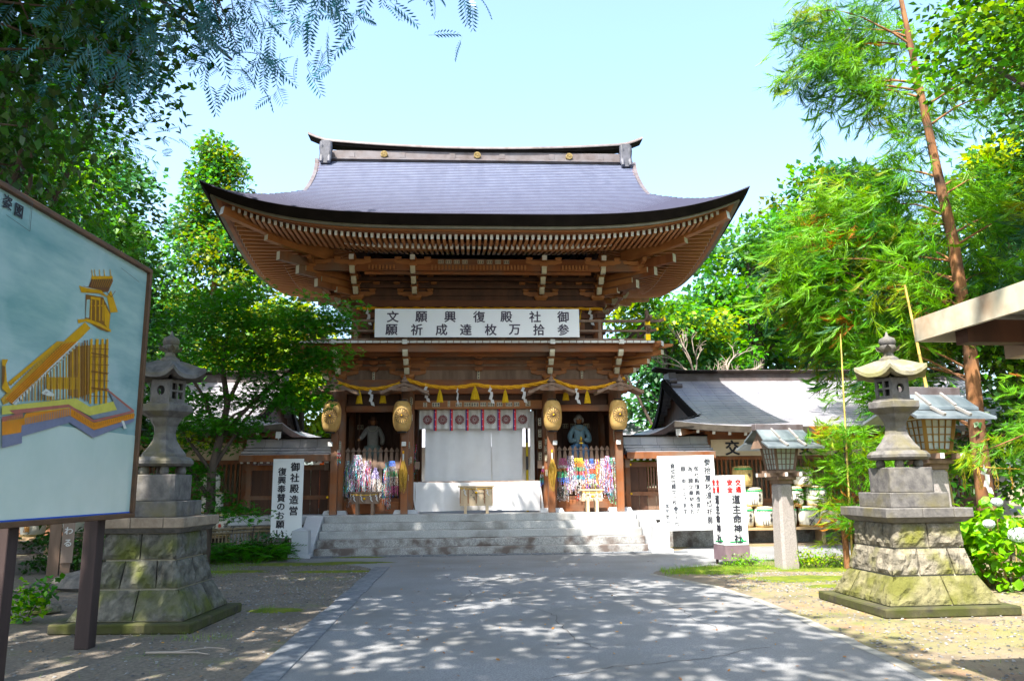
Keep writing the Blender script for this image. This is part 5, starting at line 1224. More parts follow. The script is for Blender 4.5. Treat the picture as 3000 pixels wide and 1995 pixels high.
street_lamp((5.02,14.95,0),R(14),.985,'wooden lamp with grey green copper roof on a granite post, beside the four sided sign',woodgrey)
street_lamp((6.34,12.05,0),R(10),1.11,'taller wooden lamp with amber lattice rising behind the right stone lantern',mat('wood_amber',(.24,.13,.04),(.36,.22,.07),scale=4,stretch=(1,1,.2)))
# ================================================================ STONE LANTERNS
def tier(t,hw0,hw1,z0,z1,joints,m,rough=True,seed=0):
    # four faces of hewn blocks, each block its own part
    r_=random.Random(seed)
    mb=MB(); 
    a,b_=hw0-.035,hw1-.035; mb.add([(-a,-a,z0),(a,-a,z0),(a,a,z0),(-a,a,z0),(-b_,-b_,z1),(b_,-b_,z1),(b_,b_,z1),(-b_,b_,z1)],[(0,3,2,1),(4,5,6,7),(0,1,5,4),(1,2,6,5),(2,3,7,6),(3,0,4,7)]); obj('mortar_core',mb,mortar,t)
    for k in range(4):
        M=Matrix.Rotation(k*math.pi/2,4,'Z'); js=[-1]+joints[k%2]+[1]
        for i in range(len(js)-1):
            nx=8;nz=5; g=.010
            def P(x,zf,d):
                hw=hw0+(hw1-hw0)*zf; return Vector((x*hw,-hw+d,z0+(z1-z0)*zf))
            rows=[];
            for zi in range(nz+1):
                zf=zi/nz; row=[]
                for xi in range(nx+1):
                    x=js[i]+(js[i+1]-js[i])*xi/nx; ed=(xi in(0,nx)) or (zi in(0,nz)); hw=hw0+(hw1-hw0)*zf
                    xx=x+(g/hw if xi==0 else -g/hw if xi==nx else 0)*(1 if abs(x)<.999 else .0)
                    zz=min(max(zf,.03),.97); d=0 if ed else -r_.uniform(.004,.040) if rough else -.004
                    if abs(x)>.999: xx=x*(1-(0 if not ed else .0)); d=0
                    row.append(M@P(xx,zz,d))
                rows.append(row)
            mb=MB(); mb.grid(rows,0,False)
            # sides of the block
            bl_=[M@(P(js[i]+(g/hw0 if abs(js[i])<1 else 0),zz,.04)) for zz in(.03,.97)]; br_=[M@(P(js[i+1]-(g/hw0 if abs(js[i+1])<1 else 0),zz,.04)) for zz in(.03,.97)]
            mb.add([rows[0][0],rows[-1][0],bl_[1],bl_[0]],[(0,1,2,3)]); mb.add([rows[0][-1],rows[-1][-1],br_[1],br_[0]],[(3,2,1,0)])
            mb.add([rows[-1][0],rows[-1][-1],br_[1],bl_[1]],[(0,1,2,3)]); mb.add([rows[0][0],rows[0][-1],br_[0],bl_[0]],[(3,2,1,0)])
            obj('stone_block',mb,m,t)
def stone_lantern(loc,rz,label,seed):
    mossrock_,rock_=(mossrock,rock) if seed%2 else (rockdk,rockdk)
    t=thing('stone_lantern',label,'stone lantern',loc,rz,'tall stone lanterns flanking the approach')
    mb=MB(); mb.b(-.89,.89,-.89,.89,0,.11); obj('base_slab',mb,mosslab,t,bevel=.015)
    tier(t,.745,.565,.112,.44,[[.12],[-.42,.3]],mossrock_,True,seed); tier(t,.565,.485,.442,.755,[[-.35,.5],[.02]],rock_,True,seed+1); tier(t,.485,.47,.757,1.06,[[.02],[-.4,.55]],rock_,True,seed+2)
    for i,(a,b_) in enumerate(((-.60,-.10),(-.095,.33),(.335,.60))):
        mb=MB(); mb.b(a,b_,-.60,.60,1.12,1.235); obj('cornice_stone',mb,stonel if seed%2 else mat('lantern_stone_warm',(.22,.17,.13),(.34,.28,.22),scale=9,rough=.85,bump=.3),t,bevel=.008)
    mb=MB(); mb.box((0,0,1.09),(1.03,1.03,.06)); mb.v=[(x*(1.13 if z>1.09 else 1),y*(1.13 if z>1.09 else 1),z) for x,y,z in mb.v]; obj('cornice_moulding',mb,stonel,t)
    mb=MB(); mb.b(-.41,.41,-.41,.41,1.237,1.42); obj('pedestal_step',mb,stonel,t,bevel=.008)
    mb=MB(); c=.05; a=.31
    P=[(-a+c,-a),(a-c,-a),(a,-a+c),(a,a-c),(a-c,a),(-a+c,a),(-a,a-c),(-a,-a+c)]; mb.prism(P,'z',1.422,1.735); obj('pedestal_block',mb,stonel,t,bevel=.008,recalc=True)
    hx=math.pi/6
    for k in range(6):
        tt=2*math.pi*k/6; mb=MB(); mb.lathe([(.0,0),(.05,.0),(.062,.04),(.05,.085),(.03,.11)],10,(.27*math.cos(tt),.27*math.sin(tt),1.737)); obj('scroll_foot',mb,stonel,t)
    mb=MB(); mb.lathe([(.20,1.83),(.36,1.835),(.40,1.865),(.40,1.90),(.35,1.945),(.33,1.95)],12,rot=hx,smooth=False); obj('lotus_disc',mb,stonel,t)
    mb=MB(); mb.lathe([(.32,1.952),(.315,1.985),(.24,2.06),(.17,2.16),(.15,2.24),(.165,2.32),(.22,2.40),(.24,2.43)],6,rot=0,smooth=False); obj('shaft',mb,stonel,t,bevel=.004,recalc=True)
    mb=MB(); mb.lathe([(.25,2.432),(.36,2.495),(.37,2.50),(.37,2.585),(.30,2.592),(.30,2.615)],6,rot=0,smooth=False); obj('stage',mb,stonel,t,bevel=.006,recalc=True)
    # firebox with six walls, a round opening in front and small windows
    dk=mat('firebox_dark',(.015,.013,.012))
    for k in range(6):
        e=bpy.data.objects.new('firebox_wall',None); COL.objects.link(e); e.parent=t; e.rotation_euler=(0,0,k*math.pi/3); r=.215; hw=.124
        mb=MB()
        if k%2==0:
            N=16; ring=[(.055*math.cos(2*math.pi*i/N),-r,2.76+.06*math.sin(2*math.pi*i/N)) for i in range(N)]
            out=[]
            for i in range(N):
                x,z=math.cos(2*math.pi*i/N),math.sin(2*math.pi*i/N); m_=max(abs(x),abs(z)); out.append((hw*x/m_,-r,2.755+.14*z/m_))
            mb.add(ring+out,[(i,(i+1)%N,N+(i+1)%N,N+i) for i in range(N)]); mb.add(ring+[(x,y+.05,z) for x,y,z in ring],[(i,N+i,N+(i+1)%N,(i+1)%N) for i in range(N)])
        else:
            for a,b_ in((-hw,-.085),(-.012,.012),(.085,hw)): mb.b(a,b_,-r,-r+.04,2.616,2.896)
            for z0,z1 in((2.616,2.66),(2.745,2.77),(2.855,2.896)): mb.b(-hw+.002,hw-.002,-r+.003,-r+.036,z0,z1)
        obj('panel',mb,stonel,e)
    mb=MB(); mb.lathe([(.10,2.617),(.10,2.895)],6); obj('firebox_core',mb,dk,t)
    # roof: six upswept corners
    mb=MB(); rows=[]
    N=48
    for j,(f,z) in enumerate(((.16,3.14),(.35,3.13),(.62,3.06),(.85,2.985),(1.0,2.95),(1.0,2.90),(.80,2.90),(.3,2.915))):
        row=[]
        for k in range(N+1):
            a=2*math.pi*k/N; q=((a)%(math.pi/3))-math.pi/6; corner=abs(q)/(math.pi/6); rad=.50*math.cos(math.pi/6)/math.cos(q); up=(.10*corner**3)*(f**2 if j<6 else .5) 
            row.append((rad*f*(1+.06*corner**4)*math.cos(a),rad*f*(1+.06*corner**4)*math.sin(a),z+up))
        rows.append(row)
    mb.grid(rows[:5],0,True,flip=True); mb.grid(rows[4:6],0,False,flip=True); mb.grid(rows[5:],0,True,flip=True); obj('roof',mb,mat('lantern_roof_lichen',(.16,.145,.11),(.29,.27,.20),scale=12,rough=.9,bump=.3,c3=(.22,.21,.11),s3=4,t3=(.45,.65)) if seed%2 else stonel,t)
    mb=MB(); mb.lathe([(.14,3.13),(.13,3.17),(.07,3.21),(.065,3.25)],12,smooth=False); obj('finial_neck',mb,stonel,t)
    mb=MB()
    for k in range(6):
        a=2*math.pi*k/6; d=Vector((math.cos(a),math.sin(a),0)); q=Vector((-d.y,d.x,0))
        mb.add([d*.05+Vector((0,0,3.25))-q*.03,d*.05+Vector((0,0,3.25))+q*.03,d*.14+Vector((0,0,3.29))+q*.05,d*.185+Vector((0,0,3.345)),d*.14+Vector((0,0,3.29))-q*.05],[(0,1,2,3,4)],0,False)
    mb.lathe([(.06,3.25),(.09,3.27),(.11,3.33),(.10,3.35)],12); obj('finial_petals',mb,stonel,t)
    mb=MB(); mb.lathe([(.06,3.33),(.105,3.36),(.115,3.40),(.10,3.44),(.05,3.465),(.025,3.48),(.012,3.53),(.0,3.54)],16); obj('finial_jewel',mb,stonel,t)
    return t
sl1=stone_lantern((5.04,10.38,0),R(5),'tall sunlit stone lantern on a stepped mossy base at the right of the approach',1)
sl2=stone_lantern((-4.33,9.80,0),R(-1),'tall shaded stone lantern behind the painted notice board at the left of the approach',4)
sl1.scale=(.94,.94,1); sl2.scale=(.89,.89,1)
# ================================================================ PAINTED NOTICE BOARD (left)
bd=thing('notice_board','large framed notice board with a painting of a lofty stilted shrine','notice board',(0,0,0))
BX=-4.2
def BP(x,y,o=0.):      # photograph-independent board coordinates: (distance along the board, height)
    return (BX+o,x,y)
Y0,Y1,Z0,Z1=5.1,8.80,1.26,4.06
def ztop(y): return Z1+(Y1-y)*.0
mb=MB(); mb.b(BX-.03,BX,Y0+.04,Y1-.04,Z0+.04,Z1-.04)
bm_=mat('board_painted_sky',(.17,.33,.35),(.50,.64,.63),scale=1.3,rough=.22,stretch=(1,.35,1.8),c3=(.56,.68,.70),s3=.9,t3=(.48,.70),spec=.5,lo=.3,hi=.7)
obj('painted_panel',mb,bm_,bd)
mb=MB(); mb.b(BX+.001,BX+.003,Y0+.05,Y1-.05,Z0+.05,2.15); obj('lower_panel',mb,mat('board_paint_pale_green',(.52,.64,.59),(.64,.74,.69),scale=.8,rough=.22,spec=.5),bd)
for (y0,y1,z0,z1) in((Y0,Y1,Z1-.05,Z1),(Y0,Y1,Z0,Z0+.05),(Y1-.05,Y1,Z0+.051,Z1-.051),(Y0,Y0+.05,Z0+.051,Z1-.051)):
    mb=MB(); mb.b(BX-.05,BX+.045,y0,y1,z0,z1); obj('frame',mb,mat('frame_brown',(.09,.05,.03),(.15,.08,.045),scale=5,rough=.6),bd,bevel=.006)
mb=MB(); mb.b(BX+.003,BX+.012,Y0+.06,Y1-.06,Z0+.052,Z0+.066); obj('blue_edging',mb,mat('edging_blue',(.05,.12,.5)),bd)
for y in(6.85,8.30): mb=MB(); mb.b(BX-.20,BX-.055,y-.075,y+.075,0,3.9); obj('post',mb,postdk,bd,bevel=.006)
import math as _m
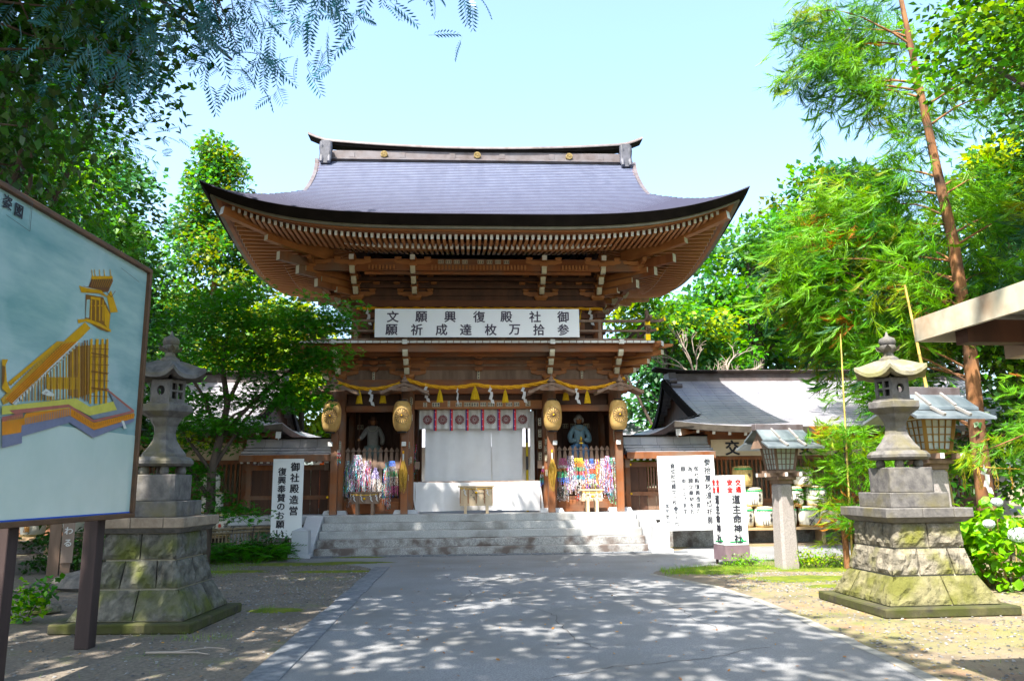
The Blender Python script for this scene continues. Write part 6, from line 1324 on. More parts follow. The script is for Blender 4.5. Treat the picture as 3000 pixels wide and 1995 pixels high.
BOARD=[('rd',[(7.552,3.541),(7.592,3.635),(7.991,3.741),(8.008,3.723),(7.932,3.587),(7.79,3.545),(7.773,3.562)]),('go',[(7.383,3.511),(7.547,3.526),(7.786,3.565),(7.913,3.532),(7.983,3.615),(8.157,3.421),(8.007,3.381),(7.914,3.525),(7.807,3.521),(7.779,3.528),(7.435,3.457)]),('go',[(7.588,3.661),(7.986,3.769),(7.996,3.742),(7.586,3.629)]),('go',[(7.601,3.658),(7.616,3.662),(7.585,3.73),(7.575,3.727)]),('go',[(7.651,3.671),(7.666,3.675),(7.634,3.744),(7.624,3.741)]),('go',[(7.739,3.695),(7.754,3.699),(7.721,3.768),(7.711,3.766)]),('go',[(7.828,3.719),(7.844,3.723),(7.811,3.793),(7.801,3.79)]),('go',[(7.947,3.751),(7.963,3.755),(7.929,3.826),(7.919,3.823)]),('br',[(7.514,3.456),(7.836,3.506),(8.008,3.374),(8.0,3.171),(7.838,3.167),(7.545,3.204)]),('sk',[(7.536,3.409),(7.594,3.423),(7.607,3.238),(7.545,3.231)]),('go',[(7.604,3.457),(7.786,3.487),(7.79,3.46),(7.608,3.431)]),('go',[(7.609,3.424),(7.632,3.427),(7.661,3.215),(7.637,3.221)]),('go',[(7.688,3.443),(7.711,3.445),(7.741,3.231),(7.716,3.237)]),('go',[(7.763,3.461),(7.787,3.463),(7.817,3.247),(7.792,3.253)]),('go',[(7.827,3.476),(7.851,3.479),(7.881,3.261),(7.856,3.267)]),('go',[(7.408,3.182),(7.571,3.223),(7.801,3.23),(8.035,3.207),(8.048,3.18),(7.806,3.196),(7.552,3.192),(7.426,3.146)]),('go',[(7.86,3.441),(8.002,3.358),(7.995,3.199),(7.907,3.238)]),('go',[(7.541,3.183),(7.647,3.143),(7.122,2.712),(7.081,2.831)]),('go2',[(6.4,2.304),(7.123,2.915),(7.437,2.972),(6.631,2.339),(6.438,2.259)]),('or',[(6.445,2.309),(7.202,2.906),(7.437,2.972),(6.56,2.276)]),('go',[(6.468,2.451),(7.104,2.911),(7.161,2.922),(6.504,2.426)]),('wh',[(6.551,2.285),(7.437,2.972),(7.459,2.967),(6.586,2.268)]),('br2',[(6.985,2.605),(7.444,2.926),(8.014,3.052),(7.987,2.921),(7.995,2.574),(7.524,2.437),(7.01,2.456)]),('sk',[(7.02,2.621),(7.296,2.82),(7.362,2.419),(7.08,2.366)]),('go2',[(6.992,2.562),(7.493,2.63),(7.511,2.516),(7.01,2.456)]),('br',[(6.63,2.341),(6.645,2.343),(6.65,2.311),(6.636,2.307)]),('go',[(6.668,2.37),(6.683,2.372),(6.692,2.316),(6.678,2.312)]),('br',[(6.707,2.4),(6.722,2.401),(6.735,2.321),(6.72,2.318)]),('go',[(6.746,2.429),(6.761,2.431),(6.778,2.327),(6.763,2.323)]),('br',[(6.785,2.46),(6.801,2.461),(6.822,2.333),(6.807,2.329)]),('go',[(6.825,2.49),(6.841,2.492),(6.866,2.338),(6.851,2.335)]),('br',[(6.866,2.521),(6.881,2.523),(6.911,2.344),(6.896,2.34)]),('go',[(6.907,2.552),(6.923,2.554),(6.957,2.35),(6.941,2.346)]),('br',[(6.949,2.584),(6.965,2.586),(7.003,2.356),(6.987,2.352)]),('go',[(6.991,2.616),(7.007,2.619),(7.049,2.362),(7.033,2.358)]),('br',[(7.034,2.649),(7.05,2.651),(7.097,2.368),(7.081,2.364)]),('go',[(7.077,2.682),(7.094,2.685),(7.145,2.374),(7.128,2.37)]),('br',[(7.121,2.716),(7.138,2.718),(7.193,2.381),(7.177,2.377)]),('go',[(7.165,2.75),(7.183,2.752),(7.243,2.387),(7.226,2.383)]),('br',[(7.211,2.784),(7.228,2.787),(7.293,2.393),(7.276,2.389)]),('go',[(7.256,2.819),(7.274,2.822),(7.343,2.4),(7.326,2.396)]),('br',[(7.303,2.854),(7.321,2.857),(7.395,2.407),(7.377,2.402)]),('go',[(7.35,2.89),(7.368,2.894),(7.447,2.413),(7.429,2.409)]),('br',[(7.398,2.927),(7.416,2.93),(7.5,2.42),(7.482,2.416)]),('go',[(7.447,2.962),(7.465,2.965),(7.553,2.427),(7.535,2.423)]),('br',[(7.5,2.972),(7.519,2.975),(7.608,2.434),(7.589,2.43)]),('go',[(7.555,2.982),(7.574,2.985),(7.663,2.441),(7.644,2.437)]),('go',[(7.654,3.036),(7.694,3.043),(7.771,2.404),(7.736,2.4)]),('go',[(7.753,3.054),(7.807,3.064),(7.885,2.415),(7.835,2.41)]),('go',[(7.859,3.074),(7.905,3.082),(7.984,2.425),(7.937,2.421)]),('go',[(7.952,3.091),(7.994,3.099),(8.073,2.435),(8.03,2.43)]),('br',[(7.686,2.909),(8.009,2.931),(8.012,2.916),(7.689,2.893)]),('br',[(7.715,2.732),(8.039,2.748),(8.042,2.732),(7.717,2.717)]),('br',[(7.742,2.568),(8.067,2.577),(8.069,2.561),(7.744,2.553)]),('br',[(7.539,3.002),(7.56,3.006),(7.656,2.416),(7.635,2.414)]),('br',[(7.585,3.011),(7.607,3.015),(7.704,2.421),(7.682,2.418)]),('ye',[(6.409,2.246),(7.484,2.427),(7.74,2.371),(8.268,2.486),(8.283,2.392),(7.755,2.284),(7.5,2.33),(6.421,2.178)]),('gy',[(7.814,2.265),(7.755,2.284),(8.283,2.39),(8.066,2.583),(8.637,2.412),(7.838,2.255)]),('pk',[(6.506,2.221),(7.372,2.358),(7.397,2.332),(6.668,2.21),(6.59,2.193)]),('pk',[(6.424,2.159),(6.693,2.212),(6.707,2.178),(6.43,2.12)]),('pk',[(7.372,2.358),(7.839,2.249),(8.658,2.421),(8.661,2.399),(7.843,2.225),(7.377,2.332)]),('pk',[(8.016,2.595),(8.658,2.421),(8.639,2.399),(8.031,2.572)]),('or',[(6.43,2.12),(6.708,2.173),(6.734,2.216),(7.398,2.326),(7.41,2.254),(6.693,2.11),(6.695,2.05),(6.449,2.009)]),('or',[(7.398,2.326),(7.844,2.22),(8.662,2.392),(8.671,2.336),(7.855,2.149),(7.41,2.254)]),('bl',[(6.449,2.009),(6.695,2.05),(6.693,2.11),(7.41,2.252),(7.41,2.188),(6.713,2.018),(6.723,1.962),(6.466,1.908)]),('bl',[(7.41,2.252),(7.856,2.147),(8.672,2.334),(8.677,2.3),(7.856,2.072),(7.41,2.188)]),('wh',[(8.39,2.287),(8.441,2.291),(8.52,2.213),(8.461,2.203)]),('go',[(6.346,2.623),(6.422,2.635),(6.399,2.582),(6.436,2.457),(6.504,2.375),(6.452,2.359),(6.386,2.386)]),('br',[(6.354,2.575),(6.393,2.571),(6.405,2.453),(6.383,2.401)]),('br',[(6.442,2.288),(7.175,2.906),(7.17,2.908),(6.439,2.289)]),('br',[(6.47,2.287),(7.226,2.919),(7.222,2.92),(6.467,2.288)]),('br',[(6.499,2.286),(7.278,2.931),(7.274,2.933),(6.495,2.287)]),('br',[(6.527,2.284),(7.331,2.944),(7.326,2.946),(6.523,2.286)]),('br',[(6.556,2.283),(7.385,2.958),(7.38,2.959),(6.552,2.285)]),('br',[(6.483,2.442),(6.502,2.423),(6.506,2.424),(6.487,2.444)]),('wh',[(6.567,2.282),(6.59,2.282),(6.589,2.266)]),('br',[(6.511,2.461),(6.53,2.441),(6.534,2.443),(6.515,2.463)]),('wh',[(6.602,2.309),(6.625,2.31),(6.624,2.293)]),('br',[(6.539,2.48),(6.558,2.46),(6.562,2.462),(6.543,2.482)]),('wh',[(6.637,2.337),(6.66,2.337),(6.659,2.321)]),('br',[(6.567,2.499),(6.587,2.479),(6.591,2.481),(6.571,2.501)]),('wh',[(6.672,2.365),(6.696,2.366),(6.695,2.349)]),('br',[(6.596,2.518),(6.616,2.498),(6.619,2.5),(6.6,2.52)]),('wh',[(6.708,2.394),(6.732,2.394),(6.731,2.378)]),('br',[(6.625,2.538),(6.645,2.518),(6.649,2.519),(6.629,2.539)]),('wh',[(6.745,2.422),(6.768,2.423),(6.768,2.406)]),('br',[(6.654,2.557),(6.674,2.537),(6.678,2.539),(6.658,2.559)]),('wh',[(6.781,2.452),(6.805,2.452),(6.805,2.436)]),('br',[(6.683,2.577),(6.704,2.557),(6.708,2.559),(6.687,2.579)]),('wh',[(6.818,2.481),(6.843,2.482),(6.842,2.465)]),('br',[(6.713,2.597),(6.733,2.577),(6.737,2.579),(6.717,2.599)]),('wh',[(6.856,2.511),(6.881,2.512),(6.88,2.495)]),('br',[(6.743,2.617),(6.764,2.597),(6.768,2.599),(6.747,2.619)]),('wh',[(6.894,2.541),(6.919,2.542),(6.918,2.525)]),('br',[(6.773,2.638),(6.794,2.617),(6.798,2.619),(6.777,2.639)]),('wh',[(6.933,2.572),(6.958,2.573),(6.957,2.556)]),('br',[(6.804,2.658),(6.825,2.638),(6.829,2.64),(6.808,2.66)]),('wh',[(6.972,2.603),(6.997,2.604),(6.997,2.587)]),('br',[(6.835,2.679),(6.856,2.659),(6.86,2.66),(6.839,2.681)]),('wh',[(7.011,2.634),(7.037,2.636),(7.036,2.618)]),('br',[(6.866,2.7),(6.887,2.68),(6.892,2.681),(6.87,2.702)]),('wh',[(7.052,2.666),(7.078,2.668),(7.077,2.65)]),('br',[(6.898,2.721),(6.919,2.701),(6.923,2.703),(6.902,2.723)]),('wh',[(7.092,2.698),(7.119,2.7),(7.118,2.682)]),('br',[(6.93,2.742),(6.951,2.722),(6.956,2.724),(6.934,2.744)]),('wh',[(7.133,2.731),(7.16,2.733),(7.159,2.715)]),('br',[(6.962,2.764),(6.984,2.744),(6.988,2.746),(6.966,2.766)]),('wh',[(7.175,2.764),(7.202,2.766),(7.201,2.748)]),('br',[(6.994,2.786),(7.016,2.765),(7.021,2.767),(6.999,2.788)]),('wh',[(7.217,2.798),(7.244,2.8),(7.244,2.782)]),('br',[(7.027,2.808),(7.049,2.787),(7.054,2.789),(7.032,2.81)]),('wh',[(7.26,2.832),(7.288,2.834),(7.287,2.815)]),('br',[(7.06,2.83),(7.083,2.81),(7.087,2.812),(7.065,2.832)]),('wh',[(7.303,2.866),(7.331,2.868),(7.33,2.85)]),('br',[(7.094,2.853),(7.116,2.832),(7.121,2.834),(7.098,2.855)]),('wh',[(7.347,2.901),(7.375,2.903),(7.374,2.885)]),('br',[(7.128,2.876),(7.15,2.855),(7.155,2.857),(7.132,2.878)]),('wh',[(7.392,2.936),(7.42,2.939),(7.419,2.92)]),('go',[(7.583,3.629),(7.555,3.542),(7.559,3.543),(7.588,3.629)]),('go',[(7.623,3.639),(7.591,3.551),(7.596,3.552),(7.627,3.639)]),('go',[(7.662,3.65),(7.628,3.561),(7.632,3.561),(7.667,3.65)]),('go',[(7.702,3.66),(7.665,3.57),(7.67,3.571),(7.707,3.661)]),('go',[(7.743,3.671),(7.702,3.58),(7.707,3.58),(7.748,3.671)]),('go',[(7.783,3.682),(7.74,3.589),(7.745,3.59),(7.788,3.682)]),('go',[(7.825,3.693),(7.778,3.599),(7.783,3.599),(7.83,3.693)]),('go',[(7.866,3.704),(7.817,3.609),(7.822,3.609),(7.872,3.704)]),('go',[(7.909,3.715),(7.856,3.619),(7.861,3.619),(7.914,3.715)]),('go',[(7.951,3.726),(7.895,3.629),(7.9,3.629),(7.956,3.727)]),('go2',[(6.767,2.531),(7.491,2.638),(7.491,2.64),(6.766,2.533)]),('go2',[(6.769,2.518),(7.494,2.624),(7.493,2.627),(6.768,2.52)]),('go2',[(6.771,2.506),(7.496,2.611),(7.495,2.613),(6.77,2.508)]),('go2',[(6.773,2.494),(7.498,2.597),(7.498,2.599),(6.772,2.496)]),('go2',[(6.775,2.481),(7.5,2.583),(7.5,2.586),(6.774,2.483)]),('go2',[(6.777,2.469),(7.503,2.57),(7.502,2.572),(6.776,2.471)]),('br',[(7.648,2.935),(7.988,2.986),(7.987,2.993),(7.648,2.942)]),('br',[(7.661,2.857),(8.001,2.905),(8.001,2.912),(7.66,2.864)]),('br',[(7.673,2.78),(8.014,2.824),(8.014,2.832),(7.673,2.787)]),('br',[(7.686,2.703),(8.027,2.744),(8.027,2.751),(7.685,2.71)]),('br',[(7.699,2.626),(8.04,2.663),(8.04,2.671),(7.698,2.633)]),('br',[(7.711,2.549),(8.054,2.583),(8.053,2.59),(7.711,2.556)]),('br',[(7.724,2.472),(8.067,2.502),(8.066,2.509),(7.723,2.479)]),('gy',[(6.704,2.173),(6.714,2.112),(6.721,2.113),(6.711,2.173)]),('bl',[(6.728,2.178),(6.739,2.117),(6.745,2.118),(6.735,2.179)]),('gy',[(6.753,2.184),(6.763,2.122),(6.77,2.123),(6.759,2.184)]),('bl',[(6.777,2.189),(6.787,2.127),(6.794,2.128),(6.784,2.19)]),('gy',[(6.802,2.195),(6.812,2.133),(6.819,2.133),(6.808,2.195)]),('bl',[(6.826,2.2),(6.837,2.138),(6.844,2.138),(6.833,2.201)]),('gy',[(6.851,2.206),(6.862,2.143),(6.869,2.144),(6.858,2.207)]),('bl',[(6.877,2.212),(6.887,2.148),(6.894,2.149),(6.884,2.212)]),('gy',[(6.902,2.218),(6.913,2.154),(6.919,2.154),(6.909,2.218)]),('bl',[(6.927,2.223),(6.938,2.159),(6.945,2.16),(6.934,2.224)]),('gy',[(6.953,2.229),(6.964,2.164),(6.971,2.165),(6.96,2.23)]),('bl',[(6.979,2.235),(6.99,2.17),(6.997,2.17),(6.986,2.236)]),('gy',[(7.005,2.241),(7.016,2.175),(7.023,2.176),(7.012,2.242)]),('bl',[(7.032,2.247),(7.043,2.181),(7.05,2.182),(7.039,2.248)]),('gy',[(7.058,2.253),(7.069,2.187),(7.076,2.187),(7.065,2.254)]),('bl',[(7.085,2.259),(7.096,2.192),(7.103,2.193),(7.092,2.26)]),('gy',[(7.112,2.265),(7.123,2.198),(7.13,2.198),(7.119,2.266)]),('bl',[(7.139,2.272),(7.15,2.204),(7.158,2.204),(7.146,2.272)]),('gy',[(7.166,2.278),(7.178,2.209),(7.185,2.21),(7.174,2.279)]),('bl',[(7.194,2.284),(7.205,2.215),(7.213,2.216),(7.201,2.285)]),('gy',[(7.222,2.291),(7.233,2.221),(7.241,2.222),(7.229,2.291)]),('bl',[(7.25,2.297),(7.261,2.227),(7.269,2.227),(7.257,2.298)]),('gy',[(7.278,2.303),(7.29,2.233),(7.297,2.233),(7.286,2.304)]),('bl',[(7.306,2.31),(7.318,2.239),(7.326,2.239),(7.314,2.311)]),('gy',[(7.335,2.316),(7.347,2.245),(7.355,2.245),(7.343,2.317)]),('bl',[(7.364,2.323),(7.376,2.251),(7.384,2.252),(7.372,2.324)]),('br',[(7.441,2.296),(7.446,2.263),(7.452,2.263),(7.446,2.297)]),('br',[(7.469,2.289),(7.474,2.255),(7.48,2.255),(7.474,2.29)]),('br',[(7.497,2.282),(7.502,2.247),(7.508,2.247),(7.502,2.282)]),('br',[(7.525,2.275),(7.531,2.239),(7.536,2.239),(7.53,2.275)]),('br',[(7.554,2.267),(7.559,2.231),(7.565,2.231),(7.559,2.268)]),('br',[(7.582,2.26),(7.588,2.223),(7.594,2.223),(7.588,2.26)]),('br',[(7.611,2.253),(7.617,2.215),(7.623,2.215),(7.617,2.253)]),('br',[(7.64,2.245),(7.646,2.207),(7.652,2.207),(7.646,2.246)]),('br',[(7.669,2.238),(7.676,2.198),(7.681,2.199),(7.675,2.238)]),('br',[(7.699,2.23),(7.706,2.19),(7.711,2.191),(7.705,2.231)]),('br',[(7.729,2.222),(7.735,2.182),(7.741,2.182),(7.734,2.223)]),('br',[(7.759,2.215),(7.765,2.173),(7.771,2.174),(7.764,2.215)]),('br',[(7.789,2.207),(7.796,2.165),(7.801,2.165),(7.795,2.207)]),('br',[(7.819,2.199),(7.826,2.156),(7.832,2.157),(7.825,2.2)]),('br',[(7.874,2.222),(7.879,2.192),(7.885,2.193),(7.88,2.222)]),('br',[(7.91,2.229),(7.915,2.2),(7.921,2.2),(7.916,2.23)]),('br',[(7.946,2.237),(7.95,2.208),(7.956,2.208),(7.952,2.238)]),('br',[(7.982,2.245),(7.986,2.216),(7.992,2.216),(7.988,2.245)]),('br',[(8.018,2.253),(8.023,2.223),(8.029,2.224),(8.024,2.253)]),('br',[(8.055,2.26),(8.06,2.231),(8.066,2.232),(8.061,2.261)]),('br',[(8.092,2.268),(8.097,2.239),(8.103,2.24),(8.098,2.269)]),('br',[(8.13,2.276),(8.134,2.247),(8.14,2.248),(8.136,2.277)]),('br',[(8.167,2.284),(8.172,2.256),(8.178,2.256),(8.174,2.285)]),('br',[(8.206,2.292),(8.21,2.264),(8.217,2.264),(8.212,2.293)]),('br',[(8.244,2.301),(8.249,2.272),(8.255,2.273),(8.251,2.301)]),('br',[(8.283,2.309),(8.288,2.281),(8.294,2.281),(8.29,2.309)]),('br',[(8.322,2.317),(8.327,2.289),(8.334,2.29),(8.329,2.318)]),('br',[(8.362,2.326),(8.367,2.298),(8.373,2.298),(8.369,2.326)]),('br',[(8.402,2.334),(8.407,2.306),(8.413,2.307),(8.409,2.335)]),('br',[(8.443,2.343),(8.447,2.315),(8.454,2.316),(8.449,2.344)]),('br',[(8.484,2.352),(8.488,2.324),(8.495,2.324),(8.49,2.352)]),('br',[(8.525,2.36),(8.529,2.333),(8.536,2.333),(8.532,2.361)]),('br',[(8.567,2.369),(8.571,2.342),(8.578,2.342),(8.573,2.37)]),('br',[(8.609,2.378),(8.613,2.351),(8.62,2.351),(8.616,2.379)]),('go2',[(6.453,2.152),(6.461,2.103),(6.466,2.103),(6.458,2.152)]),('go2',[(6.474,2.156),(6.482,2.108),(6.487,2.108),(6.479,2.157)]),('go2',[(6.495,2.161),(6.503,2.112),(6.508,2.113),(6.5,2.161)]),('go2',[(6.516,2.166),(6.524,2.117),(6.529,2.117),(6.521,2.166)]),('go2',[(6.537,2.171),(6.546,2.121),(6.55,2.122),(6.542,2.171)]),('go2',[(6.559,2.175),(6.567,2.126),(6.572,2.126),(6.563,2.176)]),('go2',[(6.58,2.18),(6.588,2.131),(6.593,2.131),(6.585,2.181)]),('go2',[(6.602,2.185),(6.61,2.135),(6.615,2.136),(6.607,2.186)]),('go2',[(6.624,2.19),(6.632,2.14),(6.637,2.141),(6.628,2.19)]),('go2',[(6.646,2.195),(6.654,2.145),(6.659,2.145),(6.65,2.195)]),('go2',[(6.668,2.2),(6.676,2.15),(6.681,2.15),(6.673,2.2)]),('go2',[(6.69,2.205),(6.698,2.155),(6.703,2.155),(6.695,2.205)]),('wh',[(6.874,2.408),(6.938,2.453),(7.071,2.42),(7.066,2.397),(6.93,2.393)]),('br',[(6.881,2.364),(6.925,2.369),(6.924,2.373),(6.881,2.368)]),('br',[(6.893,2.378),(6.937,2.383),(6.936,2.387),(6.892,2.382)]),('br',[(6.905,2.392),(6.949,2.397),(6.948,2.402),(6.904,2.397)]),('br',[(6.917,2.407),(6.961,2.412),(6.96,2.416),(6.916,2.411)]),('br',[(6.929,2.421),(6.973,2.426),(6.972,2.43),(6.928,2.425)]),('go',[(6.961,2.391),(6.968,2.349),(6.978,2.35),(6.971,2.392)]),('go',[(6.993,2.395),(7.0,2.352),(7.01,2.354),(7.003,2.396)]),('go',[(7.025,2.398),(7.032,2.356),(7.043,2.357),(7.036,2.4)]),('go',[(7.058,2.402),(7.065,2.359),(7.076,2.36),(7.069,2.403)]),('br',[(7.383,3.502),(7.787,3.555),(7.788,3.561),(7.384,3.508)]),('br',[(7.434,3.461),(7.793,3.519),(7.794,3.524),(7.434,3.466)]),('rd',[(7.782,3.562),(7.91,3.522),(7.919,3.529),(7.791,3.569)]),('rd',[(7.92,3.525),(7.99,3.607),(7.978,3.608),(7.909,3.526)]),('go',[(7.536,3.35),(7.543,3.341),(7.57,3.351),(7.564,3.36)]),('go',[(7.599,3.364),(7.606,3.355),(7.633,3.365),(7.627,3.375)]),('go',[(7.663,3.379),(7.669,3.37),(7.698,3.38),(7.691,3.39)]),('go',[(7.728,3.394),(7.734,3.384),(7.763,3.395),(7.756,3.405)]),('go',[(7.793,3.409),(7.8,3.399),(7.83,3.41),(7.823,3.42)]),('in',[(6.107,4.059),(6.473,4.025),(6.474,4.021),(6.108,4.056)]),('in',[(6.47,4.022),(6.477,4.024),(6.483,3.761),(6.475,3.758)]),('in',[(6.151,3.796),(6.479,3.762),(6.479,3.757),(6.152,3.791)]),('in',[(6.109,4.044),(6.453,4.008),(6.453,4.006),(6.11,4.042)]),('in',[(6.451,4.006),(6.455,4.007),(6.462,3.77),(6.459,3.768)]),('in',[(8.06,3.88),(8.478,3.834),(8.479,3.829),(8.06,3.875)])]
CM={'go':(.58,.33,.05),'go2':(.50,.30,.08),'br':(.20,.09,.03),'br2':(.30,.17,.07),'rd':(.12,.05,.03),'or':(.62,.25,.04),'wh':(.62,.64,.60),'sk':(.34,.46,.44),'ye':(.56,.52,.16),'gy':(.20,.24,.28),'pk':(.36,.13,.11),'bl':(.17,.19,.28),'in':(.03,.04,.05)}
bym={}
for i,(k,poly_) in enumerate(BOARD):
    bym.setdefault(k,[]).append((i,poly_))
for k,ps in bym.items():
    mb=MB()
    m_=mat('board_paint_'+{'go':'gold','go2':'ochre','br':'brown','br2':'umber','rd':'dark_roof','or':'orange','wh':'white','sk':'sky','ye':'yellow','gy':'slate','pk':'rust','bl':'blue_grey','in':'ink'}[k],CM[k],tuple(c*1.25 for c in CM[k]),scale=14,rough=.3,lo=.3,hi=.7)
    for i,p in ps: mb=MB(); mb.add([(BX+.004+.0002*i,y,z) for y,z in p],[tuple(range(len(p)))]); obj('painted_shape',mb,m_,bd)
for ch,y,z,s in (('姿',6.21,3.985,.24),('図',6.365,3.965,.24),('完',6.14,4.02,.2)):
    if ch=='完': continue
    link('lettering',text_mesh(ch,.125,.002,.002,ink),bd,(BX+.012,y,z-.06),(0,0,_m.pi/2))
# ================================================================ CANOPY (right foreground)
cp=thing('tent_canopy','corner of a pale corrugated canopy roof with rusty edge beam at the upper right','canopy',(3.00,5.75,0),R(5))
rust=mat('fascia_painted_rusty',(.66,.60,.46),(.80,.74,.60),scale=4,rough=.7,c3=(.48,.34,.24),s3=2.2,t3=(.48,.62))
mb=MB(); mb.b(0,.03,-7,0,2.58,2.75); obj('fascia',mb,rust,cp); mb=MB(); mb.b(.0,5,-.03,0,2.58,2.75); obj('fascia',mb,rust,cp)
mb=MB(); n=60
mb.grid([[(.03+4.9*i/n,y,2.755+.012*(i%2)+.02*i/n*5*.5) for i in range(n+1)] for y in(-7,.02)],0)
obj('roof_sheet',mb,mat('canopy_sheet',(.50,.48,.42),(.62,.60,.53),scale=2,rough=.6),cp)
mb=MB(); 
for k in range(14): pass
mb.b(.04,4.9,-6.9,-.05,2.70,2.715); obj('ceiling_sheet',mb,MATS['canopy_sheet'],cp)
mb=MB(); mb.b(.10,5,-.45,-.32,2.50,2.66); obj('beam',mb,wooddk,cp); mb=MB(); mb.b(.62,.78,-6.8,-.1,2.44,2.60); obj('beam',mb,MATS['fascia_painted_rusty'],cp)
mb=MB(); mb.b(1.9,2.05,-.5,-.35,0,2.5); obj('post',mb,wooddk,cp)
for y in(-1.2,-2.4,-3.6,-5): mb=MB(); mb.b(.05,4.9,y-.03,y+.03,2.64,2.70); obj('purlin',mb,woodgrey,cp)
# ================================================================ SAKE BARRELS
strawm=mat('barrel_straw_wrap',(.74,.70,.60),(.80,.78,.70),scale=8,rough=.8,bump=.3)
strawb=mat('barrel_straw_rope',(.50,.36,.16),(.66,.50,.26),scale=20,rough=.9,bump=.3)
def barrel(u,v,z,label,txt,band=greenp,s=1.,rz=0,sg=1,wm=None,tilt=0):
    t=thing('sake_barrel',label,'sake barrel',G(u,v,z),GA+rz,'straw wrapped sake barrels on the benches'); t.rotation_euler=(tilt,0,GA+rz); t.scale=(s,s,s)
    mb=MB(); mb.lathe([(.20,.0),(.245,.05),(.265,.18),(.27,.34),(.25,.47),(.21,.53),(.12,.54)],20); obj('body',mb,wm or strawm,t)
    for z_ in(.015,.05,.50): mb=MB(); mb.lathe([(.22+.02*(z_>.03),z_-.015),(.25+.01*(z_==.05),z_),(.22,z_+.018)],20); obj('rope_band',mb,strawb,t)
    mb=MB()
    for k in range(9):
        a0=-math.pi/2-1.15+2.3*k/9; a1=a0+2.3/9; mb.add([(.272*math.cos(a0),.272*math.sin(a0),.445),(.272*math.cos(a1),.272*math.sin(a1),.445),(.262*math.cos(a1),.262*math.sin(a1),.475),(.262*math.cos(a0),.262*math.sin(a0),.475),(.2745*math.cos((a0+a1)/2),.2745*math.sin((a0+a1)/2),.430)],[(0,1,2,3),(0,4,1)])
    obj('colour_band',mb,band,t)
    for ch,x,z_,sz,m in txt:
        a=x/.27; link('lettering',text_mesh(ch,sz,.012*sz,.002,m),t,(.277*math.sin(a),-.277*math.cos(a),z_),(0,0,a))
NK=[('名',.10,.33,.12,ink),('倉',.10,.20,.12,ink),('山',-.06,.13,.18,ink)]
YS=[('代',.0,.27,.11,ink),('芳',-.03,.13,.18,ink),('永',.12,.29,.12,ink)]
barrel(7.43,2.10,.405,'white barrel lettered in green, lowest beside the four sided sign','' or NK,s=.98)
barrel(7.22,2.25,.93,'white barrel lettered in green, resting on the one beside the four sided sign',NK,s=.92)
barrel(6.98,2.30,1.46,'bare straw barrel peeping over the top of the four sided sign',[('名',.10,.3,.10,ink)],s=1.,wm=strawb)
barrel(6.88,2.12,.405,'white barrel standing directly behind the four sided sign',NK,s=.98)
barrel(6.72,2.25,.93,'white barrel in the second tier half behind the four sided sign',NK,s=.92)
barrel(8.02,2.10,.405,'white barrel mostly hidden behind the granite lamp post',YS,s=.98)
barrel(8.62,2.10,.405,'white barrel with green band right of the granite lamp post',YS,s=.98)
barrel(9.19,2.10,.405,'white barrel with green band left of the bamboo stake',YS,s=.98)
barrel(9.74,2.10,.405,'white barrel behind the bamboo stake',YS,s=.98)
barrel(8.30,2.22,.93,'white barrel in the second tier beside the lamp post, black lettering',YS,s=.95)
barrel(8.92,2.22,.93,'white barrel in the second tier behind the young cedar',YS,s=.98)
barrel(8.62,2.30,1.44,'topmost white barrel half hidden by the lamp and cedar',YS,s=.95)
barrel(10.3,2.10,.405,'white barrel glimpsed left of the stone lantern base',YS,s=.98)
for sg,a,b_ in((1,6.5,11.5),(-1,6.1,12)):
    t=thing('bench','long plank bench under the sake barrels %s of the gate'%('right' if sg>0 else 'left'),'bench',G(0,0,0),GA)
    mb=MB(); mb.b(sg*a,sg*b_,1.82,2.42,.345,.402); obj('top',mb,woodbeige,t)
    k=a+.2
    while k<b_: mb=MB(); mb.b(sg*k-.05,sg*k+.05,1.9,2.3,0,.344); obj('leg',mb,woodbeige,t); k+=1.1
orb=mat('orange_badge',(.62,.28,.03),rough=.6)
SH=[('末',0,.35,.15,ink),('廣',0,.18,.15,orb)]
barrel(-6.80,2.05,.93,'upper greyish barrel beside the left stone lantern, under the maple',YS,band=ink,s=1.0)
barrel(-6.86,2.00,1.46,'topmost barrel in the stack beside the left stone lantern',YS,band=ink,s=.9)
barrel(-6.86,1.98,.405,'lowest barrel in the stack beside the left stone lantern',YS,band=ink,s=.98)
barrel(-6.32,1.75,.405,'grey barrel with faint red lettering by the bamboo fence',[('花',.05,.25,.13,ink),('春',-.1,.25,.10,red)],band=ink,s=1.)
barrel(-9.0,1.6,.45,'white barrel with orange character seen below the notice board',SH,band=ink,s=1.05)
barrel(-9.9,1.6,.45,'white barrel with dark character further left below the notice board',SH,band=ink,s=1.05)
barrel(-8.2,1.6,.45,'white barrel just left of the stone lantern below the notice board',SH,band=ink,s=1.05)
barrel(-10.9,1.6,.45,'white barrel near the left post of the notice board',SH,band=ink,s=1.05)
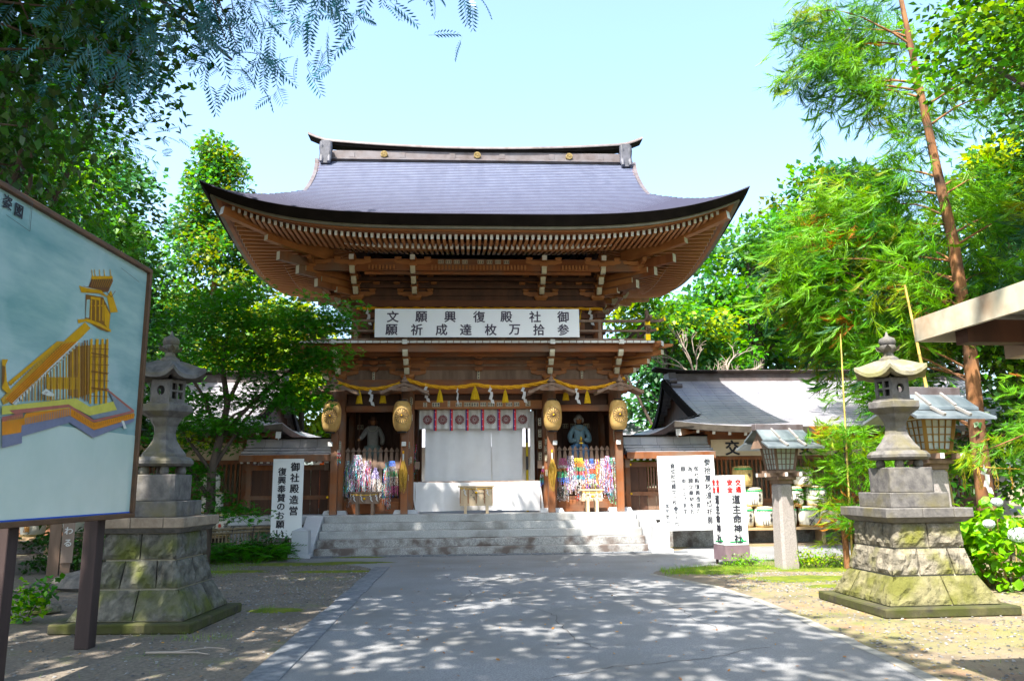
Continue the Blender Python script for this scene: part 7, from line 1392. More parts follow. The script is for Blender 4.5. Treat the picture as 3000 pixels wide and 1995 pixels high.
# ================================================================ FENCE, POSTS, STAKES, ROPES
bf=thing('bamboo_fence','low lashed bamboo fence behind the ferns left of the steps','fence',(0,0,0))
A_=[(-9.6,17.4),(-8.6,17.9),(-7.6,18.1),(-6.9,18.35),(-6.2,19.2),(-5.75,19.35)]
def along(A,step):
    out=[];
    for p,q in zip(A,A[1:]):
        L=math.hypot(q[0]-p[0],q[1]-p[1]); n=max(1,int(L/step))
        for i in range(n): out.append((p[0]+(q[0]-p[0])*i/n,p[1]+(q[1]-p[1])*i/n))
    return out
for z,r in((.62,.035),(.54,.03),(.12,.035)): mb=MB(); mb.tube([(x,y,z+.0) for x,y in A_],r,8); obj('rail',mb,bambd,bf)
for x,y in along(A_,.085): mb=MB(); mb.tube([(x,y+.03,0),(x,y+.03,.60)],.016,6); obj('cane',mb,bambd,bf)
for i,(x,y) in enumerate(along(A_,.42)): mb=MB(); mb.tube([(x-.01,y-.04,.50),(x,y-.05,.58),(x+.01,y-.035,.66),(x+.01,y+.04,.66)],.010,5); obj('lashing',mb,ink,bf)
sb=thing('hanging_board','narrow pale board with vertical white characters on a grey post, below the notice board','sign',(-7.25,12.9,0),R(25))
mb=MB(); mb.b(-.16,.0,-.02,.14,0,1.9); obj('post',mb,woodgrey,sb); mb=MB(); mb.b(.02,.19,-.05,-.02,.42,1.6); obj('board',mb,mat('board_grey_brown',(.22,.16,.13),(.30,.23,.19),scale=5,stretch=(1,1,.2)),sb)
for i,ch in enumerate('みとわる'): link('lettering',text_mesh(ch,.13,.003,.003,whitep),sb,(.105,-.054,1.30-i*.19))
mb=MB(); mb.b(.02,.16,-.02,.08,0,.42); obj('foot_post',mb,woodgrey,sb); mb=MB(); mb.b(-.35,.35,-.2,.3,0,.12); obj('foot_stone',mb,stonel,sb)
sk_=thing('stake','short wooden stake bound to a bamboo cane beside the young cedar','stake',(5.98,14.6,0)); mb=MB(); mb.tube([(0,0,0),(0,0,.92)],.055,10); obj('post',mb,barks,sk_); mb=MB(); mb.tube([(.0,-.05,.66),(.055,-.03,.66),(.06,.03,.66)],.012,5); obj('binding',mb,ink,sk_)
def bamboo(p,q,r,label,n=9):
    t=thing('bamboo_pole',label,'bamboo pole',p); d=Vector(q)-Vector(p)
    for i in range(n):
        a=d*(i/n);b_=d*((i+1)/n); rr=r*(1-.5*i/n); mb=MB(); mb.tube([a,a+(b_-a)*.03,a+(b_-a)*.97,b_],[rr*1.15,rr,rr,rr*1.15],8); obj('segment',mb,bambo,t)
bamboo((6.05,14.55,0),(6.2,14.55,4.3),.022,'thin upright bamboo cane in front of the right building',12)
bamboo((8.1,15,1.9),(7.74,15,5.35),.04,'pale bamboo pole leaning among the cedars above the taller lamp',10)
bamboo((6.92,12.5,.3),(6.79,12.5,1.9),.028,'short bamboo stick holding the straw cord beside the hydrangea',4)
bamboo((9.6,12.5,0),(9.6,12.5,1.9),.028,'bamboo stick at the far end of the straw cord outside the hedge',4)
pts=catenary((6.79,12.5,1.86),(9.6,12.5,1.86),.14); o=obj('strung_rope',twisted(pts,.016,2,25),straw,None); tag(o,'thin pale straw cord strung above the hydrangea bush','rope')
for i,(x,k) in enumerate(((7.38,0),(8.0,0))):
    o=link('zigzag_paper',sme_,None,(x,12.47,1.76)); tag(o,'%s white zigzag paper on the thin cord above the hydrangea'%('left hand','right hand')[i],'paper streamer')
for i,x in enumerate((7.05,7.3,7.55,7.8,8.12)):
    mb=MB(); r_=random.Random(i)
    for k in range(3): mb.tube([(x,12.49,1.79),(x+r_.uniform(-.04,.04),12.49,1.65),(x+r_.uniform(-.05,.05),12.49,1.5),(x+r_.uniform(-.03,.05),12.49,1.42)],.006,4)
    o=obj('straw_tuft',mb,straw,None); o['kind']='object' if False else None
    del o['kind']; tag(o,'%s dangling straw tuft from the left on the thin cord'%ORD[i],'straw tuft','straw tufts on the thin cord')
# rocks
def stone(x,y,s,label,seed,m=stonel,sc=(1,1,.6)):
    r_=random.Random(seed); mb=MB(); pr=[(.0,-.2),(.6,-.1),(1,.2),(.85,.65),(.4,.95),(0,1.0)]; mb.lathe([(r*s,z*s) for r,z in pr],9,smooth=False)
    mb.v=[(a*sc[0]*r_.uniform(.85,1.15),b_*sc[1]*r_.uniform(.85,1.15),c*sc[2]*r_.uniform(.9,1.1)) for a,b_,c in mb.v]; o=obj('rock',mb,m,None,(x,y,0)); tag(o,label,'rock')
stone(-6.1,10.6,.22,'rounded pale rock among leaves under the notice board',1,rock); stone(-6.5,11.2,.15,'small rock left of the pale one under the notice board',2); stone(4.75,7.4,.05,'small white stone on the earth by the canopy shadow',3,whitep); stone(-6.4,12.9,.9,'long low kerb rock behind the notice board',4,stonel,(1.3,.35,.35)); stone(7.6,10.8,.22,'flat tan rock at the foot of the hydrangea',5,rock,(1.6,1,.4))
# ================================================================ TREES AND PLANTS
LEAF=([(0,0,0),(-.34,.45,.10),(0,1,-.04),(.34,.45,.10)],[(0,3,2,1)])
def maple_t():
    v=[];f=[]
    for a in(-1.15,-.5,0.05,.6,1.2):
        o=len(v); L=1-.22*abs(a); c,s=math.cos(a),math.sin(a)
        for x,y,z in((0,0,0),(-.13,.5,.04),(0,1,-.10),(.13,.5,.04)): v.append(((x*c+y*s)*L,(y*c-x*s)*L,z))
        f.append((o,o+3,o+2,o+1))
    return v,f
MAPLE=maple_t()
def frond_t(n=9,droop=.25,wl=.26,ww=.055):
    v=[];f=[]
    for i in range(n):
        t=(i+.5)/n; y=t; z=-droop*t*t; l=wl*math.sin(math.pi*(.18+.78*t))**.6
        for s in(-1,1):
            o=len(v); v+= [(0,y,z),(s*l*.5,y+.10+ww/2,z-.02),(s*l,y+.16,z-.07),(s*l*.5,y+.10-ww/2,z-.02)]; f.append((o,o+1,o+2,o+3) if s<0 else (o,o+3,o+2,o+1))
    o=len(v); v+=[(-.008,-.15,0),(.008,-.15,0),(.005,1,-droop),(-.005,1,-droop)]; f.append((o,o+1,o+2,o+3)); return v,f
FROND=frond_t(8,.25,.30,.085); FERN=frond_t(12,.75,.24,.07)
def spray_t(n=13,seed=1):
    r_=random.Random(seed); v=[];f=[]
    for i in range(n):
        b=r_.uniform(0,.55); a=r_.uniform(-.85,.85)*(1.1-b); e=r_.uniform(-.7,.5)*(1-b*.4); L=r_.uniform(.32,.55); w=.015
        d=Vector((math.sin(a),math.cos(a)*.9,e*.7)).normalized(); p=Vector((0,b,-.1*b*b)); q=p+d*L*.5+Vector((0,.02,-.02)); t=p+d*L+Vector((0,.10,.03)); s=Vector((1,0,0)) if r_.random()<.5 else Vector((.5,0,.8))
        o=len(v); v+=[p-s*w,p+s*w,q+s*w,q-s*w,t+s*w*.25,t-s*w*.25]; f+= [(o,o+1,o+2,o+3),(o+3,o+2,o+4,o+5)]
    o=len(v); v+=[(-.012,-.3,0),(.012,-.3,0),(.008,.7,-.05),(-.008,.7,-.05)]; f.append((o,o+1,o+2,o+3)); return [tuple(x) for x in v],f
SPRAY=spray_t(16,2)
def leafcloud(name,C,rad,per,tmpl,size,m,parent,seed=0,flat=.6,pit=.55,outc=None,droop=0,frac=None,yn=.55):
    r_=np.random.default_rng(seed); C=np.asarray(C,float); n=len(C)*per
    base=np.repeat(C,per,0); g=r_.normal(0,1,(n,3)); g/=np.maximum(1,np.linalg.norm(g,axis=1,keepdims=True)/1.7)
    rr=np.repeat(np.broadcast_to(np.asarray(rad,float),(len(C),)),per)[:,None]
    off=g*rr*np.array([[1,1,flat]]); pos=base+off
    if outc is not None:
        d=pos-np.asarray(outc); yaw=np.arctan2(-d[:,0],d[:,1])+r_.normal(0,yn,n)
    else: yaw=r_.uniform(0,6.28,n)
    R_=rotm(yaw,r_.normal(-.15-droop,pit,n),r_.normal(0,pit,n)); sc=r_.uniform(.7,1.25,(n,1))*size
    mi=None
    if isinstance(m,list):
        p=frac or [1/len(m)]*len(m); cm=r_.choice(len(m),len(C),p=p); mi=np.repeat(cm,per); ms=m
        fl=r_.random(n)<.15; mi=np.where(fl,r_.choice(len(m),n,p=p),mi)
    else: ms=m
    return scatter(name,tmpl[0],tmpl[1],pos,R_,sc,ms,parent,mi)
def limb(mb,p,q,r0,r1,seed,bend=.12,n=6):
    r_=random.Random(seed); p=Vector(p);q=Vector(q);L=(q-p).length; P=[];Rr=[]
    w=Vector((r_.uniform(-1,1),r_.uniform(-1,1),r_.uniform(.2,1)))*L*bend
    for i in range(n+1):
        t=i/n; P.append(p.lerp(q,t)+w*math.sin(math.pi*t)*.8+Vector((r_.uniform(-1,1),r_.uniform(-1,1),0))*L*.012); Rr.append(r0+(r1-r0)*t)
    mb.tube(P,Rr,7); return P
def tree(label,x,y,h,cr,zb,m,nc=60,per=70,size=.2,seed=1,name='broadleaf_tree',tr=.22,bk=None,lobes=7,crad=.55,lean=(0,0),tmpl=LEAF,flat=.55,frac=None):
    r_=np.random.default_rng(seed); t=thing(name,label,'tree',(x,y,0)); 
    cz=(h+zb)/2; rz=(h-zb)/2; C=[]
    lob=[]
    for k in range(lobes):
        a=r_.uniform(0,6.28); zz=r_.uniform(-.75,.75); rr=math.sqrt(1-zz*zz)*.55; lob.append((rr*math.cos(a)*cr,rr*math.sin(a)*cr,cz+zz*rz,r_.uniform(.38,.55)))
    lob.append((0,0,cz+rz*.45,.55))
    for k in range(nc):
        lx,ly,lz,lr=lob[k%len(lob)]; d=r_.normal(0,1,3); d/=np.linalg.norm(d); 
        if d[2]<-.3: d[2]*=-.6
        rr=r_.uniform(.6,1.05); C.append((lx+d[0]*cr*lr*rr+lean[0],ly+d[1]*cr*lr*rr+lean[1],min(h,lz+d[2]*min(rz,cr)*lr*rr)))
    leafcloud('crown',C,crad,per,tmpl,size,m,t,seed,flat,outc=(lean[0],lean[1],cz),frac=frac)
    mb=MB(); P=limb(mb,(0,0,-.1),(lean[0]*.8,lean[1]*.8,h*.8),tr,tr*.25,seed,.03,9); 
    for k in range(min(12,len(C))):
        c=C[k*len(C)//12 if len(C)>=12 else k]; a=P[3+k%6]; limb(mb,a,c,tr*.35,.02,seed+k,.1)
    obj('trunk',mb,bk or bark,t); return t
def cedar(label,x,y,h,cr,zb,m,seed,nt=22,per=60,size=.26,frac=None,tr=.25):
    r_=np.random.default_rng(seed); t=thing('cedar_tree',label,'tree',(x,y,0)); C=[]
    for k in range(nt):
        f=k/(nt-1); z=zb+(h-zb)*f; rr=cr*(1-f**1.3)*r_.uniform(.8,1.1)+.3; nb=int(5+9*(1-f))
        for j in range(nb):
            a=r_.uniform(0,6.28); 
            for q in (.45,.75,1.): 
                if rr*q>.3: C.append((rr*q*math.cos(a),rr*q*math.sin(a),z-.25*rr*q+r_.uniform(-.2,.2)))
    leafcloud('crown',C,.48,per//3,LEAF,size,m,t,seed,.8,frac=frac,outc=(0,0,h*.3))
    mb=MB(); mb.tube([(0,0,-.1),(0.05,0,h*.5),(0,.05,h*.97)],[tr,tr*.6,.03],8); obj('trunk',mb,barks,t); return t
T=tree
# --- behind the gate and buildings, left
cedar('tall olive green cedar with a rounded tip rising just left of the gate roof',-14.9,38,19.4,5.0,1.5,[leafE,leafA,leafC],31,30,150,.27,[.15,.40,.45])
cedar('dark blue green conifer standing left of the tall olive cedar',-21,40,16.5,4.2,1,[leafC,leafB],32,26,120,.28,[.5,.5])
T('bright yellow green tree in the gap between the left hall roof and the gate',-9.2,34,9.4,3.6,.2,[leafD,leafA],130,85,.30,33,frac=[.75,.25])
T('pale green airy tree above the left hall, beside the gate eaves',-12.3,36,10.4,3.2,2,[leafD,leafC,leafE],70,60,.30,34)
T('mid green broadleaf behind the left hall ridge',-17.2,32,9.5,4.2,.5,[leafA,leafC],80,70,.30,35)
T('dark broadleaf far left beyond the left hall',-25,34,14,5.5,.5,[leafB,leafA],90,70,.36,36,frac=[.7,.3])
T('low yellow green shrubbery tree seen through the passage side',-3.5,50,6,4.5,.0,[leafD,leafA],70,60,.4,37)
# --- left, near and dark
T('big dark leaved tree rising behind the notice board',-9.9,15.0,12.8,3.0,2.6,[leafB,maplem],190,95,.17,41,frac=[.85,.15],tr=.28)
T('dark tree with small leaves at the far left edge, above the notice board',-12.0,13.0,13.5,3.8,2.6,[leafB,leafA],190,95,.17,42,frac=[.88,.12],tr=.3)
T('second row dark tree between the cedar and the big dark tree',-12.9,23,13.4,3.3,1.0,[leafB,leafC,leafA],190,95,.22,43,frac=[.6,.28,.12])
T('feathery leaved green tree leaning over the notice board',-8.2,11.8,8.3,2.0,3.6,[maplem,leafA],130,20,.22,44,tmpl=FROND,frac=[.75,.25],tr=.16)
T('dark undergrowth tree behind the stone lantern on the left',-9.3,19.5,5.2,2.6,.4,[leafB,maplem],70,80,.16,45,frac=[.7,.3])
T('dense dark bush at the far left behind the notice board posts',-12.5,16,4.5,2.8,.0,[leafB],70,70,.18,46)
# --- maple in front of the left hall
mp=thing('maple_tree','green maple with layered fine leaves spreading in front of the left end of the gate','tree',(-6.35,16.6,0))
r_=np.random.default_rng(5); C=[]
def mlayer(x0,x1,y0,y1,z0,z1,n):
    for k in range(n): C.append((r_.uniform(x0,x1)+6.35,r_.uniform(y0,y1)-16.6,r_.uniform(z0,z1)))
mlayer(-7.4,-5.2,15.5,17.6,4.3,5.9,42); mlayer(-6.2,-4.1,15.5,17.2,3.9,5.1,34); mlayer(-4.8,-3.75,15.7,16.7,4.6,5.5,12); mlayer(-4.6,-3.5,15.8,16.6,3.9,4.4,9); mlayer(-5.6,-4.2,16,17,3.2,3.9,22); mlayer(-6.9,-5.6,15.9,17.2,2.6,3.6,22); mlayer(-7.6,-6.2,16,17.2,1.4,2.6,16); mlayer(-6.3,-5.1,15.8,16.4,1.0,1.45,5); mlayer(-4.0,-3.35,15.8,16.4,4.75,5.3,5)
leafcloud('crown',C,.30,95,MAPLE,.085,[maplem,leafA,leafD],mp,6,.32,.45,frac=[.86,.12,.02])
mb=MB()
tp=[(0,0,-.05),(.05,-.1,.6),(.12,-.15,1.3),(.10,-.15,1.9),(.22,-.1,2.6),(.30,0,3.3),(.15,.0,4.1),(.2,.1,5.0)]
mb.tube(tp,[.12,.11,.10,.09,.085,.07,.05,.02],8)
for a,q in ((4,(2.3,-.2,4.3)),(3,(1.4,-.3,3.6)),(4,(-1.0,-.3,4.6)),(5,(1.6,0,5.1)),(5,(-.6,.3,5.3)),(2,(-.9,-.2,2.4)),(3,(-.7,-.4,3.1)),(4,(1.0,-.5,3.2))): limb(mb,tp[a],q,.05,.012,int(a*7+q[0]*3),.14)
obj('trunk',mb,bark,mp)
# --- right background
T('fresh green tree close to the right end of the gate eaves',6.0,30,10.0,2.9,.5,[leafD,leafA,leafC],150,85,.24,51,frac=[.15,.5,.35])
T('fresh green tree behind the right building, left of the round topped one',10.0,32,14.0,3.8,.5,[leafA,leafC],170,90,.27,52,frac=[.6,.4])
T('tall blue green tree with a rounded top above the right building',13.8,34,16.8,4.0,.5,[leafC,leafE,leafA],180,90,.30,53,frac=[.5,.25,.25])
T('olive tree with pale leaf clusters behind the leaning cedar',17.6,33,15.0,3.8,.5,[leafE,leafC],150,85,.30,54,frac=[.5,.5])
T('bright green tree far right behind the taller wooden lamp',22.5,34,17.5,5.0,.5,[leafA,leafD,leafC],170,80,.34,55)
T('dark green tree behind the right roof ridge next to the gate',7.6,38,11.5,4.2,0,[leafC,leafB],140,80,.32,56,frac=[.6,.4])
T('wide dark backdrop tree behind the middle of the right building',15,42,14,7,0,[leafB,leafC],190,80,.42,57)
T('far right backdrop tree with mid green leaves',28,36,16,6,0,[leafA,leafB],160,80,.40,58)
cd_=thing('weeping_conifer','yellow green weeping conifer peeping over the right corridor roof','tree',(4.9,26.5,0)); r_=np.random.default_rng(8); C=[(r_.uniform(-1.1,1.3),r_.uniform(-.4,.6),0) for k in range(46)]; C=[(a,b_,1.6+2.4*max(0,(a+1.2)/2.6)**.8*r_.uniform(.4,1.)) for a,b_,c in C]
leafcloud('crown',C,.28,50,SPRAY,.34,[leafD],cd_,9,.8,.5,droop=.9); mb=MB(); mb.tube([(.6,.3,0),(.7,.3,4)],[.12,.05],8); obj('trunk',mb,bark,cd_)
bt=thing('bare_branch_tree','leafless pale twisted tree between the gate eaves and the green trees','tree',(6.6,27,0)); mb=MB(); r_=random.Random(4)
tp=limb(mb,(0,0,0),(.1,0,5.2),.16,.07,3,.03,8)
def sub(p,L,r,d,depth):
    q=p+d*L; P=limb(mb,p,q,r,r*.5,r_.randint(0,999),.18,5)
    if depth: 
        for k in range(3): dd=(d+Vector((r_.uniform(-1,1),r_.uniform(-.5,.5),r_.uniform(-.5,.9)))).normalized(); sub(P[r_.choice((3,4,5))],L*.62,r*.55,dd,depth-1)
for k in range(7): sub(tp[5+k%4],1.25,.055,Vector((r_.uniform(-1,1),r_.uniform(-.4,.4),r_.uniform(.0,.9))).normalized(),3)
obj('trunk',mb,twigp,bt)
# --- leaning cedar on the right with long needle sprays
lc_=thing('leaning_cedar','tall slender cedar with red brown trunk leaning left, long drooping needle sprays','tree',(9.42,16,0))
tk=[(9.45,0),(9.43,1.2),(9.42,2.42),(9.47,4.39),(9.37,6.6),(9.22,8.0),(9.12,9.1),(8.98,10.6),(8.84,12.2),(8.7,14.2)]
mb=MB(); mb.tube([(x-9.42,0,z) for x,z in tk],[.18,.17,.16,.135,.115,.10,.085,.07,.05,.02],10); obj('trunk',mb,barks,lc_)
r_=np.random.default_rng(12); C=[];outs=[]; mb=MB()
def reg(px0,px1,z0,z1,n,dy=1.2,dr=0):
    for k in range(n): C.append((r_.uniform(px0,px1)-9.42,r_.uniform(.12,dy+.5),r_.uniform(z0,z1)))
# upper left boughs, middle mass, right side, hanging lower tufts
reg(6.7,8.3,10.9,12.6,42); reg(7.2,8.6,10.0,11.2,14); reg(8.2,9.4,10.0,12.4,24); reg(8.3,9.6,8.9,10.2,12,.6); reg(7.9,8.8,7.9,9.0,16)
reg(6.9,9.3,6.4,8.2,62); reg(5.9,8.4,5.4,7.0,66); reg(6.4,9.2,4.6,6.2,56); reg(7.0,9.2,3.4,4.9,30); reg(8.0,8.7,2.7,4.0,14,.6); reg(9.4,11.2,6.0,8.6,40); reg(9.3,11.4,4.6,6.4,26); reg(9.5,12,9.6,12.4,18)
for k in range(26): C.append((r_.choice((r_.uniform(7.9,8.7),r_.uniform(9.9,10.6)))-9.42,r_.uniform(-.7,-.1),r_.uniform(4.4,8.4)))
leafcloud('crown',C,.27,13,SPRAY,.50,[sugim,sugid,leafE,sugib],lc_,13,.8,.5,outc=(0,0,8),frac=[.82,.15,.02,.01],droop=.15,yn=1.3)
reg(8.6,9.9,4.2,8.2,1)
for k in range(0,len(C),11):
    c=C[k]; z0=max(2,min(13,c[2]-.25-.35*abs(c[0]))); x0=np.interp(z0,[p[1] for p in tk],[p[0] for p in tk])-9.42; limb(mb,(x0,0,z0),c,.028,.006,k,.16)
obj('limb',mb,barks,lc_)
# young cedar by the stake, cedar boughs at the lower right
yc=thing('young_cedar','young bright green cedar sapling with feathery sprays beside the right stone lantern','tree',(6.15,14.7,0))
r_=np.random.default_rng(15); C=[]
for k in range(60):
    z=r_.uniform(.5,2.6); w=.78*(1-.35*abs(z-1.7)); C.append((r_.uniform(-w,w)+.05,r_.uniform(-.4,.4),z))
leafcloud('crown',C,.16,16,SPRAY,.28,[sugim,leafD,sugib],yc,16,.8,.55,outc=(0,0,1),frac=[.8,.15,.05],droop=-.2,yn=1.2)
mb=MB(); tp=[(0,0,0),(.02,0,1.2),(0,0,2.6)]; mb.tube(tp,[.04,.03,.01],7); 
for c in C[::5]: limb(mb,(0,0,c[2]-.2),c,.014,.004,int(c[2]*99),.1)
obj('trunk',mb,bark,yc)
rc=thing('cedar_bough','cedar bough with light green sprays hanging over the straw cord at the right edge','tree',(7.6,12.0,0))
r_=np.random.default_rng(18); C=[(r_.uniform(-1.0,1.2),r_.uniform(-.3,.5),r_.uniform(1.75,2.75)) for k in range(30)]; C=[c for c in C if c[2]<2.0+.5*(c[0]+1.0)]+[(r_.uniform(.2,1.2),.2,r_.uniform(2.2,3.2)) for k in range(12)]
leafcloud('crown',C,.16,16,SPRAY,.28,[sugim,sugib,leafD],rc,19,.8,.55,outc=(1.6,0,2.6),frac=[.8,.1,.1],droop=.3,yn=1.)
mb=MB(); mb.tube([(2.2,.5,0),(2.1,.5,2.0),(1.9,.4,3.4)],[.10,.08,.04],8); 
for c in C[::4]: limb(mb,(1.95,.4,min(3.2,c[2]+.5)),c,.03,.006,int(c[2]*77),.1)
obj('limb',mb,barks,rc)
T('dark broad leaved evergreen behind the hydrangea at the right edge',11.6,17.4,6.4,2.6,.4,[leafB,leafA],130,80,.17,61,frac=[.65,.35],tr=.12)
T('dense dark evergreen between the taller lamp and the right edge',13.6,21,8.4,3.8,.3,[leafB,leafC,leafA],100,80,.17,62,frac=[.5,.3,.2])
T('large leafy tree whose branches hang into the upper right corner',9.8,11.5,13.0,3.0,6.6,[leafA,leafB],110,85,.15,63,frac=[.6,.4],tr=.2)
T('blue green broadleaf high at the right edge behind the large leafy tree',13.2,15.5,12.5,3.2,5.0,[leafB,leafC],100,80,.18,64,tr=.2)
# --- canopy tree over the approach: its boughs hang into the upper left and dapple the road
ct_=thing('pinnate_leaved_tree','old tree with fine pinnate leaves whose boughs hang into the upper left of the view','tree',(-7.6,3.5,0))
r_=np.random.default_rng(21)
mb=MB(); tp=limb(mb,(0,0,-.1),(.6,.6,8.2),.42,.24,5,.03,9); 
bough=[((4.6,5.4,8.6),.09),((2.4,6.2,8.2),.08),((6.0,3.4,9.4),.09),((1.0,8.6,8.6),.09),((3.0,2.0,10),.09),((-1.5,6.0,9.5),.08),((5.5,8.0,9.8),.07),((2.4,10.0,9.4),.07),((7.4,6,10.2),.07)]
for k,(q,r) in enumerate(bough): limb(mb,tp[5+k%4],q,r*1.5,.025,k+3,.10,9)
C=[]
# visible hanging sprays: (x,y,z) in world coordinates
def hang(x0,x1,y0,y1,z0,z1,n):
    for k in range(n): C.append((r_.uniform(x0,x1)+7.6,r_.uniform(y0,y1)-3.5,r_.uniform(z0,z1)))
hang(-5.4,-4.4,8.2,9.4,6.5,7.9,20); hang(-4.5,-3.4,8.4,9.6,6.85,8.0,24); hang(-3.5,-2.7,8.4,9.4,6.75,8.0,18); hang(-2.8,-1.7,8.4,9.4,7.35,8.1,14); hang(-1.8,-.5,8.4,9.4,7.62,8.2,12); hang(-5.8,-4.9,8.6,9.6,6.2,7.2,6)
leafcloud('fronds',C,.30,4,FROND,.34,[pinn],ct_,22,.7,.45,droop=.45)
for c in C[::6]: limb(mb,(c[0]-.1,c[1]-1.2,c[2]+.9),c,.016,.004,int(c[0]*50)%97,.1,4)
obj('trunk',mb,bark,ct_)
# high canopy: clumps left out where the sun falls through
holes=[(-3.8,3.3,.55,.28),(-2.7,3.7,.5,.25),(-.5,3.5,.9,.45),(-2.5,2.1,.5,.25),(-2.65,1.0,.6,.22),(-1.6,7.4,.7,.35),(-5.8,3.3,.6,.25),(-.3,5.2,.6,.6),(-3.4,5.3,.5,.25),(-1.5,10.6,.8,.6),(-.6,1.6,.5,.3),(-4.6,2.2,.35,.2),(-3.1,8.3,.4,.3),(-7.4,4.6,.5,.3),(-6.6,1.0,.5,.3)]
C=[]
for k in range(1500):
    x,y=r_.uniform(-12.5,1.6),r_.uniform(-5,13.0); h=r_.uniform(8.9,10.8)
    if y>11.3 and x>-3.9: continue
    if x>.2: continue
    if any(((x-a)/(c+.25))**2+((y-b_)/(e+.25))**2<1 for a,b_,c,e in holes): continue
    if y>8.2 and h<1.57+(y-.0)*.76: h=1.57+y*.76+r_.uniform(0,1.4)
    C.append((x+7.6,y-3.5,h))
for k in range(520):
    x,y=r_.uniform(-10.5,-.6),r_.uniform(7.5,13.6)
    if y>10.3 and x>-2.9: continue
    if any(math.hypot(x-a,y-b_)<c for a,b_,c in ((-6.3,12.3,.55),(-4.3,9.0,.6),(-2.6,8.3,.5),(-3.9,11.9,.45),(-8.2,11,.5))): continue
    C.append((x+7.6,y-3.5,r_.uniform(12.2,13.6)))
leafcloud('crown',C,.38,32,LEAF,.27,[leafB,leafA],ct_,23,.4,.35,frac=[.7,.3])
# dark elliptic leaves in front of the pinnate boughs at the top left
dl=thing('evergreen_tree','dark glossy leaved evergreen hanging over the top left corner','tree',(-8.8,7.2,0)); r_=np.random.default_rng(25); C=[]
def dreg(x0,x1,y0,y1,z0,z1,n):
    for k in range(n): C.append((r_.uniform(x0,x1)+8.8,r_.uniform(y0,y1)-7.2,r_.uniform(z0,z1)))
dreg(-6.3,-5.3,8.6,9.6,5.6,8.2,34); dreg(-5.6,-4.8,8.4,9.4,6.6,8.0,18); dreg(-4.6,-3.6,8.2,9.0,7.3,8.0,10); dreg(-7.4,-5.9,8.6,9.8,4.7,6.4,34); dreg(-4.3,-3.7,8.4,9.0,6.9,7.3,4)
leafcloud('crown',C,.20,17,LEAF,.13,[leafB],dl,26,.8,.6,droop=.5)
mb=MB(); tp=limb(mb,(0,0,-.1),(.3,.5,8),.22,.1,5,.03,8)
for c in C[::8]: limb(mb,tp[4+int(c[2])%4],c,.05,.008,int(c[2]*50),.1)
obj('trunk',mb,bark,dl)
# unseen trees behind the viewpoint, added to close the grove and cut sky fill
T('unseen big grove tree added behind the viewpoint to the left',-8,-7,15,5,5,[leafB,leafA],90,60,.35,71)
T('unseen big grove tree added behind the viewpoint to the right',7,-14,14,5,4,[leafA,leafB],90,60,.35,72)
T('unseen grove tree added at the right side of the approach behind the canopy',13,4,13,4,4,[leafA,leafB],90,60,.30,73)
# --- hydrangea
hy=thing('hydrangea_bush','bright green hydrangea bush with pale blue flower heads right of the stone lantern','bush',(7.35,12.0,0)); r_=np.random.default_rng(27)
HL=([(0,0,0),(-.30,.28,.05),(-.36,.58,.03),(0,1,-.14),(.36,.58,.03),(.30,.28,.05),(0,.5,-.04)],[(0,1,2,6),(6,2,3,3),(3,4,6,6),(6,4,5,0)])
HL=([(0,0,0),(-.32,.32,.06),(-.30,.68,.02),(0,1,-.12),(.30,.68,.02),(.32,.32,.06),(0,.3,0),(0,.68,-.03)],[(0,6,1,1),(1,6,7,2),(2,7,3,3),(0,5,6,6),(6,5,4,7),(7,4,3,3)])
HL=(HL[0],[(0,6,7,1),(1,7,3,2),(0,5,7,6),(5,4,3,7)])
C=[]
for k in range(150):
    a=r_.uniform(0,6.28); f=r_.uniform(.2,1)**.5; C.append((.95*f*math.cos(a)*1.1+.25,.7*f*math.sin(a),r_.uniform(.15,1.30)*(1-.25*f)))
leafcloud('leaves',C,.14,14,HL,.16,[hydl],hy,28,.9,.5,outc=(0,0,.4),droop=.15)
mb=MB()
for k in range(40): c=C[k]; limb(mb,(c[0]*.5,c[1]*.5,0),c,.014,.006,k,.08)
obj('stems',mb,mat('stem_brown_green',(.20,.13,.06),(.28,.22,.08)),hy)
th=[(0,0,0)]
FL4=([(0,0,0),(-.5,.5,.1),(0,1.0,.05),(.5,.5,.1),(-.5,-.5,.1),(0,-1,.05),(.5,-.5,.1),(-1,0,.05),(1,0,.05)],[(0,3,2,1),(0,4,5,6),(0,1,7,4),(0,6,8,3)])
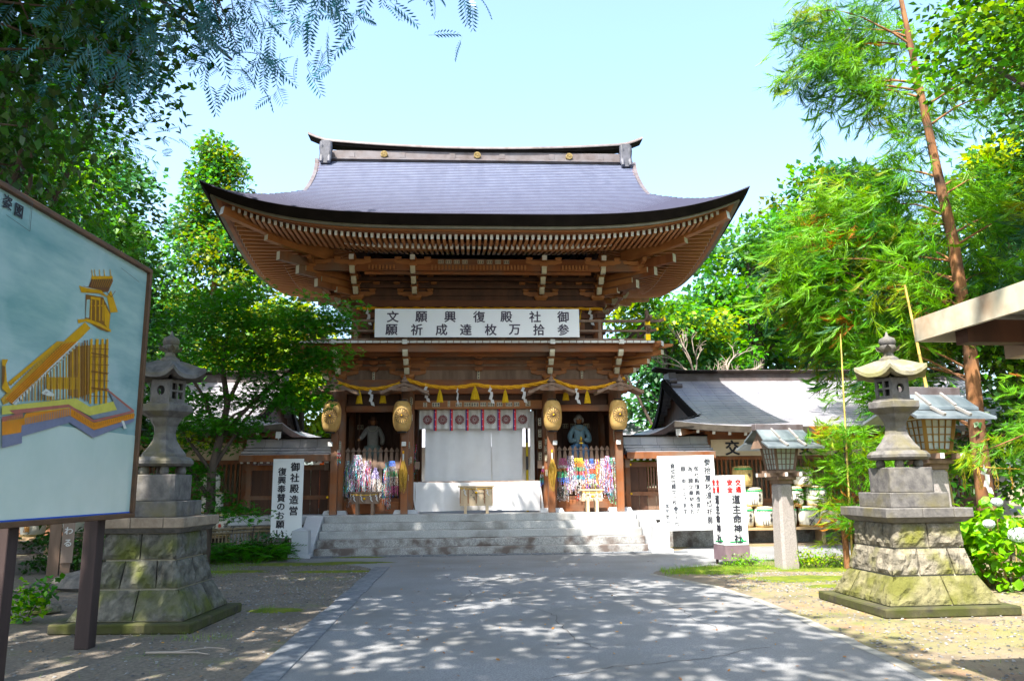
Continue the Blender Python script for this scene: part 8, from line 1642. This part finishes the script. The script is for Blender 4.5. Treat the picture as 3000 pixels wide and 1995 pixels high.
for k,(x,y,z,r) in enumerate(((-.25,-.62,.80,.12),(.22,-.60,1.02,.11),(-.05,-.62,1.12,.09),(.40,-.6,1.22,.12),(.75,-.5,1.15,.12),(.85,-.55,.86,.11),(.05,-.65,.50,.08),(.9,-.4,.45,.08),(-.42,-.5,1.25,.07),(-.6,-.55,.95,.07),(.62,-.62,.68,.09))):
    n=170; d=r_.normal(0,1,(n,3)); d/=np.linalg.norm(d,axis=1,keepdims=True); yaw=np.arctan2(-d[:,0],d[:,1]); 
    o=scatter('flower_head',FL4[0],FL4[1],np.array([[x,y,z]])+d*r*np.array([[1,1,.8]]),rotm(yaw,-np.arccos(np.clip(d[:,2],-1,1)),r_.normal(0,.3,n)),np.full((n,1),.022),hydf,hy)
# --- ferns and low plants left
fn=thing('fern_bank','bank of dark green ferns in front of the bamboo fence','ferns',(-6.4,17.4,0)); r_=np.random.default_rng(30); n=420
P=np.c_[r_.uniform(-1.3,1.4,n),r_.uniform(-.7,.7,n)+0,np.zeros(n)]; P[:,1]+=P[:,0]*.35; P[:,2]=r_.uniform(.05,.25,n)
scatter('fronds',FERN[0],FERN[1],P,rotm(r_.uniform(0,6.28,n),r_.uniform(.2,.9,n),r_.normal(0,.2,n)),r_.uniform(.30,.52,(n,1)),[maplem,leafB],fn,r_.choice(2,n,p=[.6,.4]))
def lowplant(x,y,w,h,label,m,seed,size=.07,n=25,per=22):
    r_=np.random.default_rng(seed); t=thing('low_shrub',label,'shrub',(x,y,0)); C=[(r_.uniform(-w,w),r_.uniform(-w*.6,w*.6),r_.uniform(.08,h)) for k in range(n)]
    leafcloud('leaves',C,.10,per,LEAF,size,m,t,seed,.8); mb=MB()
    for c in C[::3]: limb(mb,(c[0]*.4,c[1]*.4,0),c,.010,.004,seed,.1)
    obj('stems',mb,bark,t)
lowplant(-5.6,18.0,.55,.5,'low dark shrub at the right end of the bamboo fence',[leafB,leafC],81)
lowplant(5.55,14.9,.42,.28,'fresh green low shrub between the granite lamp post and the stake',[hydl,leafD],82,.05,30)
lowplant(4.35,15.2,.35,.16,'tiny weeds around the legs of the four sided sign',[hydl],83,.04,18)
lowplant(-6.0,9.9,.35,.45,'bright leafy weed beside the rock under the notice board',[hydl,maplem],84,.09,12)
lowplant(-5.4,11.6,.3,.30,'small leafy weed behind the left stone lantern',[maplem],85,.08,8)
lowplant(7.6,11.1,.6,.20,'low weeds at the foot of the hydrangea bush',[hydl,leafA],86,.06,24)
lowplant(-5.05,18.6,.25,.3,'small green plant behind the tall white sign legs',[leafA],87,.07,10)
lowplant(-8.3,15.8,1.2,.7,'dark shrub below the hall behind the left stone lantern',[leafB],88,.09,50,40)
